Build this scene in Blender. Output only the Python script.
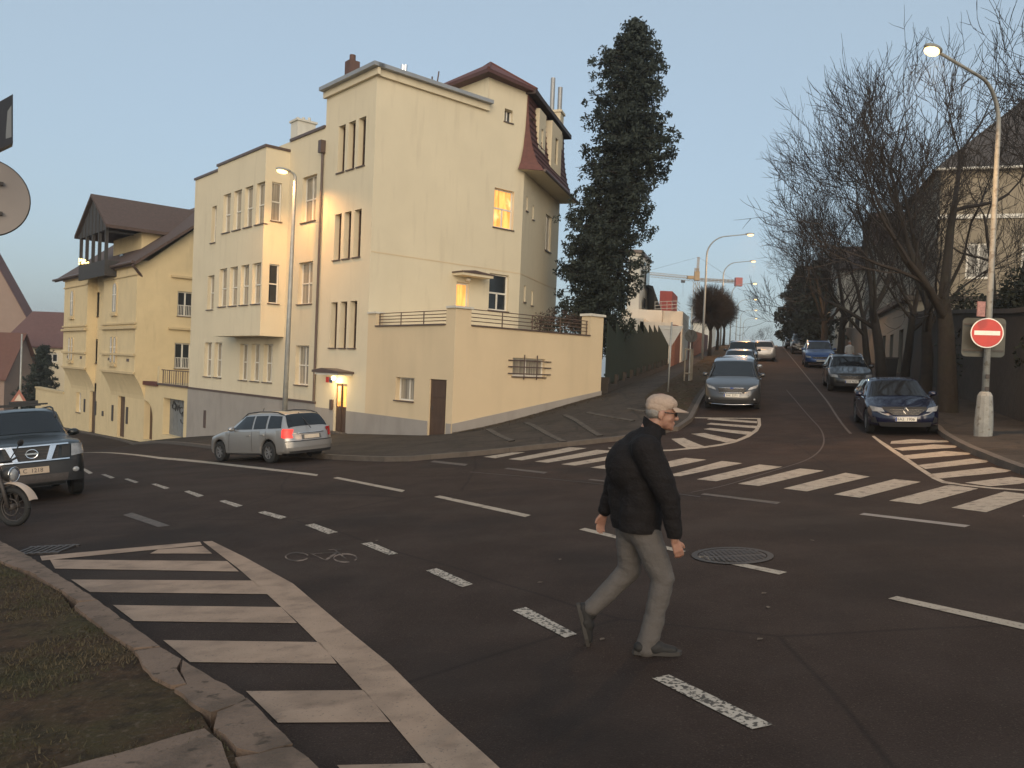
import bpy, bmesh, math, random
from mathutils import Vector, Matrix
import numpy as np

for o in list(bpy.data.objects): bpy.data.objects.remove(o)
SC = bpy.context.scene
COL = SC.collection

# ------------------------------------------------------------------ camera
F=800.0; PIT=math.atan(14/800); ROL=0.04; EYE=1.85
cp,sp,cr,sr=math.cos(PIT),math.sin(PIT),math.cos(ROL),math.sin(ROL)
CF=(0,cp,-sp)
CR=(cr,sr*sp,sr*cp); CU=(-sr,cr*sp,cr*cp)
def ray(px,py):
    a=(px-512)/F; b=(384-py)/F
    return tuple(CR[i]*a+CU[i]*b+CF[i] for i in range(3))
def P(px,py,Y):
    d=ray(px,py); k=Y/d[1]
    return (d[0]*k,Y,EYE+d[2]*k)
def proj(p):
    q=(p[0],p[1],p[2]-EYE)
    x=sum(q[i]*CR[i] for i in range(3)); y=sum(q[i]*CU[i] for i in range(3)); z=sum(q[i]*CF[i] for i in range(3))
    return (512+F*x/z,384-F*y/z)
def sm(x,a,b):
    t=min(1,max(0,(x-a)/(b-a))); return t*t*(3-2*t)
ST=math.radians(17.0)
EX,EY=math.sin(ST),math.cos(ST)
def tc(x,y): return (x*EX+y*EY, x*EY-y*EX)
def XY(t,c): return (EX*t+EY*c, EY*t-EX*c)
def H(x,y):
    xs=x
    m=.085*(xs-.9)-.020*(y-5.4)
    if x<-5: m-=.0024*min(x+5,0)**2 if x>-25 else .0024*400+.096*0*(x)
    if x<-25: m+=(-25-x)*.06
    if x>14: m-=(x-14)*.05
    if m<-7: m=-7-(1-math.exp((m+7)/6))*2
    t,c=tc(x,y)
    tt=min(t,95)
    s=.72+.073*(tt-27)+.022*(max(t,95)-95) if t<400 else 5.684+.022*305
    s+=.02*max(-8,min(c,8))
    w=sm(t,17,33)*sm(c,-12,-4)
    return m*(1-w)+s*w
def G(px,py,off=0.0):
    d=ray(px,py); y=2.0
    prev=2.0
    f=lambda Y:(EYE+d[2]*Y/d[1])-H(d[0]*Y/d[1],Y)-off
    while y<400 and f(y)>0: prev=y; y+=.5
    a,b=prev,y
    for _ in range(30):
        m=(a+b)/2
        if f(m)>0: a=m
        else: b=m
    Y=(a+b)/2
    return (d[0]*Y/d[1],Y,EYE+d[2]*Y/d[1])
class Fac:
    """vertical plane: origin (x,y), direction d, outward normal n"""
    def __init__(s,o,d,off=0.0):
        l=math.hypot(*d); s.d=(d[0]/l,d[1]/l); s.n=(s.d[1],-s.d[0])
        # make the normal face the camera
        if s.n[0]*o[0]+s.n[1]*o[1]>0: s.n=(-s.n[0],-s.n[1])
        s.o=(o[0]+s.n[0]*off,o[1]+s.n[1]*off)
    def off(s,k):
        return Fac((s.o[0]+s.n[0]*k,s.o[1]+s.n[1]*k),s.d)
    def sz(s,px,py):
        r=ray(px,py)
        # o + d*a = r*k
        det=s.d[0]*(-r[1])+s.d[1]*r[0]
        bx,by=-s.o[0],-s.o[1]
        # d*a - r*k = -o
        a=(bx*(-r[1])+by*r[0])/det
        k=((s.o[0]+s.d[0]*a)/r[0]) if abs(r[0])>abs(r[1]) else (s.o[1]+s.d[1]*a)/r[1]
        return (a,EYE+r[2]*k)
    def pt(s,a,z,k=0.0):
        return (s.o[0]+s.d[0]*a+s.n[0]*k, s.o[1]+s.d[1]*a+s.n[1]*k, z)

cam_d = bpy.data.cameras.new('camera'); cam = bpy.data.objects.new('camera', cam_d); COL.objects.link(cam)
cam_d.sensor_width = 36; cam_d.lens = 36*F/1024; cam_d.clip_end = 6000; cam_d.clip_start = .05
cam.matrix_world = Matrix(((CR[0], CU[0], -CF[0], 0), (CR[1], CU[1], -CF[1], 0), (CR[2], CU[2], -CF[2], EYE), (0, 0, 0, 1)))
SC.camera = cam

# ------------------------------------------------------------------ sky, dusk glow, exposure
SUN_EL, SUN_AZ = math.radians(15), math.radians(177)      # azimuth clockwise from +Y: the western glow is behind the camera
w = bpy.data.worlds.new('World'); SC.world = w; w.use_nodes = True
nt = w.node_tree; bg = nt.nodes['Background']
sky = nt.nodes.new('ShaderNodeTexSky'); sky.sky_type = 'NISHITA'; sky.sun_disc = False
sky.sun_elevation = SUN_EL; sky.sun_rotation = SUN_AZ
sky.altitude = 200; sky.air_density = 1.0; sky.dust_density = 4.0; sky.ozone_density = 3.0
nt.links.new(sky.outputs[0], bg.inputs[0]); bg.inputs[1].default_value = 0.078
veil = nt.nodes.new('ShaderNodeBackground'); veil.inputs[0].default_value = (.345, .408, .432, 1); veil.inputs[1].default_value = 1.0   # thin even evening cloud
adds = nt.nodes.new('ShaderNodeAddShader'); nt.links.new(bg.outputs[0], adds.inputs[0]); nt.links.new(veil.outputs[0], adds.inputs[1]); nt.links.new(adds.outputs[0], nt.nodes['World Output'].inputs[0])
sd = bpy.data.lights.new('sun', 'SUN'); sun = bpy.data.objects.new('sun', sd); COL.objects.link(sun)
sd.energy = 2.3; sd.angle = math.radians(60); sd.color = (1, .80, .58)
sv = Vector((math.sin(SUN_AZ)*math.cos(SUN_EL), math.cos(SUN_AZ)*math.cos(SUN_EL), math.sin(SUN_EL)))
sun.rotation_euler = sv.to_track_quat('Z', 'Y').to_euler()
SC.view_settings.view_transform = 'Standard'; SC.view_settings.look = 'None'
SC.view_settings.exposure = 0.0; SC.view_settings.gamma = 1.0
SC.render.engine = 'CYCLES'
SC.cycles.max_bounces = 5; SC.cycles.diffuse_bounces = 3; SC.cycles.glossy_bounces = 3
SC.cycles.sample_clamp_indirect = 4
SC.cycles.use_denoising = True

# ------------------------------------------------------------------ helpers
def tag(o, label=None, cat=None, group=None, kind=None):
    if label: o['label'] = label
    if cat: o['category'] = cat
    if group: o['group'] = group
    if kind: o['kind'] = kind
    return o
def thing(name, loc, label, cat, group=None, rz=0):
    o = bpy.data.objects.new(name, None); COL.objects.link(o); o.location = loc; o.rotation_euler = (0, 0, rz)
    o.empty_display_size = .2
    return tag(o, label, cat, group)
def rootof(o):
    while o.parent: o = o.parent
    return o
def copy_tree(o, parent=None):
    c = o.copy(); COL.objects.link(c)
    if parent: c.parent = parent
    for ch in list(o.children): copy_tree(ch, c)
    return c

class MB:
    def __init__(s): s.v = []; s.f = []
    def add(s, vs, fs):
        b = len(s.v); s.v += [tuple(v) for v in vs]; s.f += [tuple(i+b for i in f) for f in fs]; return s
    def quad(s, a, b, c, d): return s.add([a, b, c, d], [(0, 1, 2, 3)])
    def poly(s, pts): return s.add(pts, [tuple(range(len(pts)))])
    def hexa(s, p):   # 8 points: 4 bottom, 4 top
        return s.add(p, [(3, 2, 1, 0), (4, 5, 6, 7), (0, 1, 5, 4), (1, 2, 6, 5), (2, 3, 7, 6), (3, 0, 4, 7)])
    def box(s, c, d, rz=0.0, ry=0.0, rx=0.0):
        M = Matrix.Rotation(rz, 3, 'Z') @ Matrix.Rotation(ry, 3, 'Y') @ Matrix.Rotation(rx, 3, 'X')
        p = []
        for z in (-.5, .5):
            for x, y in ((-.5, -.5), (.5, -.5), (.5, .5), (-.5, .5)):
                q = M @ Vector((x*d[0], y*d[1], z*d[2])); p.append((c[0]+q.x, c[1]+q.y, c[2]+q.z))
        return s.hexa(p)
    def fbox(s, fc, s0, s1, z0, z1, k0, k1):   # box in facade coordinates, k = distance out of the wall
        p = [fc.pt(a, z, k) for z in (z0, z1) for a, k in ((s0, k0), (s1, k0), (s1, k1), (s0, k1))]
        return s.hexa(p)
    def fprism(s, fc, poly, k0, k1):
        n = len(poly)
        vs = [fc.pt(a, z, k0) for a, z in poly]+[fc.pt(a, z, k1) for a, z in poly]
        return s.add(vs, [tuple(range(n))[::-1], tuple(range(n, 2*n))]+[(i, (i+1) % n, n+(i+1) % n, n+i) for i in range(n)])
    def tube(s, pts, rs, n=6, cap=True):
        pts = [Vector(p) for p in pts]
        if not hasattr(rs, '__len__'): rs = [rs]*len(pts)
        rings = []; up = None
        for i, p in enumerate(pts):
            d = (pts[min(i+1, len(pts)-1)]-pts[max(i-1, 0)])
            if d.length < 1e-9: d = Vector((0, 0, 1))
            d.normalize()
            if up is None:
                up = d.orthogonal().normalized()
            else:
                up = up-d*up.dot(d)
                up = up.normalized() if up.length > 1e-6 else d.orthogonal().normalized()
            v = d.cross(up)
            rings.append([tuple(p+(up*math.cos(2*math.pi*k/n)+v*math.sin(2*math.pi*k/n))*rs[i]) for k in range(n)])
        b = len(s.v)
        for r in rings: s.v += r
        for i in range(len(pts)-1):
            for k in range(n):
                k2 = (k+1) % n
                s.f.append((b+i*n+k, b+i*n+k2, b+(i+1)*n+k2, b+(i+1)*n+k))
        if cap:
            s.f.append(tuple(b+k for k in range(n))[::-1]); s.f.append(tuple(b+(len(pts)-1)*n+k for k in range(n)))
        return s
    def lathe(s, prof, c=(0, 0, 0), n=24, axis='Z'):   # prof (r, h)
        b = len(s.v)
        for r, h in prof:
            for k in range(n):
                a = 2*math.pi*k/n
                if axis == 'Z': s.v.append((c[0]+r*math.cos(a), c[1]+r*math.sin(a), c[2]+h))
                elif axis == 'Y': s.v.append((c[0]+r*math.cos(a), c[1]+h, c[2]+r*math.sin(a)))
                else: s.v.append((c[0]+h, c[1]+r*math.cos(a), c[2]+r*math.sin(a)))
        for i in range(len(prof)-1):
            for k in range(n):
                k2 = (k+1) % n
                s.f.append((b+i*n+k, b+i*n+k2, b+(i+1)*n+k2, b+(i+1)*n+k))
        return s
    def ell(s, c, r, n=12, m=8):
        return s.lathe_ell(c, r, n, m)
    def lathe_ell(s, c, r, n, m):
        b = len(s.v)
        for i in range(m+1):
            t = math.pi*i/m
            for k in range(n):
                a = 2*math.pi*k/n
                s.v.append((c[0]+r[0]*math.sin(t)*math.cos(a), c[1]+r[1]*math.sin(t)*math.sin(a), c[2]+r[2]*math.cos(t)))
        for i in range(m):
            for k in range(n):
                k2 = (k+1) % n
                s.f.append((b+i*n+k, b+(i+1)*n+k, b+(i+1)*n+k2, b+i*n+k2))
        return s
    def grid(s, fn, nu, nv):
        b = len(s.v)
        for i in range(nu+1):
            for j in range(nv+1): s.v.append(tuple(fn(i/nu, j/nv)))
        for i in range(nu):
            for j in range(nv):
                s.f.append((b+i*(nv+1)+j, b+(i+1)*(nv+1)+j, b+(i+1)*(nv+1)+j+1, b+i*(nv+1)+j+1))
        return s
    def build(s, name, mat, parent=None, smooth=False, org=None, auto=None, recalc=False):
        me = bpy.data.meshes.new(name)
        if parent is not None:
            r = rootof(parent); o0 = tuple(r.location)
        elif org is not None: o0 = org
        else:
            if s.v:
                xs = [v[0] for v in s.v]; ys = [v[1] for v in s.v]; zs = [v[2] for v in s.v]
                o0 = ((min(xs)+max(xs))/2, (min(ys)+max(ys))/2, min(zs))
            else: o0 = (0, 0, 0)
        me.from_pydata([(v[0]-o0[0], v[1]-o0[1], v[2]-o0[2]) for v in s.v], [], s.f)
        if recalc:
            bm = bmesh.new(); bm.from_mesh(me); bmesh.ops.recalc_face_normals(bm, faces=bm.faces); bm.to_mesh(me); bm.free()
        me.materials.append(mat)
        if smooth: me.polygons.foreach_set('use_smooth', [True]*len(me.polygons))
        if smooth and auto: me.set_sharp_from_angle(angle=math.radians(auto))
        me.update()
        o = bpy.data.objects.new(name, me); COL.objects.link(o)
        if parent is not None: o.parent = parent
        else: o.location = o0
        return o

# ------------------------------------------------------------------ materials
def mat(name, col, rough=.7, var=.12, scale=3.0, metal=0.0, col2=None, bump=0.0, bscale=None, coat=0.0, spec=None, detail=6, stretch=None, fac2=(.4, .65)):
    m = bpy.data.materials.new(name); m.use_nodes = True
    t = m.node_tree; b = t.nodes['Principled BSDF']
    b.inputs['Roughness'].default_value = rough; b.inputs['Metallic'].default_value = metal
    if coat: b.inputs['Coat Weight'].default_value = coat; b.inputs['Coat Roughness'].default_value = .05
    if spec is not None: b.inputs['Specular IOR Level'].default_value = spec
    tcn = t.nodes.new('ShaderNodeTexCoord'); src = tcn.outputs['Object']
    mp = t.nodes.new('ShaderNodeMapping'); t.links.new(src, mp.inputs[0])
    if stretch: mp.inputs['Scale'].default_value = stretch
    n = t.nodes.new('ShaderNodeTexNoise'); n.inputs['Scale'].default_value = scale; n.inputs['Detail'].default_value = detail; n.inputs['Roughness'].default_value = .6
    t.links.new(mp.outputs[0], n.inputs[0])
    mr = t.nodes.new('ShaderNodeMapRange'); mr.inputs['From Min'].default_value = fac2[0] if col2 else .3; mr.inputs['From Max'].default_value = fac2[1] if col2 else .7
    t.links.new(n.outputs['Fac'], mr.inputs['Value'])
    mx = t.nodes.new('ShaderNodeMix'); mx.data_type = 'RGBA'
    c1 = col; c2 = col2 or tuple(c*(1+var) for c in col)
    if not col2: c1 = tuple(c*(1-var) for c in col)
    mx.inputs[6].default_value = (*c1, 1); mx.inputs[7].default_value = (*c2, 1)
    t.links.new(mr.outputs[0], mx.inputs[0]); t.links.new(mx.outputs[2], b.inputs['Base Color'])
    if bump:
        n2 = t.nodes.new('ShaderNodeTexNoise'); n2.inputs['Scale'].default_value = bscale or scale*8; n2.inputs['Detail'].default_value = 4
        t.links.new(src, n2.inputs[0])
        bp = t.nodes.new('ShaderNodeBump'); bp.inputs['Strength'].default_value = bump; bp.inputs['Distance'].default_value = .02
        t.links.new(n2.outputs['Fac'], bp.inputs['Height']); t.links.new(bp.outputs[0], b.inputs['Normal'])
    m['_mix'] = mx.name
    return m
def overlay(m, col, scale, lo, hi, strength=1.0, stretch=None, tex='noise', detail=5):
    """mixes a second blotchy colour over the material's base colour"""
    t = m.node_tree; b = t.nodes['Principled BSDF']; prev = b.inputs['Base Color'].links[0].from_socket
    tcn = t.nodes.new('ShaderNodeTexCoord'); mp = t.nodes.new('ShaderNodeMapping'); t.links.new(tcn.outputs['Object'], mp.inputs[0])
    if stretch: mp.inputs['Scale'].default_value = stretch
    if tex == 'noise':
        n = t.nodes.new('ShaderNodeTexNoise'); n.inputs['Scale'].default_value = scale; n.inputs['Detail'].default_value = detail; out = n.outputs['Fac']
    else:
        n = t.nodes.new('ShaderNodeTexVoronoi'); n.inputs['Scale'].default_value = scale; out = n.outputs['Distance']
        if tex == 'crack':
            n.feature = 'DISTANCE_TO_EDGE'
            wn = t.nodes.new('ShaderNodeTexNoise'); wn.inputs['Scale'].default_value = scale*2; t.links.new(mp.outputs[0], wn.inputs[0])
            ad = t.nodes.new('ShaderNodeMix'); ad.data_type = 'VECTOR'; ad.inputs[0].default_value = .25
            t.links.new(mp.outputs[0], ad.inputs[4]); t.links.new(wn.outputs['Color'], ad.inputs[5]); t.links.new(ad.outputs[1], n.inputs[0])
    if tex != 'crack': t.links.new(mp.outputs[0], n.inputs[0])
    mr = t.nodes.new('ShaderNodeMapRange'); mr.inputs['From Min'].default_value = lo; mr.inputs['From Max'].default_value = hi; mr.inputs['To Max'].default_value = strength
    t.links.new(out, mr.inputs['Value'])
    mx = t.nodes.new('ShaderNodeMix'); mx.data_type = 'RGBA'; mx.inputs[7].default_value = (*col, 1)
    t.links.new(prev, mx.inputs[6]); t.links.new(mr.outputs[0], mx.inputs[0]); t.links.new(mx.outputs[2], b.inputs['Base Color'])
    return m
def emis(name, col, s, base=(.8, .7, .5)):
    m = mat(name, base, .4, .05); b = m.node_tree.nodes['Principled BSDF']
    b.inputs['Emission Color'].default_value = (*col, 1); b.inputs['Emission Strength'].default_value = s
    return m

asphalt = mat('asphalt', (.031, .0205, .0165), .85, .12, 1.3, bump=.5, bscale=90, col2=(.045, .031, .0255))
overlay(asphalt, (.090, .068, .056), 95, .56, .70, .8); overlay(asphalt, (.012, .010, .009), 75, .56, .70, .6)
overlay(asphalt, (.018, .015, .014), .35, .50, .62, .6)
overlay(asphalt, (.012, .010, .009), .16, .0035, .0, .6, tex='crack'); overlay(asphalt, (.052, .040, .034), 2.2, .55, .75, .35)
overlay(asphalt, (.050, .039, .033), .5, .55, .7, .5, stretch=(.25, 1.6, 1))
asphalt.node_tree.nodes['Principled BSDF'].inputs['Specular IOR Level'].default_value = .15
pave = mat('pavement_asphalt', (.055, .046, .039), .85, .15, .9, bump=.4, bscale=60)
overlay(pave, (.028, .024, .02), .8, .5, .62, .6); overlay(pave, (.10, .085, .07), 100, .56, .72, .6); overlay(pave, (.085, .066, .048), 1.7, .55, .7, .5, detail=12); overlay(pave, (.020, .017, .013), 5, .56, .66, .5, detail=12)
overlay(pave, (.03, .027, .024), .45, .02, .0, .8, tex='crack')
soil = mat('soil', (.060, .037, .022), .95, .3, 1.3, col2=(.046, .040, .018), bump=1.0, bscale=25)
overlay(soil, (.10, .075, .055), 30, .56, .68, .7); overlay(soil, (.022, .016, .011), 6, .5, .62, .6)
for m_ in (pave, soil): m_.node_tree.nodes['Principled BSDF'].inputs['Specular IOR Level'].default_value = .15
concrete = mat('kerb_concrete', (.17, .12, .09), .85, .15, 2.2, bump=.5, bscale=40)
overlay(concrete, (.09, .066, .05), 3.5, .48, .62, .7, detail=14); overlay(concrete, (.045, .034, .024), 11, .60, .68, .8, detail=12); overlay(concrete, (.09, .075, .06), 35, .6, .72, .6)
stone_kerb = mat('kerb_stone', (.085, .070, .058), .8, .2, 4, bump=.4, bscale=40)
paint = mat('road_paint', (.36, .31, .25), .7, .10, 3, bump=.2, bscale=90)
overlay(paint, (.06, .052, .046), 7, .54, .72, .75, detail=12)
overlay(paint, (.07, .06, .055), 45, .58, .68, .7)
paint_warm = mat('road_paint_worn_lamp_tint', (.33, .235, .17), .7, .12, 2.5, bump=.25, bscale=90)  # worn paint; the warmth of sodium lamplight is mixed into its base colour
overlay(paint_warm, (.11, .075, .055), 3.7, .50, .74, .55, detail=15, stretch=(1, 1.5, 1)); overlay(paint_warm, (.12, .085, .065), 1.1, .50, .70, .6, detail=15)
overlay(paint_warm, (.10, .085, .07), 55, .60, .70, .6)
paint_dots = mat('road_paint_dotted', (.42, .37, .31), .7, .08, 3)
overlay(paint_dots, (.05, .045, .04), 34, .50, .57, .95, detail=3)
paint_faint = mat('road_paint_faint', (.095, .078, .068), .8, .2, 5)
overlay(paint_faint, (.05, .045, .04), 14, .48, .6, .8)
for m_ in (paint, paint_warm, paint_dots, concrete): m_.node_tree.nodes['Principled BSDF'].inputs['Specular IOR Level'].default_value = .25
tar = mat('tar', (.022, .02, .019), .6, .1, 4)
seam_mat = mat('seam', (.055, .042, .036), .8, .15, 4)
grass_m = mat('grass_blades', (.046, .044, .020), .9, .3, 3, col2=(.095, .070, .040))
iron = mat('cast_iron', (.05, .042, .038), .6, .2, 20)

stucco = mat('cream_stucco', (.63, .555, .405), .9, .04, .6, bump=.15, bscale=60)
overlay(stucco, (.55, .47, .33), .35, .5, .75, .4, stretch=(1, 1, .35)); overlay(stucco, (.47, .40, .29), 1.4, .55, .8, .5, stretch=(2.2, 2.2, .3))
stucco_low = mat('terrace_stucco', (.60, .48, .315), .9, .04, .6, bump=.15, bscale=60)
overlay(stucco_low, (.47, .38, .25), .5, .52, .75, .45, stretch=(2, 2, .35))
stucco_old = mat('old_yellow_plaster', (.60, .485, .29), .9, .06, .9, bump=.15, bscale=60)
overlay(stucco_old, (.42, .34, .21), 1.1, .55, .75, .5, stretch=(2, 2, .4))
trim_y = mat('plaster_trim', (.52, .41, .24), .85, .06, 2)
plinth_m = mat('grey_plinth', (.30, .275, .25), .9, .07, 1, bump=.2, bscale=50)
overlay(plinth_m, (.20, .18, .16), .8, .5, .75, .5, stretch=(1.6, 1.6, .4))
white_r = mat('white_render', (.55, .53, .47), .9, .05, .7); overlay(white_r, (.38, .36, .31), 1.2, .55, .8, .5, stretch=(2, 2, .4))
white_frame = mat('white_frame', (.66, .63, .56), .5, .04, 5)
brown_frame = mat('brown_wood', (.075, .042, .025), .55, .2, 6, stretch=(1, 1, .2))
brown_metal = mat('brown_sheet_metal', (.09, .06, .05), .45, .12, 4)
grey_metal = mat('zinc_sheet', (.30, .31, .32), .45, .1, 2, metal=.3)
glass_dark = mat('window_glass', (.022, .026, .03), .06, .3, 1.4, spec=.6)
glass_curt = mat('curtained_glass', (.17, .15, .12), .25, .3, 2.0, col2=(.40, .36, .29), coat=.6, stretch=(7, 7, .15))
glass_lit = emis('lit_window', (1.0, .50, .13), 1.5, (.75, .36, .09)); overlay(glass_lit, (.42, .17, .035), 2.2, .42, .62, .8, stretch=(3, 3, .4)); overlay(glass_lit, (.95, .62, .28), 1.1, .5, .65, .7)
tt_ = glass_lit.node_tree; bb_ = tt_.nodes['Principled BSDF']; tt_.links.new(bb_.inputs['Base Color'].links[0].from_socket, bb_.inputs['Emission Color'])
lamp_glow = emis('lamp_glow', (1.0, .60, .20), 4.5)
lamp_far = emis('lamp_glow_far', (1.0, .58, .22), 3.2)
lamp_small = emis('door_lamp_glow', (1.0, .80, .42), 9)
red_tile = mat('red_roof_tiles', (.115, .040, .032), .7, .2, 6)
brown_tile = mat('brown_roof_tiles', (.085, .056, .046), .8, .2, 5)
def rows(m, sc, amt=.5):   # courses of tiles or boards: real bump, horizontal
    t = m.node_tree; b = t.nodes['Principled BSDF']; tcn = t.nodes.new('ShaderNodeTexCoord')
    wv = t.nodes.new('ShaderNodeTexWave'); wv.bands_direction = 'Z'; wv.wave_profile = 'SAW'; wv.inputs['Scale'].default_value = sc
    t.links.new(tcn.outputs['Object'], wv.inputs[0])
    bp = t.nodes.new('ShaderNodeBump'); bp.inputs['Strength'].default_value = amt; bp.inputs['Distance'].default_value = .05
    t.links.new(wv.outputs['Fac'], bp.inputs['Height']); t.links.new(bp.outputs[0], b.inputs['Normal'])
rows(red_tile, 1.0, 1.0); rows(brown_tile, 1.0, .8)
dark_timber = mat('dark_timber', (.035, .032, .030), .7, .2, 4)
pole_grey = mat('galvanised_pole', (.33, .34, .33), .5, .15, 6, metal=.3)
pole_white = mat('painted_pole', (.24, .245, .23), .6, .2, 5); overlay(pole_white, (.12, .10, .08), 9, .56, .66, .7)
bark = mat('bark', (.022, .017, .013), .95, .3, 8, bump=.6, bscale=20); overlay(bark, (.030, .030, .018), 1.5, .5, .7, .5)
twig = mat('twigs', (.020, .016, .014), .9, .2, 6)
needle = mat('needles', (.011, .018, .013), .8, .3, .8, col2=(.028, .038, .028))
hedge_m = mat('hedge_leaves', (.008, .012, .006), .8, .3, 1, col2=(.018, .024, .012))
shrub_m = mat('shrub_leaves', (.07, .035, .03), .8, .3, 2, col2=(.035, .04, .02))
fence_m = mat('green_fence_boards', (.016, .026, .015), .8, .2, 5, stretch=(1, 1, .2))
stonewall = mat('rubble_stone', (.045, .036, .029), .9, .2, 3, bump=.8, bscale=9); overlay(stonewall, (.04, .035, .028), 2.6, .06, .0, .9, tex='crack')
sign_grey = mat('sign_back', (.30, .30, .29), .5, .08, 5); sign_red = mat('sign_red', (.45, .025, .02), .45, .08, 5); sign_white = mat('sign_white', (.75, .74, .70), .45, .05, 5)
tyre_m = mat('tyre_rubber', (.018, .018, .018), .85, .1, 20); rim_m = mat('alloy_rim', (.35, .35, .36), .35, .1, 8, metal=.7)
black_pl = mat('black_plastic', (.018, .018, .019), .55, .1, 20); chrome = mat('chrome', (.65, .66, .68), .18, .05, 5, metal=1)
car_glass = mat('car_glass', (.012, .014, .017), .06, .2, 1, spec=.45)
light_glass = mat('headlight_glass', (.27, .28, .29), .12, .25, 9, coat=.6); tail_glass = mat('tail_light_glass', (.40, .02, .02), .2, .2, 9, coat=.6)
tail_on = emis('tail_light_on', (1.0, .06, .04), 1.0, (.5, .03, .03))
plate_m = mat('number_plate', (.66, .65, .60), .5, .03, 5); ink = mat('plate_ink', (.02, .02, .02), .6, .05, 5)
# ------------------------------------------------------------------ the ground
def drange(a, b, st):
    n = int(round((b-a)/st)); return [a+(b-a)*i/n for i in range(n+1)]
GX = [-1500, -1000, -600, -400, -250, -160, -110, -80, -60, -50]+drange(-44, 30, .5)+[31, 32, 34, 36, 38, 40, 43, 46, 50, 55, 60, 66, 72, 80, 90, 100, 120, 150, 200, 300, 500, 900, 1500]
GY = [-60, -30, -15, -8]+drange(-4, 60, .5)+drange(61, 110, 1)+[112, 115, 118, 122, 126, 130, 136, 142, 150, 160, 170, 180, 200, 220, 250, 300, 350, 400, 500, 700, 1000, 1500, 2500]
def is_road(x, y):
    t, c = tc(x, y)
    if t < 26 and -60 < x < 40 and y > -20: return True
    if x < -3 and y < 75 and x > -60: 
        return (x+2.1)*(-.745)+(y-28.5)*(-.667) > -1.5     # in front of the building line
    return -2.6 < c < 5.5 and t < 330
vid = {}; RV = MB(); GV = MB()
def gv(M, tb, i, j):
    if (i, j) not in tb:
        tb[(i, j)] = len(M.v); M.v.append((GX[i], GY[j], H(GX[i], GY[j])))
    return tb[(i, j)]
ta, tb_ = {}, {}
for i in range(len(GX)-1):
    for j in range(len(GY)-1):
        r = is_road((GX[i]+GX[i+1])/2, (GY[j]+GY[j+1])/2)
        M, tb = (RV, ta) if r else (GV, tb_)
        M.f.append((gv(M, tb, i, j), gv(M, tb, i+1, j), gv(M, tb, i+1, j+1), gv(M, tb, i, j+1)))
tag(RV.build('road', asphalt, org=(0, 0, 0), smooth=True), kind='structure')
tag(GV.build('ground', soil, org=(0, 0, 0), smooth=True), kind='structure')

def drape(poly, off, name, m, thick=0.0, step=1.0, kind='structure', org=None, link=True, wob=0.0):
    """a sheet cut from the polygon (x, y), laid 'off' above the ground"""
    bm = bmesh.new()
    f = bm.faces.new([bm.verts.new((p[0], p[1], 0)) for p in poly])
    bmesh.ops.triangulate(bm, faces=[f])
    xs = [p[0] for p in poly]; ys = [p[1] for p in poly]
    for ax, lo, hi in ((0, min(xs), max(xs)), (1, min(ys), max(ys))):
        v = math.ceil(lo/step)*step
        while v < hi:
            co = [0, 0, 0]; no = [0, 0, 0]; co[ax] = v; no[ax] = 1
            bmesh.ops.bisect_plane(bm, geom=bm.verts[:]+bm.edges[:]+bm.faces[:], plane_co=co, plane_no=no)
            v += step
    bmesh.ops.recalc_face_normals(bm, faces=bm.faces)
    if sum(f.normal.z for f in bm.faces) < 0: bmesh.ops.reverse_faces(bm, faces=bm.faces)
    if thick:
        be = [e for e in bm.edges if e.is_boundary]
        r = bmesh.ops.extrude_edge_only(bm, edges=be)
        low = {v for v in r['geom'] if isinstance(v, bmesh.types.BMVert)}
    else: low = set()
    for v in bm.verts: v.co.z = H(v.co.x, v.co.y)+off-(thick if v in low else 0)
    me = bpy.data.meshes.new(name); bm.to_mesh(me); bm.free(); me.materials.append(m)
    o = bpy.data.objects.new(name, me); COL.objects.link(o)
    if kind: o['kind'] = kind
    return o
def dens(pts, st=.8):
    out = [pts[0]]
    for a, b in zip(pts, pts[1:]):
        d = math.hypot(b[0]-a[0], b[1]-a[1]); n = max(1, int(d/st))
        for i in range(1, n+1): out.append((a[0]+(b[0]-a[0])*i/n, a[1]+(b[1]-a[1])*i/n))
    return out
def smoothline(pts, it=2):
    for _ in range(it):
        o = [pts[0]]
        for a, b in zip(pts, pts[1:]):
            o += [(a[0]*.75+b[0]*.25, a[1]*.75+b[1]*.25), (a[0]*.25+b[0]*.75, a[1]*.25+b[1]*.75)]
        pts = o+[pts[-1]]
    return pts
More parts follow.
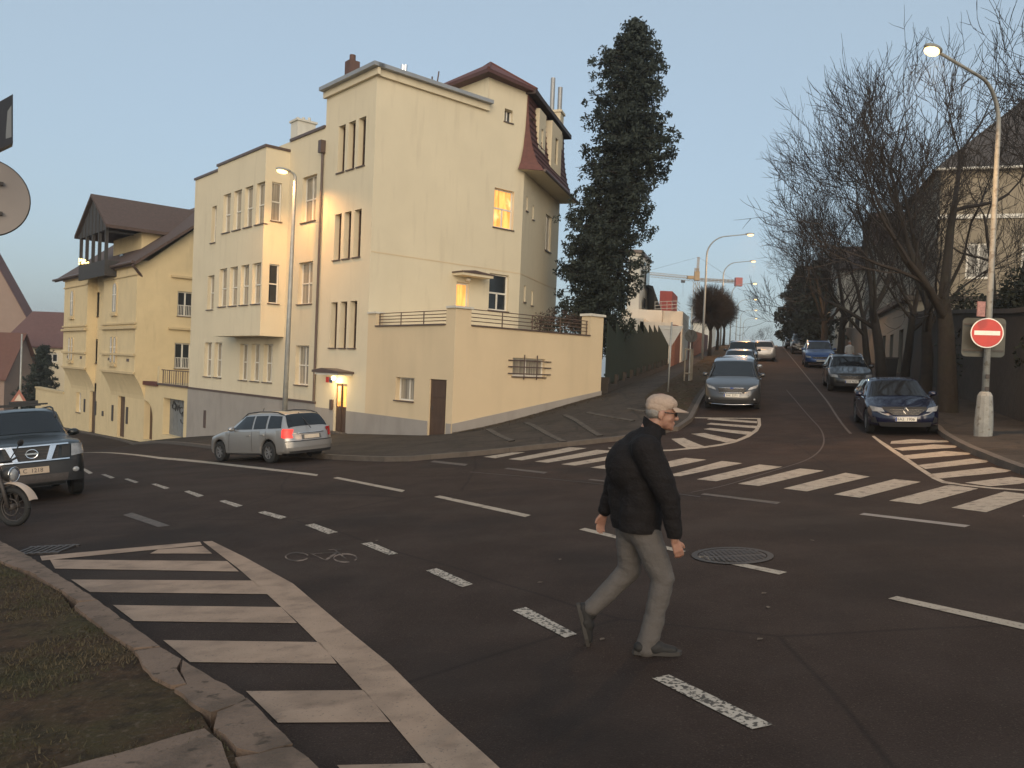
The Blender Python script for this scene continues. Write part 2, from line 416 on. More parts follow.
def strip(pts, wl, wr, off, name, m, thick=0.0, kind='structure', joints=0, MBx=None):
    """ribbon along a line, wl to the left, wr to the right"""
    M = MBx or MB(); pts = dens(pts); n = len(pts); L = []
    for i, p in enumerate(pts):
        a = pts[max(i-1, 0)]; b = pts[min(i+1, n-1)]
        dx, dy = b[0]-a[0], b[1]-a[1]; l = math.hypot(dx, dy) or 1; nx, ny = -dy/l, dx/l
        pl = (p[0]+nx*wl, p[1]+ny*wl); pr = (p[0]-nx*wr, p[1]-ny*wr)
        zl, zr = H(*pl)+off, H(*pr)+off
        L.append(((*pl, zl), (*pr, zr)))
    for i, (a, b) in enumerate(zip(L, L[1:])):
        if joints and i % joints == joints-1:       # a narrow joint between kerb stones
            k = .985; b = tuple(tuple(p[q]+(r[q]-p[q])*k for q in range(3)) for p, r in zip(a, b))
        M.quad(a[1], b[1], b[0], a[0])
        if thick:
            lo = lambda p: (p[0], p[1], p[2]-thick)
            M.quad(lo(a[1]), lo(b[1]), b[1], a[1]); M.quad(a[0], b[0], lo(b[0]), lo(a[0]))
            if joints: M.quad(a[0], lo(a[0]), lo(a[1]), a[1]); M.quad(b[1], lo(b[1]), lo(b[0]), b[0])
    if MBx: return M
    o = M.build(name, m, org=(0, 0, 0))
    if kind: o['kind'] = kind
    return o
def g2(*pp, off=0.0): return [G(x, y, off)[:2] for x, y in pp]

# pavement on the far side of the main road, turning up the side street
kA = g2((120, 438.5), (150, 441), (212, 446), (260, 450), (300, 452.5), (345, 455.5), (400, 457), (440, 453.5), (475, 451), (520, 446.3), (570, 441.3), (600, 438.3), (625, 435.5), (652, 431.5), (672, 427), off=.13)
kA = smoothline(kA, 1)+[XY(24.5, -2.25), XY(26.5, -2.0)]
a0 = kA[0]; dvx, dvy = -.667, .745
far_left = (a0[0]+dvx*40, a0[1]+dvy*40)
streetL = [XY(t, -2.0) for t in (30, 36, 44, 52, 60, 75, 95, 120, 150, 200, 260)]
kA2 = [far_left]+kA+streetL
inner = [XY(260, -8), XY(120, -8), XY(60, -6.3), XY(36, -6.4), (3.9, 34.6), (-2.3, 29.5), (-12, 40), (-19.5, 48.5), (-27, 56.5), (-52, 84)]
drape(kA2+inner, .12, 'pavement', pave, .0)
strip(kA2, .10, .05, .128, 'kerb', stone_kerb, .16, joints=2)
# soil strip with trees between the kerb and the footway
drape([XY(27.5, -2.25), XY(60, -2.25), XY(110, -2.25), XY(110, -3.9), XY(60, -3.9), XY(31, -4.1), XY(28.5, -3.7)], .126, 'soil_verge', soil, 0, kind='structure')
# pavement on the right
kR = g2((1024, 466.6), (1000, 458), (972, 447), (941, 430), off=.13)
kR = [(kR[0][0]-.1, kR[0][1]-6), (kR[0][0]-.04, kR[0][1]-3)]+kR+[XY(t, 4.9) for t in (25, 30, 36, 44, 52, 60, 75, 95, 120, 150, 200, 260)]
drape(kR+[XY(260, 7.5), XY(120, 7.5), XY(60, 7.5), XY(26, 7.6), (26, 12), (26, 2)], .12, 'pavement', pave, 0)
strip(kR, .05, .10, .128, 'kerb', stone_kerb, .16, joints=2)
# near left corner
nk = g2((-60, 497), (0, 541), (37, 561), (98, 600), (161, 647), (244, 696), (293, 744), (322, 770), (380, 830), off=.13)
ni = g2((-60, 520), (0, 561), (30, 575), (59, 588), (73, 608), (105, 628), (132, 649), (166, 666), (171, 683), (200, 708), (212, 728), (234, 748), (239, 770), (262, 830), off=.13)
bx = g2((-200, 470), off=.13)[0]
drape(ni+[(-.6, 1.2), (-8, 1.0), (-16, 4), (-16, 13), g2((-60, 497), off=.13)[0]][:4]+[(-12.5, 13.2)], .105, 'lawn_soil', soil, 0)
# broken concrete edging: slabs with their own outlines
rr = random.Random(4)
slabs = MB()
def slab(poly_px, off=.13, M=slabs):
    pts = dens(g2(*poly_px, off=off)+[g2(poly_px[0], off=off)[0]], .12)[:-1]
    pts = [(x+rr.uniform(-.008, .008), y+rr.uniform(-.008, .008)) for x, y in pts]
    bm = bmesh.new(); f = bm.faces.new([bm.verts.new((x, y, 0)) for x, y in pts]); f.normal_update()
    if f.normal.z < 0: f.normal_flip()
    bmesh.ops.triangulate(bm, faces=[f]); bm.verts.index_update()
    top = [(v.co.x, v.co.y, H(v.co.x, v.co.y)+off) for v in bm.verts]
    fs = [tuple(v.index for v in f.verts) for f in bm.faces]; n = len(pts)
    M.add(top+[(x, y, z-.2) for x, y, z in top], fs+[(i, (i+1) % n, n+(i+1) % n, n+i) for i in range(n)]+[((i+1) % n, i, n+i, n+(i+1) % n) for i in range(n)][:0])
    bm.free()
slab([(-60, 497), (0, 541), (36, 560), (20, 562), (0, 556), (-60, 518)])
slab([(0, 542), (37, 561), (66, 580), (97, 599.5), (78, 601), (60, 590), (33, 573), (0, 561)])
slab([(98, 600), (130, 624), (160, 646), (133, 648), (106, 630), (88, 617), (74, 606), (80, 602)])
slab([(161, 647), (180, 659), (178, 668), (186, 683), (171, 685), (152, 676), (134, 650)])
slab([(183, 660), (244, 695.5), (246, 700), (228, 706), (212, 712), (196, 706), (176, 688), (188, 684), (181, 670)])
slab([(247, 698), (293, 743), (276, 747), (258, 752), (236, 748), (226, 735), (213, 727), (216, 712), (232, 706)])
slab([(294, 746), (322, 770), (380, 830), (262, 830), (240, 768), (237, 757), (260, 753), (280, 748)])
slab([(60, 768), (120, 752), (205, 728), (222, 742), (232, 770), (255, 830), (-100, 830), (-60, 790)], .128)
o = slabs.build('concrete_edging', concrete, org=(0, 0, 0), recalc=False); tag(o, kind='structure')

# ------------------------------------------------------------------ painted markings and ironwork in the road
def marks(name, m, polys, off=.006):
    M = MB()
    for pl in polys:
        pts = g2(*pl, off=off) if pl[0][1] > 100 else pl
        bm = bmesh.new(); f = bm.faces.new([bm.verts.new((x, y, 0)) for x, y in pts]); bmesh.ops.triangulate(bm, faces=[f])
        for ax in (0, 1):
            lo = min(p[ax] for p in pts); hi = max(p[ax] for p in pts); v = math.ceil(lo*2)/2
            while v < hi:
                co = [0, 0, 0]; no = [0, 0, 0]; co[ax] = v; no[ax] = 1
                bmesh.ops.bisect_plane(bm, geom=bm.verts[:]+bm.edges[:]+bm.faces[:], plane_co=co, plane_no=no); v += .5
        bmesh.ops.recalc_face_normals(bm, faces=bm.faces)
        bm.verts.index_update()
        flip = sum(f.normal.z for f in bm.faces) < 0
        M.add([(v.co.x, v.co.y, H(v.co.x, v.co.y)+off) for v in bm.verts], [tuple(v.index for v in f.verts)[::-1 if flip else 1] for f in bm.faces])
        bm.free()
    return tag(M.build(name, m, org=(0, 0, 0)), kind='structure')
z1 = lambda a, b: (460+a*.1953, 390+b*.1953)
z2 = lambda a, b: (640+a*.1953, 390+b*.1953)
z3 = lambda a, b: (824+a*.1953, 410+b*.1953)
# zebra crossing
marks('crosswalk', paint, [
    [z1(120, 342), z1(265, 320), z1(335, 318), z1(180, 349)],
    [z1(247, 354), z1(560, 293), z1(650, 297), z1(315, 360)],
    [z1(382, 366), z1(700, 306), z1(800, 312), z1(450, 372)],
    [z1(517, 380), z1(850, 322), z1(920, 330), z1(590, 387)],
    [z1(665, 397), z1(930, 350), z2(90, 350), z1(745, 404)],
    [z2(-60, 410), z2(230, 347), z2(340, 357), z2(60, 410+5)],
    [z2(130, 440), z2(420, 363), z2(525, 375), z2(205, 441)],
    [z2(290, 457), z2(610, 381), z2(730, 393), z2(390, 467)],
    [z2(500, 480), z2(820, 401), z2(942, 413), z2(610, 491)],
    [z2(735, 504), z3(110, 321), z3(235, 341), z2(855, 519)],
    [z3(50, 432), z3(360, 353), z3(495, 368), z3(185, 449)],
    [z3(333, 464), z3(640, 383), z3(790, 402), z3(490, 482)],
    [z3(652, 500), z3(925, 417), z3(1085, 436), z3(830, 523)],
    [z3(1015, 543), z3(1300, 445), z3(1460, 470), z3(1200, 568)]])
# hatched areas at the mouth of the side street
marks('hatching', paint, [
    [z2(160, 250), z2(225, 245), z2(335, 290), z2(240, 298)], [z2(262, 224), z2(330, 220), z2(500, 256), z2(440, 268)],
    [z2(325, 200), z2(360, 194), z2(575, 214), z2(560, 230)], [z2(340, 175), z2(362, 168), z2(600, 184), z2(595, 196)], [z2(342, 150), z2(362, 142), z2(600, 160), z2(598, 170)],
    [z2(280, 140), z2(617, 144), z2(617, 149), z2(280, 144)],
    [z2(600, 147), z2(617, 147), z2(620, 180), z2(603, 210), z2(560, 240), z2(490, 268), z2(420, 284), z2(330, 297), z2(150, 312), z2(0, 316), z2(-160, 300), z2(-165, 293), z2(0, 307), z2(150, 305), z2(325, 289), z2(415, 276), z2(480, 260), z2(545, 232), z2(588, 202), z2(603, 175)]])
marks('hatching', paint, [
    [z3(345, 160), z3(450, 149), z3(655, 157), z3(640, 164), z3(420, 172), z3(340, 172)],
    [z3(352, 196), z3(560, 176), z3(690, 183), z3(670, 193), z3(400, 208)],
    [z3(410, 232), z3(620, 210), z3(770, 220), z3(740, 228), z3(450, 250), z3(420, 246)],
    [z3(480, 282), z3(760, 248), z3(850, 260), z3(830, 268), z3(520, 302)],
    [z3(540, 328), z3(860, 292), z3(965, 310), z3(930, 318), z3(600, 350), z3(570, 347)],
    [z3(720, 372), z3(960, 342), z3(1100, 360), z3(1000, 378), z3(850, 390)],
    [z3(244, 133), z3(258, 132), z3(330, 180), z3(420, 240), z3(500, 296), z3(570, 340), z3(620, 364), z3(700, 378), z3(860, 396), z3(1100, 412), z3(1300, 420), z3(1300, 428), z3(1100, 419), z3(860, 403), z3(700, 386), z3(605, 373), z3(555, 351), z3(480, 302), z3(400, 248), z3(310, 186)]])
# hatched island, near left
marks('hatched_island', paint_warm, [
    [(203, 541.5), (212, 541), (244, 556.6), (293, 583.5), (342, 625), (390, 664), (439, 713), (488, 757), (502, 770), (560, 830), (470, 830), (432, 770), (390, 720), (337, 661.6), (298, 622.5), (266, 593), (239, 569)],
    [(40, 556), (200, 541.6), (202, 545), (42, 560.5)],
    [(158, 549.5), (203, 546), (212, 553.5), (150, 553.5)],
    [(50, 559.5), (227, 561), (239, 571.5), (55, 568.5)], [(71, 579.5), (253, 580.5), (267, 594), (90, 592)],
    [(113, 605), (281, 607), (297, 623), (134, 621)], [(163, 640), (320, 642), (337, 663.5), (190, 662)],
    [(246, 691), (364, 690), (390, 722), (278, 722.5)], [(337, 765), (429, 763), (480, 810), (380, 815)]])
# lane dashes
marks('lane_dashes', paint_dots, [
    [(81, 469), (85, 468.5), (93, 473), (89, 474)], [(101, 474.5), (105, 474), (115, 477.5), (111, 478.5)], [(124, 479), (128, 478.5), (139, 482), (135, 483)],
    [(151, 484), (156, 483.5), (170, 488), (165, 489)], [(184, 491.5), (189, 490.5), (204, 495.5), (198, 497)], [(219, 501), (225, 500), (243, 505.5), (236, 507)],
    [(258, 512.5), (265, 511), (287, 517), (280, 519)], [(305, 525), (314, 523.5), (338, 532), (328, 534)], [(361, 543.5), (371, 542), (398, 553.5), (389, 555)],
    [(426, 570.5), (437, 568), (473, 584), (462, 587)], [(512, 610), (526, 607), (577, 634), (565, 637.5)], [(652, 678), (669, 674.5), (773, 724.5), (752, 729)]])
marks('edge_line', paint, [[(75, 450.3), (160, 457), (240, 465), (318, 474.2), (317, 476), (240, 467), (160, 459), (75, 451.6)],
    [(333, 478), (338, 477), (405, 490.2), (402, 492)], [(434, 496.8), (440, 495.5), (531, 515), (525, 517)],
    [(579, 529.5), (585, 527.8), (642, 541.5), (637, 543.5)], [(640, 542.4), (648, 541.5), (686, 551), (681, 553.2)], [(697, 557), (703, 555), (787, 572), (779, 574.5)], [(888, 598.5), (897, 596), (1100, 640), (1092, 645)]])
marks('faded_marking', paint_faint, [[(123, 515), (132, 512.5), (170, 525.5), (158, 527)], [z1(225, 403), z1(245, 398), z1(450, 420), z1(430, 428)], [(430, 462), (434, 460.5), (468, 464), (465, 465.8)],
    [z1(655, 460), z1(670, 455), z1(790, 468), z1(770, 473)], [z2(310, 535), z2(330, 528), z2(720, 574), z2(700, 584)]])
marks('stop_dash', mat('grey_paint', (.22, .20, .185), .75, .1, 5), [[z3(180, 535), z3(205, 527), z3(750, 590), z3(720, 600)]])
# worn bicycle symbol
def ringpoly(cx, cy, r, w, a0, a1, n=14):
    o = [(cx+math.cos(a0+(a1-a0)*i/n)*r, cy+math.sin(a0+(a1-a0)*i/n)*r) for i in range(n+1)]
    return o+[(cx+math.cos(a0+(a1-a0)*i/n)*(r-w), cy+math.sin(a0+(a1-a0)*i/n)*(r-w)) for i in range(n, -1, -1)]
z4 = lambda a, b: (270+a*.2246, 460+b*.2246)
bik = [[z4(65, 425), z4(80, 412), z4(120, 410), z4(120, 416), z4(95, 420), z4(92, 432), z4(125, 442), z4(175, 446), z4(170, 452), z4(110, 448), z4(72, 438)],
       [z4(170, 418), z4(200, 415), z4(265, 440), z4(250, 446)], [z4(225, 424), z4(245, 424), z4(275, 466), z4(235, 470), z4(240, 462), z4(250, 462)], [z4(180, 425), z4(200, 428), z4(215, 445), z4(195, 442)],
       [z4(270, 404), z4(285, 396), z4(315, 395), z4(295, 402), z4(292, 412), z4(330, 424), z4(310, 424), z4(278, 412)],
       [z4(310, 430), z4(360, 424), z4(385, 430), z4(396, 456), z4(352, 464), z4(350, 458), z4(378, 452), z4(368, 434), z4(320, 437)]]
def ring4(cx_, cy_, rx, ry, a0, a1, w_=.2):
    k = 14; o = [z4(cx_+rx*math.cos(a0+(a1-a0)*i/k), cy_+ry*math.sin(a0+(a1-a0)*i/k)) for i in range(k+1)]
    return o+[z4(cx_+rx*(1-w_*.6)*math.cos(a0+(a1-a0)*i/k), cy_+ry*(1-w_*1.4)*math.sin(a0+(a1-a0)*i/k)) for i in range(k, -1, -1)]
def bar4(a, b, w_=6): return [z4(a[0]-w_, a[1]-w_*.35), z4(a[0]+w_, a[1]+w_*.35-2), z4(b[0]+w_, b[1]+w_*.35), z4(b[0]-w_, b[1]-w_*.35+2)]
bik = [ring4(120, 430, 54, 21, .4, 3.3), ring4(120, 430, 54, 21, 3.3, 6.0), ring4(335, 436, 54, 21, 1.2, 4.2), ring4(335, 436, 54, 21, 4.4, 6.9),
       bar4((185, 418), (250, 446)), bar4((120, 430), (245, 444), 5), bar4((190, 418), (300, 410), 5), bar4((250, 446), (300, 408)), bar4((286, 398), (335, 436)), bar4((262, 400), (318, 396), 5), bar4((165, 412), (210, 415), 5)]
marks('bicycle_symbol', mat('worn_symbol_paint', (.20, .15, .12), .8, .15, 7, col2=(.036, .027, .022), fac2=(.42, .56)), bik)
# tar seams
seam = smoothline(g2(z2(750, 0), z2(800, 60), z2(870, 140), z2(930, 200), z2(946, 260), z2(925, 310), z2(860, 360), z2(730, 400), z2(600, 440), z2(420, 495), z2(260, 525)), 2)
strip(seam, .018, .018, .004, 'joint_seam', seam_mat)
strip(smoothline(g2((470, 472), (540, 478), (620, 486), (700, 497)), 1), .02, .02, .004, 'crack_line', tar)
strip([XY(t, 2.55) for t in (24, 35, 50, 70, 100)], .035, .035, .005, 'parking_line', paint_faint)
rib_m = mat('rib_stone', (.075, .062, .050), .9, .25, 4, bump=.6, bscale=12); overlay(rib_m, (.03, .026, .02), 5, .5, .62, .7)
# ribs and kerb strips laid across the sloping pavement by the terrace
for i, pp in enumerate([[z1(140, 200), z1(190, 225), z1(265, 258)], [z1(335, 165), z1(420, 205), z1(530, 262)], [z1(532, 125), z1(620, 170), z1(720, 232)], [z1(650, 112), z1(760, 135), z1(890, 155)], [(628, 408), (640, 410), (655, 412)]]):
    strip([(x+.02*math.sin(7*x+3*i), y+.015*math.sin(9*y)) for x, y in dens(smoothline(g2(*pp, off=.15), 1), .4)], .085, .085, .150, 'stone_rib', rib_m, .1)
# manhole, gully
def disc(name, px, r, off, m, label, cat, ribs=6):
    x, y, z = G(*px)
    t = thing(name, (x, y, z), label, cat)
    e = 1e-2; nx = -(H(x+.3, y)-H(x-.3, y))/.6; ny = -(H(x, y+.3)-H(x, y-.3))/.6
    zz = lambda a, b: z-nx*(a-x)-ny*(b-y)+off
    M = MB(); n = 28
    M.add([(x+math.cos(2*math.pi*k/n)*r, y+math.sin(2*math.pi*k/n)*r, zz(x+math.cos(2*math.pi*k/n)*r, y+math.sin(2*math.pi*k/n)*r)) for k in range(n)], [tuple(range(n))])
    M.build('lid', m, t)
    M = MB()
    for k in range(n):
        a, b = 2*math.pi*k/n, 2*math.pi*(k+1)/n
        q = [(x+math.cos(t_)*R_, y+math.sin(t_)*R_) for t_, R_ in ((a, r+.01), (b, r+.01), (b, r+.07), (a, r+.07))]
        M.quad(*[(u, v, zz(u, v)+.004) for u, v in q])
    M.build('rim', tar, t)
    M = MB()
    for k in range(-ribs, ribs+1):
        d = k*r/(ribs+1); hl = math.sqrt(r*r-d*d)*.9
        for s_ in (-1, 1):
            q = [(x+d-.012, y+.02*s_), (x+d+.012, y+.02*s_), (x+d+.012, y+hl*s_), (x+d-.012, y+hl*s_)]
            if s_ < 0: q = q[::-1]
            M.quad(*[(u, v, zz(u, v)+.008) for u, v in q])
    M.build('rib', mat('worn_iron', (.030, .022, .018), .55, .2, 9), t)
disc('manhole_cover', (732, 556), .33, .006, iron, 'round cast iron manhole cover in the road beside the dashed line', 'manhole cover')
gx, gy, gz = G(44, 551)
t = thing('drain_grate', (gx, gy, gz), 'dark slotted iron gully grate at the corner of the concrete edging', 'drain grate')
M = MB()
for k in range(7): M.box((gx-.27+k*.09, gy, H(gx-.27+k*.09, gy)+.012), (.035, .42, .02))
M.build('bar', iron, t)
M = MB()
for k in range(7): M.box((gx-.27+k*.09, gy-.23, H(gx-.27+k*.09, gy-.23)+.012), (.095, .05, .024))
M.build('frame', iron, t); M = MB()
for k in range(7): M.box((gx-.27+k*.09, gy+.23, H(gx-.27+k*.09, gy+.23)+.012), (.095, .05, .024))
M.build('frame', iron, t)
# lawn: many short blades and litter
rg = random.Random(8); M = MB()
from mathutils.geometry import intersect_point_tri_2d
lp = ni[1:11]+g2((0, 700), off=.13)
def inpoly(x, y, P_):
    c = False; j = len(P_)-1
    for i in range(len(P_)):
        if (P_[i][1] > y) != (P_[j][1] > y) and x < (P_[j][0]-P_[i][0])*(y-P_[i][1])/(P_[j][1]-P_[i][1])+P_[i][0]: c = not c
        j = i
    return c
lawn = ni[:12]+g2((100, 757), (40, 772), off=.13)+[(-3.2, 3.4), (-9, 6)]
from mathutils import noise as mn
n_ = 0
while n_ < 70000:
    x = rg.uniform(-10, -.6); y = rg.uniform(3, 11.5)
    if not inpoly(x, y, lawn): n_ += .2; continue
    n_ += 1
    dn = mn.noise(Vector((x*1.2, y*1.2, 0)))+.35*mn.noise(Vector((x*5, y*5, 3)))
    near = y < 6.0
    if dn < (-.18 if y > 6 else .05)+rg.uniform(-.2, .2): continue
    z = H(x, y)+.10; h = rg.uniform(.012, .04); a = rg.uniform(0, 6.28); w_ = rg.uniform(.003, .008); lx, ly = rg.uniform(-.025, .025), rg.uniform(-.025, .025)
    M.add([(x-math.cos(a)*w_, y-math.sin(a)*w_, z), (x+math.cos(a)*w_, y+math.sin(a)*w_, z), (x+lx, y+ly, z+h)], [(0, 1, 2)])
tag(M.build('grass', grass_m, org=(0, 0, 0)), 'thin mossy grass in the corner verge behind the broken concrete edging', 'grass', kind='stuff')
# scattered leaves and litter on the carriageway
M = MB()
for px, py in ((768, 608), (764, 594), (700, 551), (812, 541), (950, 495), (540, 583), (602, 640), (760, 640), (377, 541), (560, 560)):
    x, y, z = G(px, py); a = rg.uniform(0, 6)
    M.add([(x+math.cos(a+k)*r_, y+math.sin(a+k)*r_, H(x, y)+.008+.003*(i % 2)) for i, (k, r_) in enumerate(((0, .035), (1.5, .02), (3.1, .035), (4.7, .018)))], [(0, 1, 2, 3)])
tag(M.build('fallen_leaves', mat('pale_leaf', (.10, .075, .055), .8), org=(0, 0, 0)), 'few pale dry leaves lying scattered on the dark road', 'leaves', kind='stuff')
# ------------------------------------------------------------------ buildings
L = Fac((-2.1, 28.5), (-.667, .745)); TR = Fac((-2.1, 28.5), (.745, .667))
mc = L.pt(5.85, 0)[:2]; RM = Fac(mc, (.745, .667))
def wall(M, fc, s0, s1, z0, z1, ops=(), rec=.2):
    """wall panel with real openings and their reveals; ops = (s0, s1, z0, z1)"""
    if s0 > s1: s0, s1 = s1, s0
    ss = sorted({s0, s1, *[o[0] for o in ops], *[o[1] for o in ops]}); zz = sorted({z0, z1, *[o[2] for o in ops], *[o[3] for o in ops]})
    ss = [s for s in ss if s0-1e-6 <= s <= s1+1e-6]; zz = [z for z in zz if z0-1e-6 <= z <= z1+1e-6]
    for a, b in zip(ss, ss[1:]):
        for c, d in zip(zz, zz[1:]):
            m, n = (a+b)/2, (c+d)/2
            if any(o[0] < m < o[1] and o[2] < n < o[3] for o in ops): continue
            M.quad(fc.pt(a, c), fc.pt(b, c), fc.pt(b, d), fc.pt(a, d))
    for o in ops:
        a, b, c, d = o
        for p, q in (((a, c), (b, c)), ((b, c), (b, d)), ((b, d), (a, d)), ((a, d), (a, c))):
            M.quad(fc.pt(*p), fc.pt(*q), fc.pt(*q, -rec), fc.pt(*p, -rec))
    return M
def win(parent, fc, o, vs=(.5,), hs=(.55,), pane=None, rec=.2, fw=.055, sill=True, mf=None, sm=None, name='window', halfv=None, proud=.07):
    a, b, c, d = o; M = MB(); mf = mf or white_frame
    bars = [(a, a+fw, c, d), (b-fw, b, c, d), (a+fw, b-fw, c, c+fw), (a+fw, b-fw, d-fw, d)]
    for v in vs: x = a+(b-a)*v; bars.append((x-fw*.55, x+fw*.55, c+fw, c+(d-c)*halfv if halfv else d-fw))
    for i, h in enumerate(hs):
        z = c+(d-c)*h; edges = [a+fw]+[q for v in vs for q in (a+(b-a)*v-fw*.55, a+(b-a)*v+fw*.55) if not halfv]+[b-fw]
        for x0, x1 in zip(edges[::2], edges[1::2]): bars.append((x0, x1, z-fw*.55, z+fw*.55))
    for q in bars: M.fbox(fc, q[0]+.001, q[1]-.001, q[2]+.001, q[3]-.001, -rec+.002, -rec+.06)
    wo = M.build(name, mf, parent)
    M = MB(); M.quad(fc.pt(a, c, -rec+.02), fc.pt(b, c, -rec+.02), fc.pt(b, d, -rec+.02), fc.pt(a, d, -rec+.02)); M.build('pane', pane or glass_curt, wo)
    if sill:
        M = MB(); M.fbox(fc, a-.05, b+.05, c-.045, c-.002, -rec+.06, proud); M.build('sill', sm or brown_metal, wo)
    return wo
def ob(fc, p0, p1):
    (s0, z1_), (s1, z0_) = fc.sz(*p0), fc.sz(*p1)
    return (min(s0, s1), max(s0, s1), min(z0_, z1_), max(z0_, z1_))
def group(fc, p0, p1, n, gap):
    a, b, c, d = ob(fc, p0, p1); wd = (b-a)/(n+(n-1)*gap)
    return [(a+i*wd*(1+gap), a+i*wd*(1+gap)+wd, c, d) for i in range(n)]

# ---- the cream corner house with its terrace
bm_ = L.pt(5.85, -1.2)
house = thing('corner_house', bm_, 'cream modernist corner house with red mansard roof, terrace and lit entrance at the junction', 'house')
W = MB()
tb3 = group(L, (338.9, 126.6), (364.5, 165), 3, .42)+group(L, (335, 214.8), (360, 256.5), 3, .42)+group(L, (331.1, 302.5), (355.6, 348), 3, .42)
sT0, sT1, sW1 = 5.85, 10.0, 25.7
def zfit(lst):      # the same height for the windows of one row
    c = sum(o[2] for o in lst)/len(lst); d = sum(o[3] for o in lst)/len(lst); return [(o[0], o[1], c, d) for o in lst]
door_o = (7.35, 8.35, H(*L.pt(7.8, 0)[:2])+.12, .98)
wall(W, L, sT0, sT1, -3.2, 13.95, tb3+[door_o], rec=.3)
wz = 12.35
lw = [ob(L, (212, 207), (217.9, 241.6)), ob(L, (208, 276), (214, 309.3)), ob(L, (302.8, 178), (315.5, 220)), ob(L, (298.9, 263), (311.6, 303.5)), ob(L, (296, 345.5), (307.7, 385.5))]
pair = group(L, (204.8, 342.5), (221.2, 377.7), 2, .35); trip = group(L, (240.3, 343.9), (271.6, 382.6), 3, .45)
Lw = L.off(-.12)
wall(W, L, sT1, sW1, -4.6, wz, lw+pair+trip, rec=.25)
# bay
sb0 = L.sz(285, 300)[0]; kb = 1.2; Lb = L.off(kb); sb1 = Lb.sz(213, 320)[0]; zb0 = Lb.sz(262.5, 335.5)[1]
bw = group(Lb, (223.7, 195.2), (263.8, 223), 4, .42)+group(Lb, (219.8, 269.3), (259.8, 303.5), 4, .42)
bz = Lb.sz(271.6, 141)[1]-.15
wall(W, Lb, sb0, sb1, zb0, bz, bw, rec=.22)
BS = Fac(L.pt(sb0, 0)[:2], (-L.n[0], -L.n[1])); BS.n = (-L.d[0], -L.d[1])   # right flank of the bay; s runs backwards into the wall
bsw = [ob(BS, (279.4, 183), (287, 223)), ob(BS, (275.5, 264.4), (283.9, 304.5))]
bsw = [(-.85, -.35, o[2], o[3]) for o in bsw]
wall(W, BS, -kb, 0, zb0, bz, bsw, rec=.15)
BL = Fac(L.pt(sb1, 0)[:2], (-L.n[0], -L.n[1])); BL.n = (L.d[0], L.d[1]); wall(W, BL, -kb, 0, zb0, bz)
W.quad(L.pt(sb0, zb0, kb), L.pt(sb1, zb0, kb), L.pt(sb1, zb0, 0), L.pt(sb0, zb0, 0))
W.quad(L.pt(sb0, bz, kb), L.pt(sb1, bz, kb), L.pt(sb1, bz, -3), L.pt(sb0, bz, -3))
W.quad(L.pt(sT1, wz, 0), L.pt(sW1, wz, 0), L.pt(sW1, wz, -8), L.pt(sT1, wz, -8))
for s_ in (sW1,): W.quad(L.pt(s_, -5, 0), L.pt(s_, wz, 0), L.pt(s_, wz, -8), L.pt(s_, -5, -8))
W.quad(L.pt(sT0, -2, -8), L.pt(sW1, -5, -8), L.pt(sW1, wz, -8), L.pt(sT0, wz, -8))
# tower sides and top
W.quad(L.pt(sT1, wz, 0), L.pt(sT1, 13.95, 0), L.pt(sT1, 13.95, -9), L.pt(sT1, wz, -9))
W.quad(L.pt(sT0, 13.95, 0), L.pt(sT1, 13.95, 0), L.pt(sT1, 13.95, -9), L.pt(sT0, 13.95, -9))
# right face
lit1 = (6.5, 7.72, 8.45, 10.27); w2o = (6.4, 7.6, 4.6, 6.3); sm_o = (6.92, 7.42, 13.42, 14.02); td = (4.5, 5.22, 3.3, 5.7)
sE = 8.3
wall(W, RM, 0, 5.88, 0, 13.95, [td], rec=.2)
wall(W, RM, 5.88, sE, 0, 15.45, [lit1, w2o, sm_o], rec=.2)
# upper block flank
UB = Fac(RM.pt(5.88, 0)[:2], L.d); UB.n = (-RM.d[0], -RM.d[1])
wall(W, UB, 0, 6, 13.95, 15.45)
# street face
SF = Fac(RM.pt(sE, 0)[:2], (EX, EY)); SF.n = (EY, -EX)
sfw = [(.55, .8, 9.6, 10.3), (1.7, 1.95, 9.4, 10.1), (4.3, 5.5, 8.3, 10.2), (.75, 1.05, 5.2, 6.0), (2.1, 2.4, 5.15, 5.9)]
wall(W, SF, 0, 7.2, 0, 15.3, sfw, rec=.15)
e7 = SF.pt(7.2, 0); W.quad(SF.pt(7.2, 0), SF.pt(7.2, 15.3), SF.pt(7.2, 15.3, -9), SF.pt(7.2, 0, -9))
W.build('wall', stucco, house)
for o in tb3: win(house, L, o, vs=(), hs=(.45,), pane=glass_dark, rec=.3, mf=brown_frame, fw=.045)
for o in lw+pair+trip: win(house, L, o, vs=() if o[1]-o[0] < .95 else (.5,), hs=(.5,), rec=.25, pane=glass_curt)
for o in bw: win(house, Lb, o, vs=(), hs=(.48,), rec=.22)
for i, o in enumerate(bsw): win(house, BS, o, vs=(), hs=(.5,), rec=.15, pane=glass_dark if i else glass_curt)
win(house, RM, lit1, hs=(.5,), pane=glass_lit, fw=.07, halfv=.5)
win(house, RM, w2o, hs=(.48,), pane=glass_dark, fw=.07, halfv=.5)
win(house, RM, sm_o, hs=(), vs=(.5,), pane=glass_dark)
for o in sfw: win(house, SF, o, vs=(.5,) if o[1]-o[0] > .8 else (), hs=(), pane=glass_dark if o[1]-o[0] < .8 else glass_curt, rec=.15)
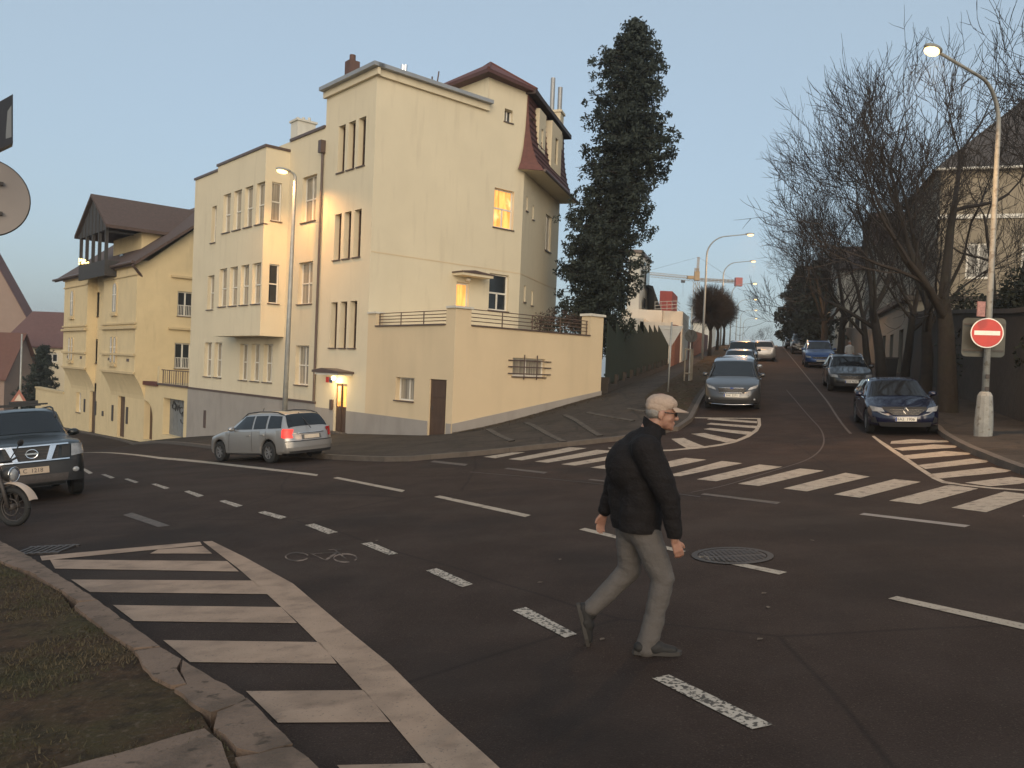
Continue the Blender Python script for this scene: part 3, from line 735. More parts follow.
# plinth
M = MB(); pz = lambda s: -.12
M.fbox(L, 10.02, 25.72, -4.8, -.02, .003, .05); M.build('plinth', plinth_m, house)
M = MB(); M.fbox(L, 10.0, 25.74, -.02, .08, .003, .09); M.build('ledge', brown_metal, house)
M = MB(); M.fbox(L, 0.02, .30, -1.4, -.16, .003, .035); M.fbox(L, 1.44, 7.3, -2.0, -.16, .003, .035); M.fbox(L, 8.4, 10.0, -2.2, -.16, .003, .035)
M.build('plinth', plinth_m, house)
# cornice and sheet metal copings
M = MB()
for fc, a, b in ((L, sT0-.27, sT1+.1), (RM, -.0, 5.9)):
    M.fbox(fc, a, b, 13.62, 13.90, .003, .14)
M.build('cornice', stucco, house)
M = MB(); M.fbox(L, sT0-.36, sT1+.10, 13.90, 14.06, -.15, .36); M.fbox(RM, -.15, 5.95, 13.902, 14.062, -.15, .36); M.build('coping', grey_metal, house)
M = MB(); M.fbox(L, sT1+.02, sb0-.06, wz-.02, wz+.10, -.3, .08); M.fbox(L, sb1+.06, sW1+.05, wz-.02, wz+.10, -.3, .08)
M.fbox(L, sb0-.06, sb1+.06, bz-.02, bz+.10, -.2, kb+.07); M.build('coping', brown_metal, house)
M = MB(); M.fbox(L, sT1-.04, sb0-.06, .0, .02, 0, .0); 
# downspout
M = MB(); M.tube([L.pt(10.05, 11.2, .09), L.pt(10.08, .1, .09)], .055, 8); M.fbox(L, 9.93, 10.2, 11.2, 11.75, .02, .25); M.build('downspout', brown_metal, house, smooth=False)
M = MB(); M.fbox(RM, .02, 8.28, 6.45, 6.50, .002, .012); M.fbox(SF, .02, 7.1, 6.45, 6.50, .002, .012); M.build('string_course', stucco_low, house)
# entrance door, canopy, lamp, number plate
M = MB(); a, b, c, d = door_o
M.fbox(L, a, b, c, d, -.14, -.09)
for x in (a+.04, (a+b)/2+.03): 
    M.fbox(L, x, x+(b-a)/2-.08, c+.1, c+.95, -.09, -.07)
M.fbox(L, (a+b)/2-.02, (a+b)/2+.02, c, d, -.09, -.05)
dd = M.build('entrance_door', brown_frame, house)
M = MB()
for x in (a+.14, (a+b)/2+.12): M.fbox(L, x, x+.24, c+1.15, d-.12, -.09, -.065)
M.build('pane', glass_lit, dd)
M = MB(); M.tube([L.pt((a+b)/2+.08, c+1.0, -.03), L.pt((a+b)/2+.08, c+1.2, -.03)], .015, 6); M.build('handle', chrome, dd)
M = MB(); M.fprism(L, [(a-.55, 1.42), (b+.75, 1.42), (b+.75, 1.52), ((a+b)/2+.4, 1.62), (a-.55, 1.50)], .0, .75); M.build('canopy', brown_metal, house)
M = MB(); M.fbox(L, a-.4, b+.6, 1.33, 1.415, .0, .68); M.build('canopy_soffit', white_frame, house)
M = MB(); lp_ = L.pt((a+b)/2+.15, 1.20, .28); M.ell(lp_, (.10, .10, .09)); M.build('door_lamp', lamp_small, house, smooth=True)
ld = bpy.data.lights.new('door_light', 'POINT'); lo = bpy.data.objects.new('door_light', ld); COL.objects.link(lo); ld.energy = 55; ld.color = (1, .72, .36); ld.shadow_soft_size = .1
lo.location = L.pt((a+b)/2+.15, 1.02, .42)
M = MB(); M.fbox(L, b+.55, b+.8, .98, 1.22, .003, .02); M.build('house_number', sign_red, house)
M = MB(); M.fbox(L, b+.25, b+.5, .98, 1.20, .003, .02); M.build('house_number', mat('blue_enamel', (.03, .05, .12), .4), house)
M = MB(); M.fbox(L, b+.08, b+.30, -.2, .25, .003, .09); M.build('letter_box', brown_metal, house)
M = MB(); hz = H(*L.pt(7.9, 0)[:2]); M.fbox(L, a-.2, b+.2, hz-.1, hz+.20, .04, .4); M.build('doorstep', stone_kerb, house)
M = MB(); va = L.sz(205.5, 427); hv = L.sz(209.5, 421)
M.fbox(L, va[0]-.15, va[0]+.2, va[1]-.05, va[1]+.95, .051, .07); M.build('vent', brown_metal, house)
# french door to the terrace with its canopy
M = MB(); a, b, c, d = td; M.fbox(RM, a, b, c, d, -.2, -.13); dd = M.build('terrace_door', white_frame, house)
M = MB(); M.fbox(RM, a+.1, b-.1, c+.3, d-.1, -.13, -.12); M.build('pane', glass_lit, dd)
M = MB(); M.fbox(RM, 4.25, 6.0, 5.95, 6.06, 0, .75); M.build('canopy', stucco, house)
M = MB(); M.fprism(RM, [(4.2, 6.06), (6.05, 6.06), (6.05, 6.10), (4.9, 6.2), (4.2, 6.12)], 0, .8); M.build('canopy', brown_metal, house)
M = MB(); M.ell(RM.pt(5.05, 5.84, .12), (.13, .13, .09)); M.build('wall_lamp', white_frame, house, smooth=True)
# mansard
zt_, zb_ = 15.2, 11.35
prof = [(0.06, 15.0), (.10, 14.2), (.20, 13.3), (.36, 12.5), (.62, 11.8), (1.0, 11.35)]
M = MB(); dl = [(1.25, 2.5), (3.2, 5.3)]
ts = [0, 7.3]
for (k0, q0), (k1, q1) in zip(prof, prof[1:]):
    M.quad(SF.pt(-.05, q1, k1), SF.pt(7.3, q1, k1), SF.pt(7.3, q0, k0), SF.pt(-.05, q0, k0))
    # flared end toward the junction
    f0, f1 = k0*.75, k1*.75
    P0 = RM.pt(sE-.02-f0*.75+.05, q0, .03+f0*.15); P1 = RM.pt(sE-.02-f1*.75+.05, q1, .03+f1*.15)
    M.quad(P1, SF.pt(-.05, q1, k1), SF.pt(-.05, q0, k0), P0)
    M.quad(SF.pt(7.3, q1, k1), SF.pt(7.3, q1, 0), SF.pt(7.3, q0, 0), SF.pt(7.3, q0, k0))
ms = M.build('mansard_roof', red_tile, house)
M = MB()
for q in range(1, 13):    # standing rolls down the slope
    z_ = 15.0-q*.29
    k_ = np.interp(-z_, [-p[1] for p in prof], [p[0] for p in prof])
    M.fbox(SF, -.04, 7.29, z_-.025, z_+.025, k_-.02, k_+.035)
M.build('tile_course', mat('tile_edge', (.07, .026, .022), .7), ms)
M = MB(); M.add([RM.pt(sE-.6, 11.33, .15), SF.pt(-.05, 11.33, 1.0), SF.pt(7.3, 11.33, 1.0), SF.pt(7.3, 11.33, 0), SF.pt(0, 11.33, 0)], [(0, 1, 2, 3, 4)]); M.build('soffit', stucco, ms)
M = MB(); M.tube([SF.pt(-.1, 11.36, 1.04), SF.pt(7.35, 11.36, 1.04)], .075, 8); M.build('gutter', brown_metal, ms)
for i, (a, b) in enumerate(dl):
    M = MB(); o = (a+.75, b-.75, 12.75, 14.1) if i else (a+.45, b-.45, 12.9, 13.9)
    F2 = SF.off(.45 if i else .30); wall(M, F2, a, b, 12.35, 14.75, [o], rec=.12)
    for s_ in (a, b): M.quad(SF.pt(s_, 12.35, .45 if i else .30), SF.pt(s_, 14.75, .45 if i else .30), SF.pt(s_, 14.75, 0), SF.pt(s_, 12.35, 0))
    dm = M.build('dormer', stucco, ms)
    M = MB(); F3 = F2.off(-.11); M.fbox(F2, o[0], o[1], o[2], o[3], -.12, -.10); M.build('window_pane', glass_dark, dm)
M = MB(); n_ = .42
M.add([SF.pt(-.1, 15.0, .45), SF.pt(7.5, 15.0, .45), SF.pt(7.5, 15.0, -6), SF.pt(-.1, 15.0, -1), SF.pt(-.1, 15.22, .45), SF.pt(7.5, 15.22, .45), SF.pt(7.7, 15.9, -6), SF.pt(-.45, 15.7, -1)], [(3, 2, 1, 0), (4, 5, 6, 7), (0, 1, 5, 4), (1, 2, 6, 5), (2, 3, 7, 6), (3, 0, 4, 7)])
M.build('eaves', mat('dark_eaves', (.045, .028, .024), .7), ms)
# small hipped roof over the upper block
M = MB()
e0 = RM.pt(5.45, 15.35, .5); e1 = RM.pt(sE+.3, 15.25, .35); e2 = SF.pt(6, 15.4, .2); e3 = UB.pt(6.3, 15.35, .5)
pk = P(490.5, 63, 39.0); pk2 = (pk[0]-3.0, pk[1]+5, pk[2])
M.add([e0, e1, e2, e3, pk, pk2], [(0, 1, 4), (1, 2, 5, 4), (3, 0, 4, 5), (2, 3, 5)])
rf = M.build('hipped_roof', red_tile, house)
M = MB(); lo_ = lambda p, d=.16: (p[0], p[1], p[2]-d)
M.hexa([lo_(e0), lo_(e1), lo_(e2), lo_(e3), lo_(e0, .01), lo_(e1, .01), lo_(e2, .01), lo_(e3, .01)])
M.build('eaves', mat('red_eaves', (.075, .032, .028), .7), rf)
M = MB(); M.tube([pk, e1], .07, 6); M.tube([pk, e0], .07, 6); M.tube([pk, pk2], .07, 6); M.build('ridge_tiles', red_tile, rf)
# chimneys and flues
M = MB(); c = P(555, 131, 44.5); M.box(c, (.75, .75, 1.9), rz=-ST); M.box((c[0], c[1], c[2]+.97), (.9, .9, .12), rz=-ST); M.build('chimney', stucco, house)
M = MB()
for d_, h in ((-.22, 1.9), (.2, 1.4)): M.tube([(c[0]+d_, c[1], c[2]+.9), (c[0]+d_, c[1], c[2]+1+h)], .13, 12)
M.build('steel_flue', grey_metal, house, smooth=True, auto=40)
M = MB(); x, y, z = P(352, 76, 37); M.box((x, y, z), (.5, .5, 1.3), rz=.7); M.tube([(x, y, z+.6), (x, y, z+.95)], .14, 10); M.build('chimney', mat('brown_brick', (.10, .055, .045), .8), house)
M = MB()
for px in (402.5, 405.5): x, y, z = P(px, 70, 40); M.tube([(x, y, z-1.5), (x, y, z+.25)], .09, 10)
M.build('steel_flue', chrome, house, smooth=True, auto=40)
M = MB(); x, y, z = P(303, 136, 42); M.box((x, y, z), (1.0, .8, 1.3), rz=.7); M.box((x, y, z+.68), (1.15, .95, .1), rz=.7)
for d_ in (-.3, 0, .3): M.tube([(x+d_, y, z+.7), (x+d_, y, z+.95)], .08, 8)
M.build('chimney', white_r, house)
M = MB(); x, y, z = P(316, 138, 39.5); M.box((x, y, z-.1), (.9, .5, .45), rz=.7); M.build('roof_hatch', brown_metal, house)
M = MB(); x, y, z = P(436, 82, 38); M.tube([(x, y, z-.5), (x+.12, y, z+.5)], .035, 6); x, y, z = P(432, 82, 38); M.tube([(x, y, z-.4), (x, y, z+.25)], .04, 6); M.build('antenna', brown_metal, house)
# terrace
M = MB()
two = (2.82, 4.52, 1.62, 2.32); lwo = ob(L, (396, 377), (413.5, 401.5)); dro = (.38, 1.40, -.75, 1.40)
wall(M, L, 0, sT0, -2, 3.38, [lwo, dro], rec=.25); wall(M, TR, 0, 7.85, -2, 3.38, [two], rec=.2)
PK = Fac(TR.pt(7.85, 0)[:2], L.d); PK.n = TR.d; wall(M, PK, 0, 6, -1, 3.38)
M.quad(L.pt(0, 3.3, -.05), L.pt(sT0, 3.3, -.05), RM.pt(8, 3.3, .0), TR.pt(7.85, 3.3, -.05))
# piers
def pier(x0, x1, fc, k0, k1, top): M.fbox(fc, x0, x1, 3.38, top, k0, k1)
pier(-.32+.32, .72, TR, -.45, .0, 3.98); M.fbox(L, .45, .55, 3.38, 3.98, -.45, .0)
pier(7.05, 7.85, TR, -.5, .0, 4.22); M.fbox(L, 5.25, sT0-.002, 3.38, 3.92, -.35, 0)
ter = M.build('terrace_wall', stucco_low, house)
for a_ in ((TR, -.06, .78, 3.98, 4.06, -.5, .07), (TR, 6.98, 7.92, 4.22, 4.32, -.56, .07), (L, 5.2, sT0-.002, 3.92, 3.99, -.4, .06)): M = MB(); M.fbox(*a_); M.build('pier_cap', white_r, ter)
M = MB(); M.fbox(TR, .74, 7.03, 3.38, 3.43, -.35, .06); M.fbox(L, .57, 5.24, 3.38, 3.43, -.35, .06); M.build('coping', brown_metal, ter)
def railing(parent, fc, s0, s1, z0, z1, k, n, bars):
    M = MB()
    for i in range(bars): z = z0+(z1-z0)*(i+1)/bars; M.tube([fc.pt(s0, z, k), fc.pt(s1, z, k)], .018, 5)
    for i in range(n+1): s = s0+.05+(s1-s0-.1)*i/n; M.tube([fc.pt(s, z0-.1, k), fc.pt(s, z1, k)], .025, 5)
    return M.build('railing', mat('rusty_rail', (.10, .065, .045), .6), parent)
railing(ter, TR, .74, 7.03, 3.43, 4.0, -.15, 4, 4); railing(ter, L, .57, 5.24, 3.43, 3.92, -.15, 3, 4)
wo = win(ter, TR, two, hs=(), vs=(.46,), pane=glass_curt, fw=.06)
M = MB()
for z in (1.72, 1.98, 2.22): M.tube([TR.pt(2.55, z, .06), TR.pt(4.8, z, .06)], .022, 5)
for s in (3.35, 4.02): M.tube([TR.pt(s, 1.5, .08), TR.pt(s, 2.45, .08)], .022, 5)
M.build('bars', brown_metal, wo)
win(ter, L, lwo, hs=(), vs=(.45,), rec=.25)
M = MB(); a, b, c, d = dro; M.fbox(L, a, b, c, d, -.12, -.06)
for z0 in (c+.12, c+.85, c+1.5): M.fbox(L, a+.1, b-.1, z0, z0+.55, -.06, -.045)
dd = M.build('side_door', brown_frame, ter)
M = MB(); M.tube([L.pt(a+.85, c+1.0, -.03), L.pt(a+.85, c+1.15, -.03)], .02, 6); M.build('handle', iron, dd)
def slopeband(fc, s0, s1, ztop0, ztop1, k, name, m, parent):
    M = MB(); n = 12
    for i in range(n):
        a, b = s0+(s1-s0)*i/n, s0+(s1-s0)*(i+1)/n; za, zb2 = ztop0+(ztop1-ztop0)*i/n, ztop0+(ztop1-ztop0)*(i+1)/n
        la, lb = H(*fc.pt(a, 0, k)[:2])-.05, H(*fc.pt(b, 0, k)[:2])-.05
        M.quad(fc.pt(a, la, k), fc.pt(b, lb, k), fc.pt(b, zb2, k), fc.pt(a, za, k)); M.quad(fc.pt(a, za, k), fc.pt(b, zb2, k), fc.pt(b, zb2, 0), fc.pt(a, za, 0))
    return M.build(name, m, parent)
slopeband(TR, 0, 7.87, -.16, 1.12, .035, 'plinth', plinth_m, ter)
# ---- gate and garage between the two houses
kq = .7; Lq = L.off(kq); so0 = Lq.sz(135.5, 330)[0]
gate = thing('garden_gate_wall', L.pt(28, -3.4), 'yellow wall with arched doorway and small terrace between the two houses', 'gate wall')
gA = ob(L, (163.5, 397.5), (183, 436)); arch = ob(L, (137.5, 399), (152, 437))
zg = 0.15; ztop = L.sz(140, 384)[1]
M = MB(); arch = (arch[0], arch[1], arch[2]-.3, arch[3]); gA = (gA[0], min(gA[1], 99), gA[2]-.2, gA[3])
sg = L.sz(158, 400)[0]
zgt = L.sz(170, 384)[1]
wall(M, L, sW1, sg, -5, zgt, [gA], rec=.5); wall(M, L, sg, so0, -5.5, ztop, [arch], rec=.5)
ac, ar = (arch[0]+arch[1])/2, (arch[1]-arch[0])/2
for i in range(10):   # curved head of the doorway
    a0_, a1_ = math.pi*i/10, math.pi*(i+1)/10
    p = [(ac+ar*math.cos(a0_), arch[3]-ar*.7+ar*.7*math.sin(a0_)), (ac+ar*math.cos(a1_), arch[3]-ar*.7+ar*.7*math.sin(a1_))]
    q = [(x, arch[3]) for x, _ in p]
    M.quad(L.pt(*p[0], -.002), L.pt(*p[1], -.002), L.pt(*q[1], -.002), L.pt(*q[0], -.002))
M.quad(L.pt(sW1, zgt, 0), L.pt(sg, zgt, 0), L.pt(sg, zgt, -4), L.pt(sW1, zgt, -4)); M.quad(L.pt(sg, ztop, 0), L.pt(so0, ztop, 0), L.pt(so0, ztop, -3), L.pt(sg, ztop, -3))
M.build('wall', stucco_old, gate)
M = MB(); M.fbox(L, sg+.02, so0, ztop+.002, ztop+.25, -.5, .15); M.build('tiled_coping', red_tile, gate)
M = MB(); M.fbox(L, arch[0], arch[1], arch[2], arch[3], -.5, -.4); M.build('door', brown_frame, gate)
M = MB(); M.fbox(L, gA[0], gA[1], gA[2], gA[3], -.5, -.42)
for i in range(1, 5): x = gA[0]+(gA[1]-gA[0])*i/5; M.fbox(L, x-.02, x+.02, gA[2], gA[3], -.42, -.40)
gd = M.build('garage_door', mat('grey_blue_door', (.16, .17, .175), .6, .15, 3), gate)
M = MB(); rg2 = random.Random(3)
def scrawl(pts, w_=.05):
    for a, b in zip(pts, pts[1:]): M.tube([L.pt(gA[0]+(gA[1]-gA[0])*(1-a[0]), gA[2]+(gA[3]-gA[2])*a[1], -.395), L.pt(gA[0]+(gA[1]-gA[0])*(1-b[0]), gA[2]+(gA[3]-gA[2])*b[1], -.395)], w_*.6, 5)
def arc(cx, cy, rx, ry, a0, a1, n=10): return [(cx+rx*math.cos(a0+(a1-a0)*i/n), cy+ry*math.sin(a0+(a1-a0)*i/n)) for i in range(n+1)]
scrawl(arc(.22, .78, .09, .07, 0, 6.3)); scrawl([(.14, .72), (.2, .92), (.3, .84)]); scrawl([(.30, .66), (.36, .84), (.40, .68), (.46, .84), (.5, .7)])
scrawl(arc(.58, .70, .08, .09, 1, 6)); scrawl([(.6, .64), (.62, .55)]); scrawl(arc(.80, .80, .10, .07, .5, 4.2)+arc(.80, .62, .11, .12, 1.6, -3.0)); scrawl(arc(.68, .45, .12, .08, 3, 6.2))
M.build('graffiti', ink, gd)
M = MB()
for i in range(14): s = sW1+.15+(sg-sW1-.3)*i/13; M.tube([L.pt(s, zgt, -.1), L.pt(s, zgt+.85, -.1)], .018 if i % 3 else .035, 5)
M.tube([L.pt(sW1+.1, zgt+.85, -.1), L.pt(sg-.1, zgt+.85, -.1)], .03, 5); M.build('railing', brown_metal, gate)
M = MB(); M.fbox(L, sW1+.02, sg, zgt-.12, zgt-.0, .003, .12); M.build('ledge', brown_metal, gate)
M = MB(); M.fbox(L, sg-.25, sg+.12, zgt, zgt+1.05, -.35, .05); M.build('pier', stucco_old, gate)
# ---- the old yellow house
old = thing('old_house', L.pt(so0, -4.2), 'old ornate yellow house with brown tiled roof, dark timber loggia and two bays', 'house')
so1 = L.sz(66, 330)[0]; OS = Fac(L.pt(so0, 0)[:2], RM.d); OS.n = (-L.d[0], -L.d[1])
ze = L.sz(136, 264)[1]; rk1 = OS.sz(195, 229); slope = (rk1[1]-ze)/rk1[0]
depth = 13.5; zr = ze+slope*depth/2
osw = [ob(OS, (178, 291), (193, 317)), ob(OS, (175, 342.7), (190.2, 369))]
M = MB(); wall(M, OS, 0, depth, -6, ze, osw, rec=.2)
M.poly([OS.pt(0, ze), OS.pt(depth, ze), OS.pt(depth/2, zr)])
zc = L.sz(100, 372)[1]                        # where the bays start
dA = ob(L, (122.5-4, 391), (126, 434.5)); 
doors = [ob(L, (90.3, 382.5), (94.8, 434)), ob(L, (118.3, 391), (124, 434))]
doors = [(o[0], o[1], o[2]-.3, o[3]) for o in doors]
gws = [ob(L, (76.5, 392), (80.5, 413))]
rec_w = [ob(L, (94, 293), (98.8, 316.5)), ob(L, (92, 339), (97, 363.5))]
wall(M, L, so0, so1, -6.5, ze, doors+gws+rec_w, rec=.3)
OB = Fac(L.pt(so1, 0)[:2], RM.d); wall(M, OB, 0, depth, -6.5, ze)
M.poly([OB.pt(0, ze), OB.pt(depth, ze), OB.pt(depth/2, zr)])
bays = [(so0+.004, Lq.sz(102.5, 330)[0]), (Lq.sz(86.5, 330)[0], Lq.sz(63.5, 330)[0])]
zbt = zc+.1
for a, b in bays:
    wall(M, Lq, a, b, zbt, ze)
    for s_ in (a, b): M.quad(L.pt(s_, zbt, 0), L.pt(s_, zbt, kq), L.pt(s_, ze, kq), L.pt(s_, ze, 0))
    M.quad(L.pt(a, zbt, 0), L.pt(b, zbt, 0), L.pt(b, zbt, kq), L.pt(a, zbt, kq))
M.build('wall', stucco_old, old)
for o in osw:
    wo = win(old, OS, o, hs=(), vs=(.5,), pane=glass_dark, fw=.09)
    M = MB(); 
    for i in range(9): s = o[0]+.1+(o[1]-o[0]-.2)*i/8; M.tube([OS.pt(s, o[2]+.05, -.05), OS.pt(s, o[2]+.75, -.05)], .018, 4)
    M.tube([OS.pt(o[0]+.05, o[2]+.75, -.05), OS.pt(o[1]-.05, o[2]+.75, -.05)], .025, 4); M.build('guard_rail', white_frame, wo)
    M = MB(); M.fbox(OS, o[0]-.5, o[1]+.5, o[3]+.9, o[3]+1.05, .003, .18); M.build('hood_mould', trim_y, wo)
for o in rec_w+gws: win(old, L, o, hs=(), vs=(), rec=.3, fw=.16)
# brackets under the bays, cornices, paired arched windows
for a, b in bays:
    M = MB()
    for i in range(6):
        k1_ = kq*(1-i/6)**1.5; k2_ = kq*(1-(i+1)/6)**1.5
        M.quad(L.pt(a, zbt-.28*i, k1_), L.pt(b, zbt-.28*i, k1_), L.pt(b, zbt-.28*(i+1), k2_), L.pt(a, zbt-.28*(i+1), k2_))
        for s_ in (a, b): M.quad(L.pt(s_, zbt-.28*i, 0), L.pt(s_, zbt-.28*i, k1_), L.pt(s_, zbt-.28*(i+1), k2_), L.pt(s_, zbt-.28*(i+1), 0))
    M.build('bracket', stucco_old, old)
    zcor = Lq.sz(118, 325)[1]
    for zz_, h_, pr_ in ((zbt+.02, .16, .12), (zbt+1.25, .14, .13), (zcor-.3, .18, .20), (zcor+.02, .12, .12), (ze-.4, .3, .14), (ze-1.0, .1, .08)):
        M = MB(); M.fbox(Lq, a-.08, b+.08, zz_, zz_+h_, .002, pr_)
        M.build('cornice', trim_y, old)
    mcx = a+(b-a)*.62
    def archwin(c_, wdt, z0, z1, nm='window'):
        pl = [(c_-wdt/2, z0), (c_+wdt/2, z0)]+[(c_+wdt/2*math.cos(t_), z1-wdt/2+wdt/2*math.sin(t_)) for t_ in [math.pi*i/8 for i in range(9)]]
        M = MB(); M.fprism(Lq, [(c_+(x-c_)*1.5, z0+(z-z0)*1.08-.1) for x, z in pl], .002, .07); f_ = M.build(nm, trim_y, old)
        M = MB(); M.fprism(Lq, pl, .0, .075); M.build('pane', glass_curt, f_)
        M = MB(); M.fbox(Lq, c_-.03, c_+.03, z0+.05, z1-.1, .076, .10); M.fbox(Lq, c_-wdt/2, c_-.035, (z0*.4+z1*.6)-.03, (z0*.4+z1*.6)+.03, .076, .10); M.fbox(Lq, c_+.035, c_+wdt/2, (z0*.4+z1*.6)-.03, (z0*.4+z1*.6)+.03, .076, .10); M.build('frame', white_frame, f_)
        M = MB(); M.fbox(Lq, c_-wdt*.9, c_+wdt*.9, z0-.3, z0-.12, .002, .18); M.build('sill', trim_y, f_)
    z_u0, z_u1 = Lq.sz(112, 312)[1], Lq.sz(112, 284)[1]; z_l0, z_l1 = Lq.sz(109, 362)[1], Lq.sz(109, 337)[1]
    archwin(mcx, .75, z_u0, z_u1); archwin(mcx-.42, .42, z_l0, z_l1); archwin(mcx+.42, .42, z_l0, z_l1)
    M = MB()
    for u in (.15, .55, .75): M.fbox(Lq, a+(b-a)*u, a+(b-a)*u+(.55 if u < .2 else .3), zbt+.85, zbt+1.05, .003, .02)
    M.build('grating', brown_metal, old)
for o in doors:
    M = MB(); M.fbox(L, o[0], o[1], o[2], o[3], -.3, -.2); M.build('door', brown_frame, old)
M = MB()
for px, py0, py1 in ((85, 399, 412), (96, 401, 415), (113, 405, 421), (127.5, 407, 424), (103, 411, 416)):
    (s_, z1_), z0_ = L.sz(px, py0), L.sz(px, py1)[1]; M.fbox(L, s_-.2, s_+.2, z0_, z1_, .003, .05)
M.build('notice_board', iron, old)
# main roof with the cross gable
ov = .7
M = MB(); th = .22
def roofslab(p):  # p: 4 points, thickened downwards
    M.hexa([(x, y, z-th) for x, y, z in p]+list(p))
f0 = L.pt(so0-ov, ze+.02-.2*slope, kq+.3); f1 = L.pt(so1-.1, ze+.02-.2*slope, kq+.3)
r0 = L.pt(so0-ov, zr+.15, -depth/2); r1 = L.pt(so1-.1, zr+.15, -depth/2)
b0 = L.pt(so0-ov, ze-.2, -depth-ov); b1 = L.pt(so1-.1, ze-.2, -depth-ov)
roofslab([f0, f1, r1, r0]); roofslab([r0, r1, b1, b0])
kg = kq+1.0; Lg = L.off(kg)
ap = Lg.sz(90.8, 193.6); gl = Lg.sz(74.3, 236); gr = Lg.sz(106, 223.5)
hw = (gl[0]-gr[0])/2; gz_ = (gl[1]+gr[1])/2; gc = (gl[0]+gr[0])/2
roofslab([L.pt(gr[0], gz_, kg), L.pt(ap[0], ap[1], kg), L.pt(ap[0], ap[1], -depth*.62), L.pt(gr[0], gz_, -depth*.62)])
roofslab([L.pt(ap[0], ap[1], kg), L.pt(gl[0], gz_, kg), L.pt(gl[0], gz_, -depth*.62), L.pt(ap[0], ap[1], -depth*.62)])
orf = M.build('roof', brown_tile, old)
M = MB(); M.tube([L.pt(so0-.3, ze-.2, kq+.4), L.pt(so1+.0, ze-.2, kq+.4)], .10, 8)
M.tube([L.pt(so0-.3, ze-.4, kq+.4), L.pt(so0+.1, ze-1.1, .35), L.pt(so0+.15, ze-1.4, .15), L.pt(so0+.15, -.4, .15)], .09, 8)
M.build('gutter', brown_metal, old)
# timber gable and loggia
kl = kq+.75; hg = hw*.86; zbal0, zbal1 = Lg.sz(92, 277)[1], Lg.sz(92, 262)[1]
M = MB(); Ll = L.off(kl)
M.fprism(Ll, [(gc-hg, gz_-.3), (gc+hg, gz_-.3), (gc+hg, gz_-.05), (gc, ap[1]-.45), (gc-hg, gz_-.05)], -.1, .05)
for i in range(9): s = gc-hg+2*hg*i/8; M.fbox(Ll, s-.04, s+.04, gz_-.3, gz_+(ap[1]-.6-gz_)*(1-abs(s-gc)/hg), .05, .10)
M.build('timber_gable', dark_timber, old)
M = MB()
for i in range(5): s = gc-hg*.92+2*hg*.92*i/4; M.fbox(Ll, s-.1, s+.1, zbal1, gz_-.3, -.15, .05)
M.fbox(Ll, gc-hg*.95, gc+hg*.95, zbal0, zbal1+.02, -.1, .06)
for q in (0,): M.fbox(Ll, gc-hg*.95, gc-hg*.95+.1, zbal0, zbal1, -1.8, -.1); M.fbox(Ll, gc-hg*.95, gc-hg*.95+.1, gz_-.45, gz_-.3, -1.8, -.1)
M.build('loggia', dark_timber, old)
M = MB()
M.fbox(L, gc-hg*.95, gc+hg*.95, zbal0-.6, gz_-.1, -5.5, -.9); M.build('attic_wall', stucco_old, old)
M = MB(); M.fbox(Ll, gc-.5, gc+.3, zbal0+.1, zbal0+2.0, -2.02, -1.98+.04); M.build('loggia_door', glass_dark, old)
rp = random.Random(2)
M = MB()
for i in range(26):
    s = gc+hg*.15+hg*.75*rp.random(); M.ell(Ll.pt(s, zbal1+.1+rp.random()*.55*(s-gc)/hg, .1), (.07, .07, .07), 6, 4)
M.build('light_garland', emis('garland', (1, .72, .22), 3.5), old)
# low garden wall further down
s2 = L.sz(35.5, 400)[0]
gw = thing('garden_wall', L.pt(so1+1, -5), 'low yellow garden wall in front of the dark spruce', 'wall')
M = MB(); zgw = L.sz(50, 391)[1]; M.fbox(L, so1+.02, s2, -7.5, zgw, -.35, 0); M.build('wall', stucco_old, gw)
M = MB(); M.fbox(L, so1+.02, s2+.1, zgw, zgw+.18, -.42, .08); M.build('coping', trim_y, gw)

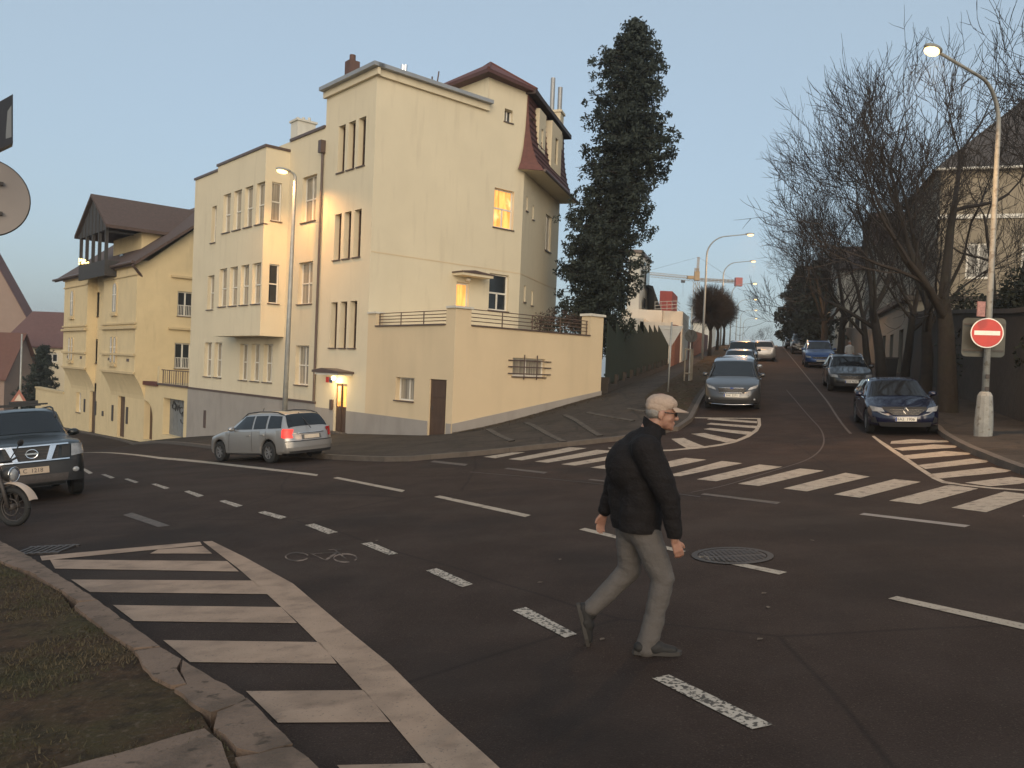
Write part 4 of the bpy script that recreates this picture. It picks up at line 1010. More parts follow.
# ---- houses far down the road on the left
def boxhouse(name, label, x0, x1, y, dep, z0, z1, ridge, mw, mr, wins, gable=False, rot=0.0, hip=0.0, winmat=None, cat='house'):
    """wall box with a pitched roof; ridge along x unless gable"""
    fc = Fac((x0, y), (math.cos(rot), math.sin(rot))); wd = x1-x0
    if fc.n[1] > 0: fc.n = (-fc.n[0], -fc.n[1])
    t = thing(name, (x0, y, z0), label, cat)
    M = MB(); wall(M, fc, 0, wd, z0, z1, wins, rec=.15)
    for s_ in (0, wd): M.quad(fc.pt(s_, z0, 0), fc.pt(s_, z1, 0), fc.pt(s_, z1, -dep), fc.pt(s_, z0, -dep))
    M.quad(fc.pt(0, z0, -dep), fc.pt(wd, z0, -dep), fc.pt(wd, z1, -dep), fc.pt(0, z1, -dep))
    if gable: M.poly([fc.pt(0, z1), fc.pt(wd, z1), fc.pt(wd/2, ridge)]); M.poly([fc.pt(0, z1, -dep), fc.pt(wd, z1, -dep), fc.pt(wd/2, ridge, -dep)])
    else:
        for s_ in (0, wd) if not hip else (): M.poly([fc.pt(s_, z1, 0), fc.pt(s_, z1, -dep), fc.pt(s_, ridge, -dep/2)])
    M.build('wall', mw, t)
    M = MB(); e = .4
    def slab_(p): M.hexa([(a, b, c-.15) for a, b, c in p]+list(p))
    if gable:
        slab_([fc.pt(-e, z1-.2, e), fc.pt(wd/2, ridge+.15, e), fc.pt(wd/2, ridge+.15, -dep-e), fc.pt(-e, z1-.2, -dep-e)])
        slab_([fc.pt(wd/2, ridge+.15, e), fc.pt(wd+e, z1-.2, e), fc.pt(wd+e, z1-.2, -dep-e), fc.pt(wd/2, ridge+.15, -dep-e)])
    elif hip:
        r0, r1 = fc.pt(hip, ridge, -dep/2), fc.pt(wd-hip, ridge, -dep/2); c0, c1, c2, c3 = fc.pt(-e, z1-.1, e), fc.pt(wd+e, z1-.1, e), fc.pt(wd+e, z1-.1, -dep-e), fc.pt(-e, z1-.1, -dep-e)
        M.add([c0, c1, c2, c3, r0, r1], [(0, 1, 5, 4), (1, 2, 5), (2, 3, 4, 5), (3, 0, 4)])
    else:
        slab_([fc.pt(-e, z1-.1, e), fc.pt(wd+e, z1-.1, e), fc.pt(wd+e, ridge+.15, -dep/2), fc.pt(-e, ridge+.15, -dep/2)])
        slab_([fc.pt(-e, ridge+.15, -dep/2), fc.pt(wd+e, ridge+.15, -dep/2), fc.pt(wd+e, z1-.1, -dep-e), fc.pt(-e, z1-.1, -dep-e)])
    M.build('roof', mr, t)
    for o in wins: win(t, fc, o, hs=(), vs=(.5,), pane=winmat or glass_dark, rec=.15, fw=.14, sill=False)
    return t, fc
pinkish = mat('pink_plaster', (.26, .19, .155), .9, .06, 1); red_far = mat('far_red_roof', (.12, .06, .052), .8, .15, 3)
Y_ = 92; f = lambda px, py: P(px, py, Y_)
x0, _, zw1 = f(4, 345); x1, _, zr1 = f(66, 312); z0 = f(30, 420)[2]
zt1 = f(30, 345)[2]
fake = Fac((x0, Y_), (1, 0)); fake.n = (0, -1)
wins = [ob(fake, (14, 351.5), (28.5, 361)), ob(fake, (46, 353), (57.5, 362.5)), ob(fake, (14, 374.5), (26, 384))]
boxhouse('far_house', 'pale yellow house with dark red roof and skylights behind the spruce', x0, x0+16, Y_, 12, z0-6, zt1, f(60, 311)[2], stucco, red_far, wins)
M = MB(); 
Y2 = 112; p = lambda px, py: P(px, py, Y2)
xa = p(-62, 330)[0]; xb = p(34, 330)[0]
boxhouse('gabled_house', 'large pinkish gable end at the left edge above the low roofs', xa, xb, Y2, 1.5, -14, p(30, 331)[2], p(-14, 247)[2], pinkish, red_far, [], gable=True)
x_, y_, z_ = P(8, 362, 84); boxhouse('low_red_house', 'low house with rusty red roof at the left edge', P(-45, 362, 84)[0], P(5, 362, 84)[0], 84, 6, z_-10, P(0, 378, 84)[2], P(0, 333, 84)[2], pinkish, mat('rusty_roof', (.12, .055, .04), .8), [])

# ---- beyond the corner house, left of the side street
def pxbox(M, px0, px1, pyt, Y, dep, rz=None):   # vertical box whose front spans px0..px1 at depth Y, top at pyt
    a = P(px0, pyt, Y); b = P(px1, pyt, Y); zt = (a[2]+b[2])/2
    e = (EX*dep, EY*dep); z0 = H(a[0], a[1])-1
    p = [(a[0], a[1]), (b[0], b[1]), (b[0]+e[0], b[1]+e[1]), (a[0]+e[0], a[1]+e[1])]
    M.hexa([(x, y, z0) for x, y in p]+[(x, y, zt) for x, y in p])
wh = thing('white_villa', P(655, 330, 66), 'white flat-roofed villa with terraces beyond the green fence', 'house')
M = MB(); pxbox(M, 629, 641, 251, 66, 6); pxbox(M, 616, 644, 318, 60, 5); pxbox(M, 622, 662, 309.5, 64, 16); pxbox(M, 640, 671, 322, 60, 3); M.build('wall', white_r, wh)
M = MB(); pxbox(M, 628, 642.5, 249.5, 65.8, 6.4)
q = M.v[-8:]; M.v[-8:-4] = [(v[0], v[1], u[2]-.25) for v, u in zip(q[:4], q[4:])]; M.build('coping', brown_metal, wh)
M = MB(); e_w = Fac(P(641, 300, 66)[:2], (EX, EY)); e_w.n = (EY, -EX)
z_ = lambda py, Y=66: P(641, py, Y)[2]
for a, b, t0, t1 in ((1.0, 1.8, 264, 260), (2.4, 4.4, 284, 266), (1.5, 2.6, 306, 296), (.6, 1.2, 273, 269)): M.fbox(e_w, a, b, z_(t0), z_(t1), .0, .03)
M.build('window', glass_dark, wh)
M = MB(); M.add([P(653, 286, 68), P(653, 312, 68), P(662, 312, 68), P(655, 292, 66), P(642, 283, 74), P(642, 310, 74)], [(0, 1, 2, 3), (0, 4, 5, 1), (0, 3, 4)]); M.build('roof_flank', dark_timber, wh)
M = MB(); pxbox(M, 660, 672.5, 291, 74, 5); M.build('red_block', mat('red_render', (.30, .06, .05), .8), wh)
M = MB()
for py in (301, 304.5, 308): M.tube([P(655, py+1, 64), P(677, py, 64), P(680, py+3, 68)], .025, 5)
for px in (655, 661, 667, 672, 677): M.tube([P(px, 301, 64), P(px, 310, 64)], .02, 5)
M.build('railing', pole_grey, wh)
M = MB(); pxbox(M, 662, 683, 311, 65, 6); M.build('garage', white_r, wh)
bw_ = thing('brick_wall', P(683, 340, 60), 'reddish brick garden wall with sloping coping beyond the green fence', 'wall')
a, b = XY(62, -6.1), XY(100, -5.9); M = MB()
M.hexa([(a[0], a[1], 2), (b[0], b[1], 4), (b[0]-1, b[1], 4), (a[0]-1, a[1], 2), (a[0], a[1], H(*a)+3.2), (b[0], b[1], H(*b)+2.2), (b[0]-1, b[1], H(*b)+2.2), (a[0]-1, a[1], H(*a)+3.2)])
M.build('wall', mat('red_brick', (.15, .068, .05), .85, .2, 6), bw_)
bv = thing('small_white_house', P(700, 330, 130), 'small pale house far up the side street behind the round tree', 'house')
M = MB(); pxbox(M, 693, 712, 322, 130, 14); M.build('wall', white_r, bv)
M = MB(); a = P(690, 322, 129.5); b = P(714, 322, 129.5); c = (b[0]+4, b[1]+14, b[2]); d = (a[0]+4, a[1]+14, a[2]); r_ = ((a[0]+b[0])/2+2, a[1]+7, a[2]+3)
M.add([a, b, c, d, r_], [(0, 1, 4), (1, 2, 4), (2, 3, 4), (3, 0, 4)]); M.build('roof', brown_tile, bv)

# ---- right side of the side street
rh, rfc = boxhouse('right_villa', 'beige villa with dark hipped roof behind the bare trees at the right edge', P(940, 200, 50)[0], P(940, 200, 50)[0]+20, 50, 12, 0, P(950, 168, 50)[2], P(1000, 70, 55)[2],
    mat('beige_render', (.26, .22, .16), .9, .06, .8), mat('dark_slate', (.055, .048, .045), .7), [(1.6, 3.0, 8.6, 10.8), (4.6, 6.2, 8.6, 10.8), (8.2, 9.6, 8.6, 10.8), (1.6, 3.0, 4.4, 6.6), (4.6, 6.2, 4.4, 6.6)], rot=-ST, hip=8.5)
M = MB(); zg = P(950, 168, 50)[2]; M.tube([rfc.pt(-.4, zg-.2, .45), rfc.pt(18.4, zg-.2, .45)], .09, 8); M.build('gutter', white_frame, rh)
M = MB(); M.fbox(rfc, -.1, 18, zg-3.2, zg-2.95, .003, .12); M.build('string_course', white_frame, rh)
gh, _ = boxhouse('grey_villa', 'grey villa with brown roof half hidden between the bare trunks', P(878, 250, 66)[0], P(878, 250, 66)[0]+7, 66, 9, 1, P(890, 243, 66)[2], P(900, 215, 70)[2], mat('beige_render_dull', (.30, .28, .24), .9, .06, .8), brown_tile, [(.8, 1.8, 6.8, 8.6), (3, 4, 6.8, 8.6)], rot=-ST)
ph, _ = boxhouse('pale_villa', 'pale villa far behind the row of bare trees', P(838, 270, 74)[0], P(838, 270, 74)[0]+5, 74, 9, 2, P(860, 262, 70)[2], P(860, 245, 76)[2], white_r, brown_tile, [(1, 2.2, 6, 8)], rot=-ST)
# stone garden wall and small gatehouse along the right pavement
WR = Fac(XY(0, 7.4), (EX, EY)); WR.n = (-EY, EX)
gwl = thing('stone_garden_wall', WR.pt(30, .8), 'dark rubble stone garden wall along the right pavement', 'wall')
M = MB()
def wallrun(t0, t1, h, k0=-.5, k1=0):
    n = max(1, int((t1-t0)/2))
    for i in range(n):
        a, b = t0+(t1-t0)*i/n, t0+(t1-t0)*(i+1)/n
        za, zb2 = H(*WR.pt(a, 0)[:2]), H(*WR.pt(b, 0)[:2])
        M.hexa([WR.pt(a, za-.4, k0), WR.pt(b, zb2-.4, k0), WR.pt(b, zb2-.4, k1), WR.pt(a, za-.4, k1), WR.pt(a, za+h, k0), WR.pt(b, zb2+h, k0), WR.pt(b, zb2+h, k1), WR.pt(a, za+h, k1)])
wallrun(24, 46, 3.3); M.build('wall', stonewall, gwl)
M = MB(); wallrun(24, 46, 3.45, -.6, .08)
M.v = [(x, y, z if (z-H(x, y)) > 1.5 else z+3.7) for x, y, z in M.v]; M.build('coping', stone_kerb, gwl)
gk = thing('gatehouse', WR.pt(50, 1), 'low pale garage building with flat roof and brown doors behind the parked grey car', 'garage')
M = MB(); 
def blk(t0, t1, zb, zt, k0, k1, MM=M): MM.fbox(WR, t0, t1, zb, zt, k0, k1)
z50 = H(*WR.pt(52, 0)[:2])
wall(M, WR, 46.05, 57, z50-1.5, z50+3.6, [(47.2, 48.6, z50-1.2, z50+2.2), (50.5, 51.7, z50-1.2, z50+2.1), (53.4, 54.6, z50+.9, z50+2.2)], rec=.2)
EW = Fac(WR.pt(46.05, 0)[:2], (EY, -EX)); EW.n = (-EX, -EY); wall(M, EW, 0, 7, z50-2, z50+3.6)
M.build('wall', mat('pale_render', (.22, .205, .17), .9, .08, 1), gk)
M = MB(); blk(45.8, 57.3, z50+3.6, z50+3.85, -7, .3, M); M.build('flat_roof', stone_kerb, gk)
M = MB(); blk(47.2, 48.6, z50-1.2, z50+2.2, -.25, -.18, M); blk(50.5, 51.7, z50-1.2, z50+2.1, -.25, -.18, M); M.build('door', brown_frame, gk)
M = MB(); blk(53.4, 54.6, z50+.9, z50+2.2, -.2, -.16, M); M.build('window', glass_dark, gk)
gwl2 = thing('pale_garden_wall', WR.pt(60, 3), 'pale garden wall running uphill past the parked blue car', 'wall')
M = MB(); wallrun(57.4, 110, 2.3); M.build('wall', mat('pale_wall', (.16, .145, .12), .9, .1, 1), gwl2)
# green board fence on its stepped stone base
fn = thing('board_fence', XY(36, -6.35)+(1.0,), 'tall dark green board fence stepping up the slope on a stone base', 'fence')
FF = Fac(XY(0, -6.35), (EX, EY)); FF.n = (EY, -EX)
t_ = 35.2; B1 = MB(); B2 = MB(); i = 0
while t_ < 61:
    t2 = t_+2.35; zz = H(*FF.pt(t_+1.2, 0)[:2])
    B2.fbox(FF, t_, t2, zz-.8, zz+.45, -.3, .05); B2.fbox(FF, t_, t_+.35, zz+.45, zz+.75, -.3, .08)
    x = t_+.05
    while x < t2-.05:
        B1.fbox(FF, x, x+.14, zz+.5, zz+2.75+.42*(t2-x)/2.35, -.12, -.08); x += .17
    B1.fbox(FF, t_, t2, zz+.8, zz+.9, -.16, -.125); B1.fbox(FF, t_, t2, zz+2.6, zz+2.7, -.16, -.125)
    t_ = t2
B1.build('boards', fence_m, fn); B2.build('stone_base', stonewall, fn)
# ------------------------------------------------------------------ vehicles
def paint_m(name, c, metal=.35, rough=.32): 
    return mat(name, c, rough, .03, 2, metal=metal, coat=.8)
class Car:
    def __init__(s, **k):
        s.__dict__.update(dict(L=4.5, W=1.8, H=1.5, sill=.24, wr=.32, fa=.85, ra=3.5, pts=None, bl0=.88, bl1=.98, tum=.17, na=.55, nn=2.8, ta=.3, tn=4.0, kn=.16, kt=.07, arch=.07)); s.__dict__.update(k)
    def zt(s, u):
        xs = [p[0] for p in s.pts]; zs = [p[1] for p in s.pts]
        return float(np.mean([np.interp(u+d, xs, zs) for d in (-.07, -.035, 0, .035, .07)])) if .1 < u < s.L-.1 else float(np.interp(u, xs, zs))
    def plan(s, u):
        w = 1.0
        if u < s.na: w = max(0, 1-(1-u/s.na)**2)**(1/s.nn)
        v = s.L-u
        if v < s.ta: w = min(w, max(0, 1-(1-v/s.ta)**2)**(1/s.tn))
        # gentle barrel over the whole length
        return w*(1-.05*((u-s.L/2)/(s.L/2))**2)
    def zl(s, u):
        z = s.sill+(.04 if u < .4 or u > s.L-.4 else 0)
        for a in (s.fa, s.ra):
            R = s.wr+s.arch
            if abs(u-a) < R: z = max(z, s.wr+math.sqrt(max(0, R*R-(u-a)**2)))
        return z
    def rows(s, u):
        w = s.W/2*s.plan(u); zt = s.zt(u); zl = s.zl(u)
        zb = min(s.bl0+(s.bl1-s.bl0)*u/s.L, zt-.05); zl = min(zl, zb-.03)
        g = min(1, max(0, (zt-zb-.07)/.38)); zE = max(zb+.02, zt-.06+.0*g)
        r = [(w*.93, zl), (w*.985, zl+(zb-zl)*.07), (w, zl+(zb-zl)*.25), (w, zl+(zb-zl)*.5), (w*.99, zl+(zb-zl)*.78), (w*.965, zb), (w*(.945-.01*g), zb+.015+.01*g)]
        y6, z6 = r[-1]; yE = w*(.90-s.tum*g)
        for q in (.33, .67): r.append((y6+(yE-y6)*(q+.10*math.sin(q*math.pi)*-1*g), z6+(zE-z6)*q))
        r += [(yE, zE), (yE*.88, zE+(zt-zE)*.62), (yE*.6, zE+(zt-zE)*.88), (yE*.3, zE+(zt-zE)*.97), (0, zt)]
        return r
    def shx(s, u, z):
        d = 0.0
        if u < .7:
            q = (1-u/.7)**2; d += s.kn*max(0, min(1, (z-.48)/.5))**1.3*q; d += .05*max(0, (.4-z)/.2)*q
        v = s.L-u
        if v < .5: d -= s.kt*max(0, min(1, (z-.62)/.2))*(1-v/.5)**2+.05*max(0, (.38-z)/.2)*(1-v/.5)
        return s.L/2-u-d
    def stations(s):
        us = [0, .004, .012, .03, .06, .10, .15, .22, .3, .38, .46, .55]
        u = .62
        while u < s.L-.62: us.append(u); u += .085
        us += [s.L-x for x in (.55, .46, .38, .3, .24, .18, .13, .09, .055, .03, .012, .004, 0)]
        for a in (s.fa, s.ra):
            R = s.wr+s.arch
            for d in (-R-.004, -R*.995, -R*.9, -R*.7, R*.7, R*.9, R*.995, R+.004): us.append(a+d)
        for p in s.pts: us.append(p[0])
        us = sorted(us); o = [us[0]]
        for u in us[1:]:
            if u-o[-1] > .003: o.append(u)
        return o
    def body(s):
        M = MB(); us = s.stations(); n = None
        for u in us:
            r = s.rows(u); full = [(y, z) for y, z in r]+[(-y, z) for y, z in r[:-1][::-1]]; n = len(full)
            M.v += [(s.shx(u, z), y, z) for y, z in full]
        for i in range(len(us)-1):
            for j in range(n-1):
                M.f.append((i*n+j, i*n+j+1, (i+1)*n+j+1, (i+1)*n+j))
        return M
    # surface lookups
    def side(s, u, z, sgn, off=.006):
        r = s.rows(u)
        for (y0, z0), (y1, z1) in zip(r[:10], r[1:10]):
            if z <= z1 or (y1, z1) == r[9]:
                t = (z-z0)/(z1-z0) if z1 > z0 else 0; y = y0+(y1-y0)*max(0, min(1.0, t)); break
        return Vector((s.shx(u, z), sgn*(y+off), z))
    def top(s, u, f, off=.006):
        r = s.rows(u)[9:]; yE = r[0][0]; y = abs(f)*yE
        for (y0, z0), (y1, z1) in zip(r, r[1:]):
            if y >= y1-1e-9: t = (y-y0)/(y1-y0) if y1 != y0 else 0; z = z0+(z1-z0)*t; break
        dz = (s.zt(u+.03)-s.zt(u-.03))/.06; nl = math.hypot(dz, 1)
        return Vector((s.shx(u, z)+dz/nl*off, math.copysign(y, f), z+off/nl))
    def front(s, y, z, off=.008, end=1):
        """point of the nose (end=1) or tail (end=-1) at lateral y and height z"""
        Wd = s.W/2*.95*(1 if abs(z-.6) < .3 else .985); q = min(.995, abs(y)/Wd)
        if end > 0: u = s.na*(1-math.sqrt(1-q**s.nn)); return Vector((s.shx(u, z)+off, math.copysign(min(abs(y), Wd*.995)*(1+off*.8*q), y), z))
        u = s.L-s.ta*(1-math.sqrt(1-q**s.tn)); return Vector((s.shx(u, z)-off, math.copysign(min(abs(y), Wd*.995)*(1+off*.8*q), y), z))
def bil(c, u, v):
    return tuple((c[0][k]*(1-u)+c[1][k]*u)*(1-v)+(c[3][k]*(1-u)+c[2][k]*u)*v for k in range(2))
def sidepatch(cr, corners, sgn, off=.006, nu=8, nv=4):
    M = MB(); M.grid(lambda a, b: cr.side(*bil(corners, a, b), sgn, off), nu, nv); return M
def frontpatch(cr, corners, end=1, off=.008, nu=8, nv=3, M=None):
    M = M or MB(); M.grid(lambda a, b: cr.front(*bil(corners, a, b), off, end), nu, nv); return M
def sym(c): return [(-y, z) for y, z in c]
def wheel(parent, x, y, r, wd, sgn, spokes=7, rimm=None, turn=0.0):
    M = MB(); p = [(r*.60, wd*.48), (r*.70, wd*.50), (r*.93, wd*.47), (r, wd*.36), (r*1.0, -wd*.36), (r*.93, -wd*.47), (r*.6, -wd*.48)]
    M.lathe([(a, b) for a, b in p], (0, 0, 0), 28, 'Y')
    M.lathe([(r*.62, wd*.1*sgn), (0.001, wd*.1*sgn)], (0, 0, 0), 20, 'Y')
    def place(Mx):
        c, s_ = math.cos(turn), math.sin(turn)
        Mx.v = [(x+a*c-b*s_, y+a*s_+b*c, z+r) for a, b, z in Mx.v]
    place(M); w_ = M.build('wheel', tyre_m, parent, smooth=True, auto=35)
    M = MB(); o = wd*.46*sgn
    M.lathe([(r*.66, o), (r*.60, o-.012*sgn), (r*.585, o-.05*sgn)], (0, 0, 0), 24, 'Y')
    for k in range(spokes):
        a = 2*math.pi*k/spokes; ca, sa = math.cos(a), math.sin(a)
        for q in (-1, 1):
            b = a+q*.13; M.tube([(.02*ca, o-.03*sgn, .02*sa), (r*.61*math.cos(b), o-.015*sgn, r*.61*math.sin(b))], [r*.055, r*.04], 4)
    M.lathe([(r*.13, o-.03*sgn), (r*.13, o-.005*sgn), (.001, o-.002*sgn)], (0, 0, 0), 12, 'Y')
    place(M); M.build('rim', rimm or rim_m, w_, smooth=True, auto=40)
    return w_
def text_mesh(txt, size, name, m, parent, M4, fac=1.0):
    cu = bpy.data.curves.new('t', 'FONT'); cu.body = txt; cu.size = size; cu.align_x = 'CENTER'; cu.align_y = 'CENTER'; cu.extrude = .001
    o = bpy.data.objects.new('t', cu); COL.objects.link(o)
    dg = bpy.context.evaluated_depsgraph_get(); me = bpy.data.meshes.new_from_object(o.evaluated_get(dg)); bpy.data.objects.remove(o)
    me.transform(Matrix.Diagonal((fac, 1, 1, 1))); me.transform(M4); me.materials.clear(); me.materials.append(m)
    ob_ = bpy.data.objects.new(name, me); COL.objects.link(ob_); ob_.parent = parent; return ob_
def plate(cr, parent, z, end, txt, w_=.52, h_=.11, m=None):
    x = cr.front(0, z, .02, end).x; M = MB()
    M.box((x, 0, z), (.02, w_, h_)); p = M.build('number_plate', m or plate_m, parent)
    if txt:
        e = end; Mt = Matrix(((0, 0, e, x+e*.0115), (e, 0, 0, 0), (0, 1, 0, z), (0, 0, 0, 1)))
        text_mesh(txt, .105, 'plate_text', ink, p, Mt, .95)
        M = MB(); M.box((x+e*.0112, -e*(w_/2-.022), z), (.002, .04, h_*.96)); M.build('blue_band', mat('eu_blue', (.02, .05, .22), .5), p)
def mirror(parent, cr, u, z, m):
    for s_ in (-1, 1):
        p = cr.side(u, z, s_, 0)
        M = MB(); M.ell((p.x-.02, p.y+s_*.13, p.z+.04), (.075, .115, .075), 10, 8); M.tube([(p.x, p.y, p.z-.02), (p.x, p.y+s_*.08, p.z+.01)], .025, 6)
        mo = M.build('mirror', m, parent, smooth=True)
def finish_car(cr, name, label, cat, body_m, x, y, heading, group=None, glass=True, sw=None, rails=False, detail=1, seams=(), scale=1.0, wsh=None, rw=None, txt=None, face='front', front=None, tail=None, lowm=None, spokes=7, turn=0, mirrm=None, rimm=None):
    t = thing(name, (0, 0, 0), label, cat, group)
    b = cr.body().build('body', body_m, t, smooth=True, auto=38)
    M = MB(); M.box((0, 0, .52), (cr.L-.5, cr.W*.60, .5)); M.box((0, 0, .40), (cr.ra-cr.fa-2*cr.wr-.2, cr.W*.94, .34)); M.build('underbody', black_pl, t)
    for a in (cr.fa, cr.ra):
        for s_ in (-1, 1): wheel(t, cr.L/2-a, s_*(cr.W/2-.125), cr.wr, .22, s_, spokes, rimm, turn if a == cr.fa else 0)
    for sgn in (-1, 1):
        for c in sw or (): sidepatch(cr, c, sgn).build('side_window', car_glass, t, smooth=True)
    if wsh: M = MB(); M.grid(lambda a, b_: cr.top(wsh[0]+(wsh[1]-wsh[0])*a, (2*b_-1)*(wsh[2]+(wsh[3]-wsh[2])*a), .008), 10, 12); M.build('windscreen', car_glass, t, smooth=True)
    if rw: M = MB(); M.grid(lambda a, b_: cr.top(rw[0]+(rw[1]-rw[0])*a, (2*b_-1)*(rw[2]+(rw[3]-rw[2])*a), .008), 8, 10); M.build('rear_window', car_glass, t, smooth=True)
    if rails:
        M = MB()
        for s_ in (-1, 1):
            pts = [cr.top(u, s_*.93, .05) for u in np.linspace(rails[0], rails[1], 8)]
            pts[0].z -= .045; pts[-1].z -= .045
            M.tube(pts, .018, 6)
        M.build('roof_rail', black_pl if rails[2] == 'b' else chrome, t, smooth=True)
    mirror(t, cr, cr.mu, cr.mz, mirrm or body_m)
    if seams:
        M = MB()
        for sgn in (-1, 1):
            for (u0, z0), (u1, z1) in seams:
                pts = [cr.side(u0+(u1-u0)*q/8, z0+(z1-z0)*q/8, sgn, .001) for q in range(9)]
                M.tube(pts, .0055, 4)
        M.build('door_seam', black_pl, t)
        M = MB()
        for sgn in (-1, 1):
            for u, z in cr.handles:
                p = cr.side(u, z, sgn, .012); M.box(p, (.17, .03, .03))
        M.build('door_handle', mirrm or body_m, t)
    if lowm:
        M = MB()
        for sgn in (-1, 1):
            M.grid(lambda a, b_: cr.side(cr.fa+cr.wr+cr.arch+.01+(cr.ra-cr.fa-2*(cr.wr+cr.arch)-.02)*a, cr.sill+.01+.12*b_, sgn, .01), 8, 1)
        M.build('sill_trim', lowm, t)
    if front: front(cr, t)
    if tail: tail(cr, t)
    z = H(x, y); t.location = (x, y, z)
    # sit on the sloping road
    hx, hy = math.cos(heading), math.sin(heading)
    sl = (H(x+hx*1.3, y+hy*1.3)-H(x-hx*1.3, y-hy*1.3))/2.6; cs = (H(x-hy*.7, y+hx*.7)-H(x+hy*.7, y-hx*.7))/1.4
    fx = Vector((hx, hy, sl)).normalized(); fy = Vector((-hy, hx, cs)); fy = (fy-fx*fy.dot(fx)).normalized(); fz = fx.cross(fy)
    R = Matrix((fx, fy, fz)).transposed()
    t.rotation_euler = R.to_euler(); t.scale = (scale,)*3
    zz = (H(x+hx*1.3, y+hy*1.3)+H(x-hx*1.3, y-hy*1.3)+H(x-hy*.7, y+hx*.7)+H(x+hy*.7, y-hx*.7))/4; t.location.z = zz+.004
    return t
def badge_diamond(cr, t, z):
    x = cr.front(0, z, .03).x; M = MB()
    for q in (((0, .085), (.06, 0)), ((.06, 0), (0, -.085)), ((0, -.085), (-.06, 0)), ((-.06, 0), (0, .085))): M.tube([(x, q[0][0], z+q[0][1]), (x, q[1][0], z+q[1][1])], .016, 4)
    M.build('badge', chrome, t)
def badge_ring(cr, t, z, r=.07):
    x = cr.front(0, z, .05).x; M = MB()
    M.tube([(x, r*math.cos(a), z+r*.85*math.sin(a)) for a in np.linspace(0, 2*math.pi, 20)], .011, 5); M.box((x+.008, 0, z), (.012, r*2.3, .03)); M.build('badge', chrome, t)
def badge_oval(cr, t, z):
    x = cr.front(0, z, .02).x; M = MB(); M.ell((x, 0, z), (.01, .07, .03), 12, 6); M.build('badge', mat('blue_badge', (.02, .05, .2), .3), t)
# --- fronts
def grille_bars(cr, corners, n, name, t, m, off=.016, back=black_pl):
    g = frontpatch(cr, corners, 1, .010).build(name, back, t, smooth=True); M = MB()
    for i in range(n):
        v = (i+.5)/n; M.tube([cr.front(*bil(corners, a, v), off) for a in np.linspace(.02, .98, 9)], .007, 4)
    M.build('slat', m, g)
def front_mpv(cr, t):
    grille_bars(cr, [(-.40, .66), (.40, .66), (.47, .80), (-.47, .80)], 5, 'grille', t, chrome)
    frontpatch(cr, [(-.50, .28), (.50, .28), (.58, .42), (-.58, .42)], 1, .008).build('lower_grille', black_pl, t, smooth=True)
    for f_ in (lambda c: c, sym):
        frontpatch(cr, f_([(.52, .74), (.80, .80), (.87, .92), (.60, .83)]), 1, .012).build('headlight', light_glass, t, smooth=True)
        frontpatch(cr, f_([(.62, .36), (.82, .38), (.84, .48), (.70, .46)]), 1, .010).build('fog_lamp', black_pl, t, smooth=True)
        M = MB(); p = cr.front(f_([(.74, .42)])[0][0], .42, .014); M.ell(p, (.02, .045, .035), 8, 6); M.build('fog_bulb', light_glass, t, smooth=True)
    M = MB(); M.tube([cr.front(y, .245+.02*abs(y), .02) for y in np.linspace(-.75, .75, 15)], .014, 5); M.tube([cr.front(y, .655-.01*abs(y), .02) for y in np.linspace(-.42, .42, 9)], .010, 5); M.tube([cr.front(y, .812, .02) for y in np.linspace(-.46, .46, 9)], .010, 5); M.build('chrome_trim', chrome, t, smooth=True)
    plate(cr, t, .57, 1, cr.txt); badge_oval(cr, t, .80)
def front_hatch(cr, t):
    grille_bars(cr, [(-.30, .58), (.30, .58), (.55, .74), (-.55, .74)], 4, 'grille', t, chrome)
    frontpatch(cr, [(-.60, .26), (.60, .26), (.66, .38), (-.66, .38)], 1, .008).build('lower_grille', black_pl, t, smooth=True)
    for f_ in (lambda c: c, sym):
        frontpatch(cr, f_([(.50, .66), (.78, .66), (.84, .80), (.56, .76)]), 1, .012).build('headlight', light_glass, t, smooth=True)
        frontpatch(cr, f_([(.66, .34), (.80, .36), (.82, .46), (.72, .52)]), 1, .010).build('fog_lamp', black_pl, t, smooth=True)
        M = MB(); M.tube([cr.front(f_([(y_, 0)])[0][0], z_, .02) for y_, z_ in ((.40, .56), (.55, .60), (.66, .66))], .018, 5); M.build('running_light', light_glass, t, smooth=True)
    plate(cr, t, .47, 1, cr.txt); badge_diamond(cr, t, .69)
def front_plain(cr, t):
    grille_bars(cr, [(-.42, .58), (.42, .58), (.50, .70), (-.50, .70)], 3, 'grille', t, chrome)
    frontpatch(cr, [(-.55, .27), (.55, .27), (.62, .38), (-.62, .38)], 1, .008).build('lower_grille', black_pl, t, smooth=True)
    for f_ in (lambda c: c, sym): frontpatch(cr, f_([(.52, .62), (.80, .64), (.86, .77), (.56, .73)]), 1, .012).build('headlight', light_glass, t, smooth=True)
    plate(cr, t, .46, 1, cr.txt)
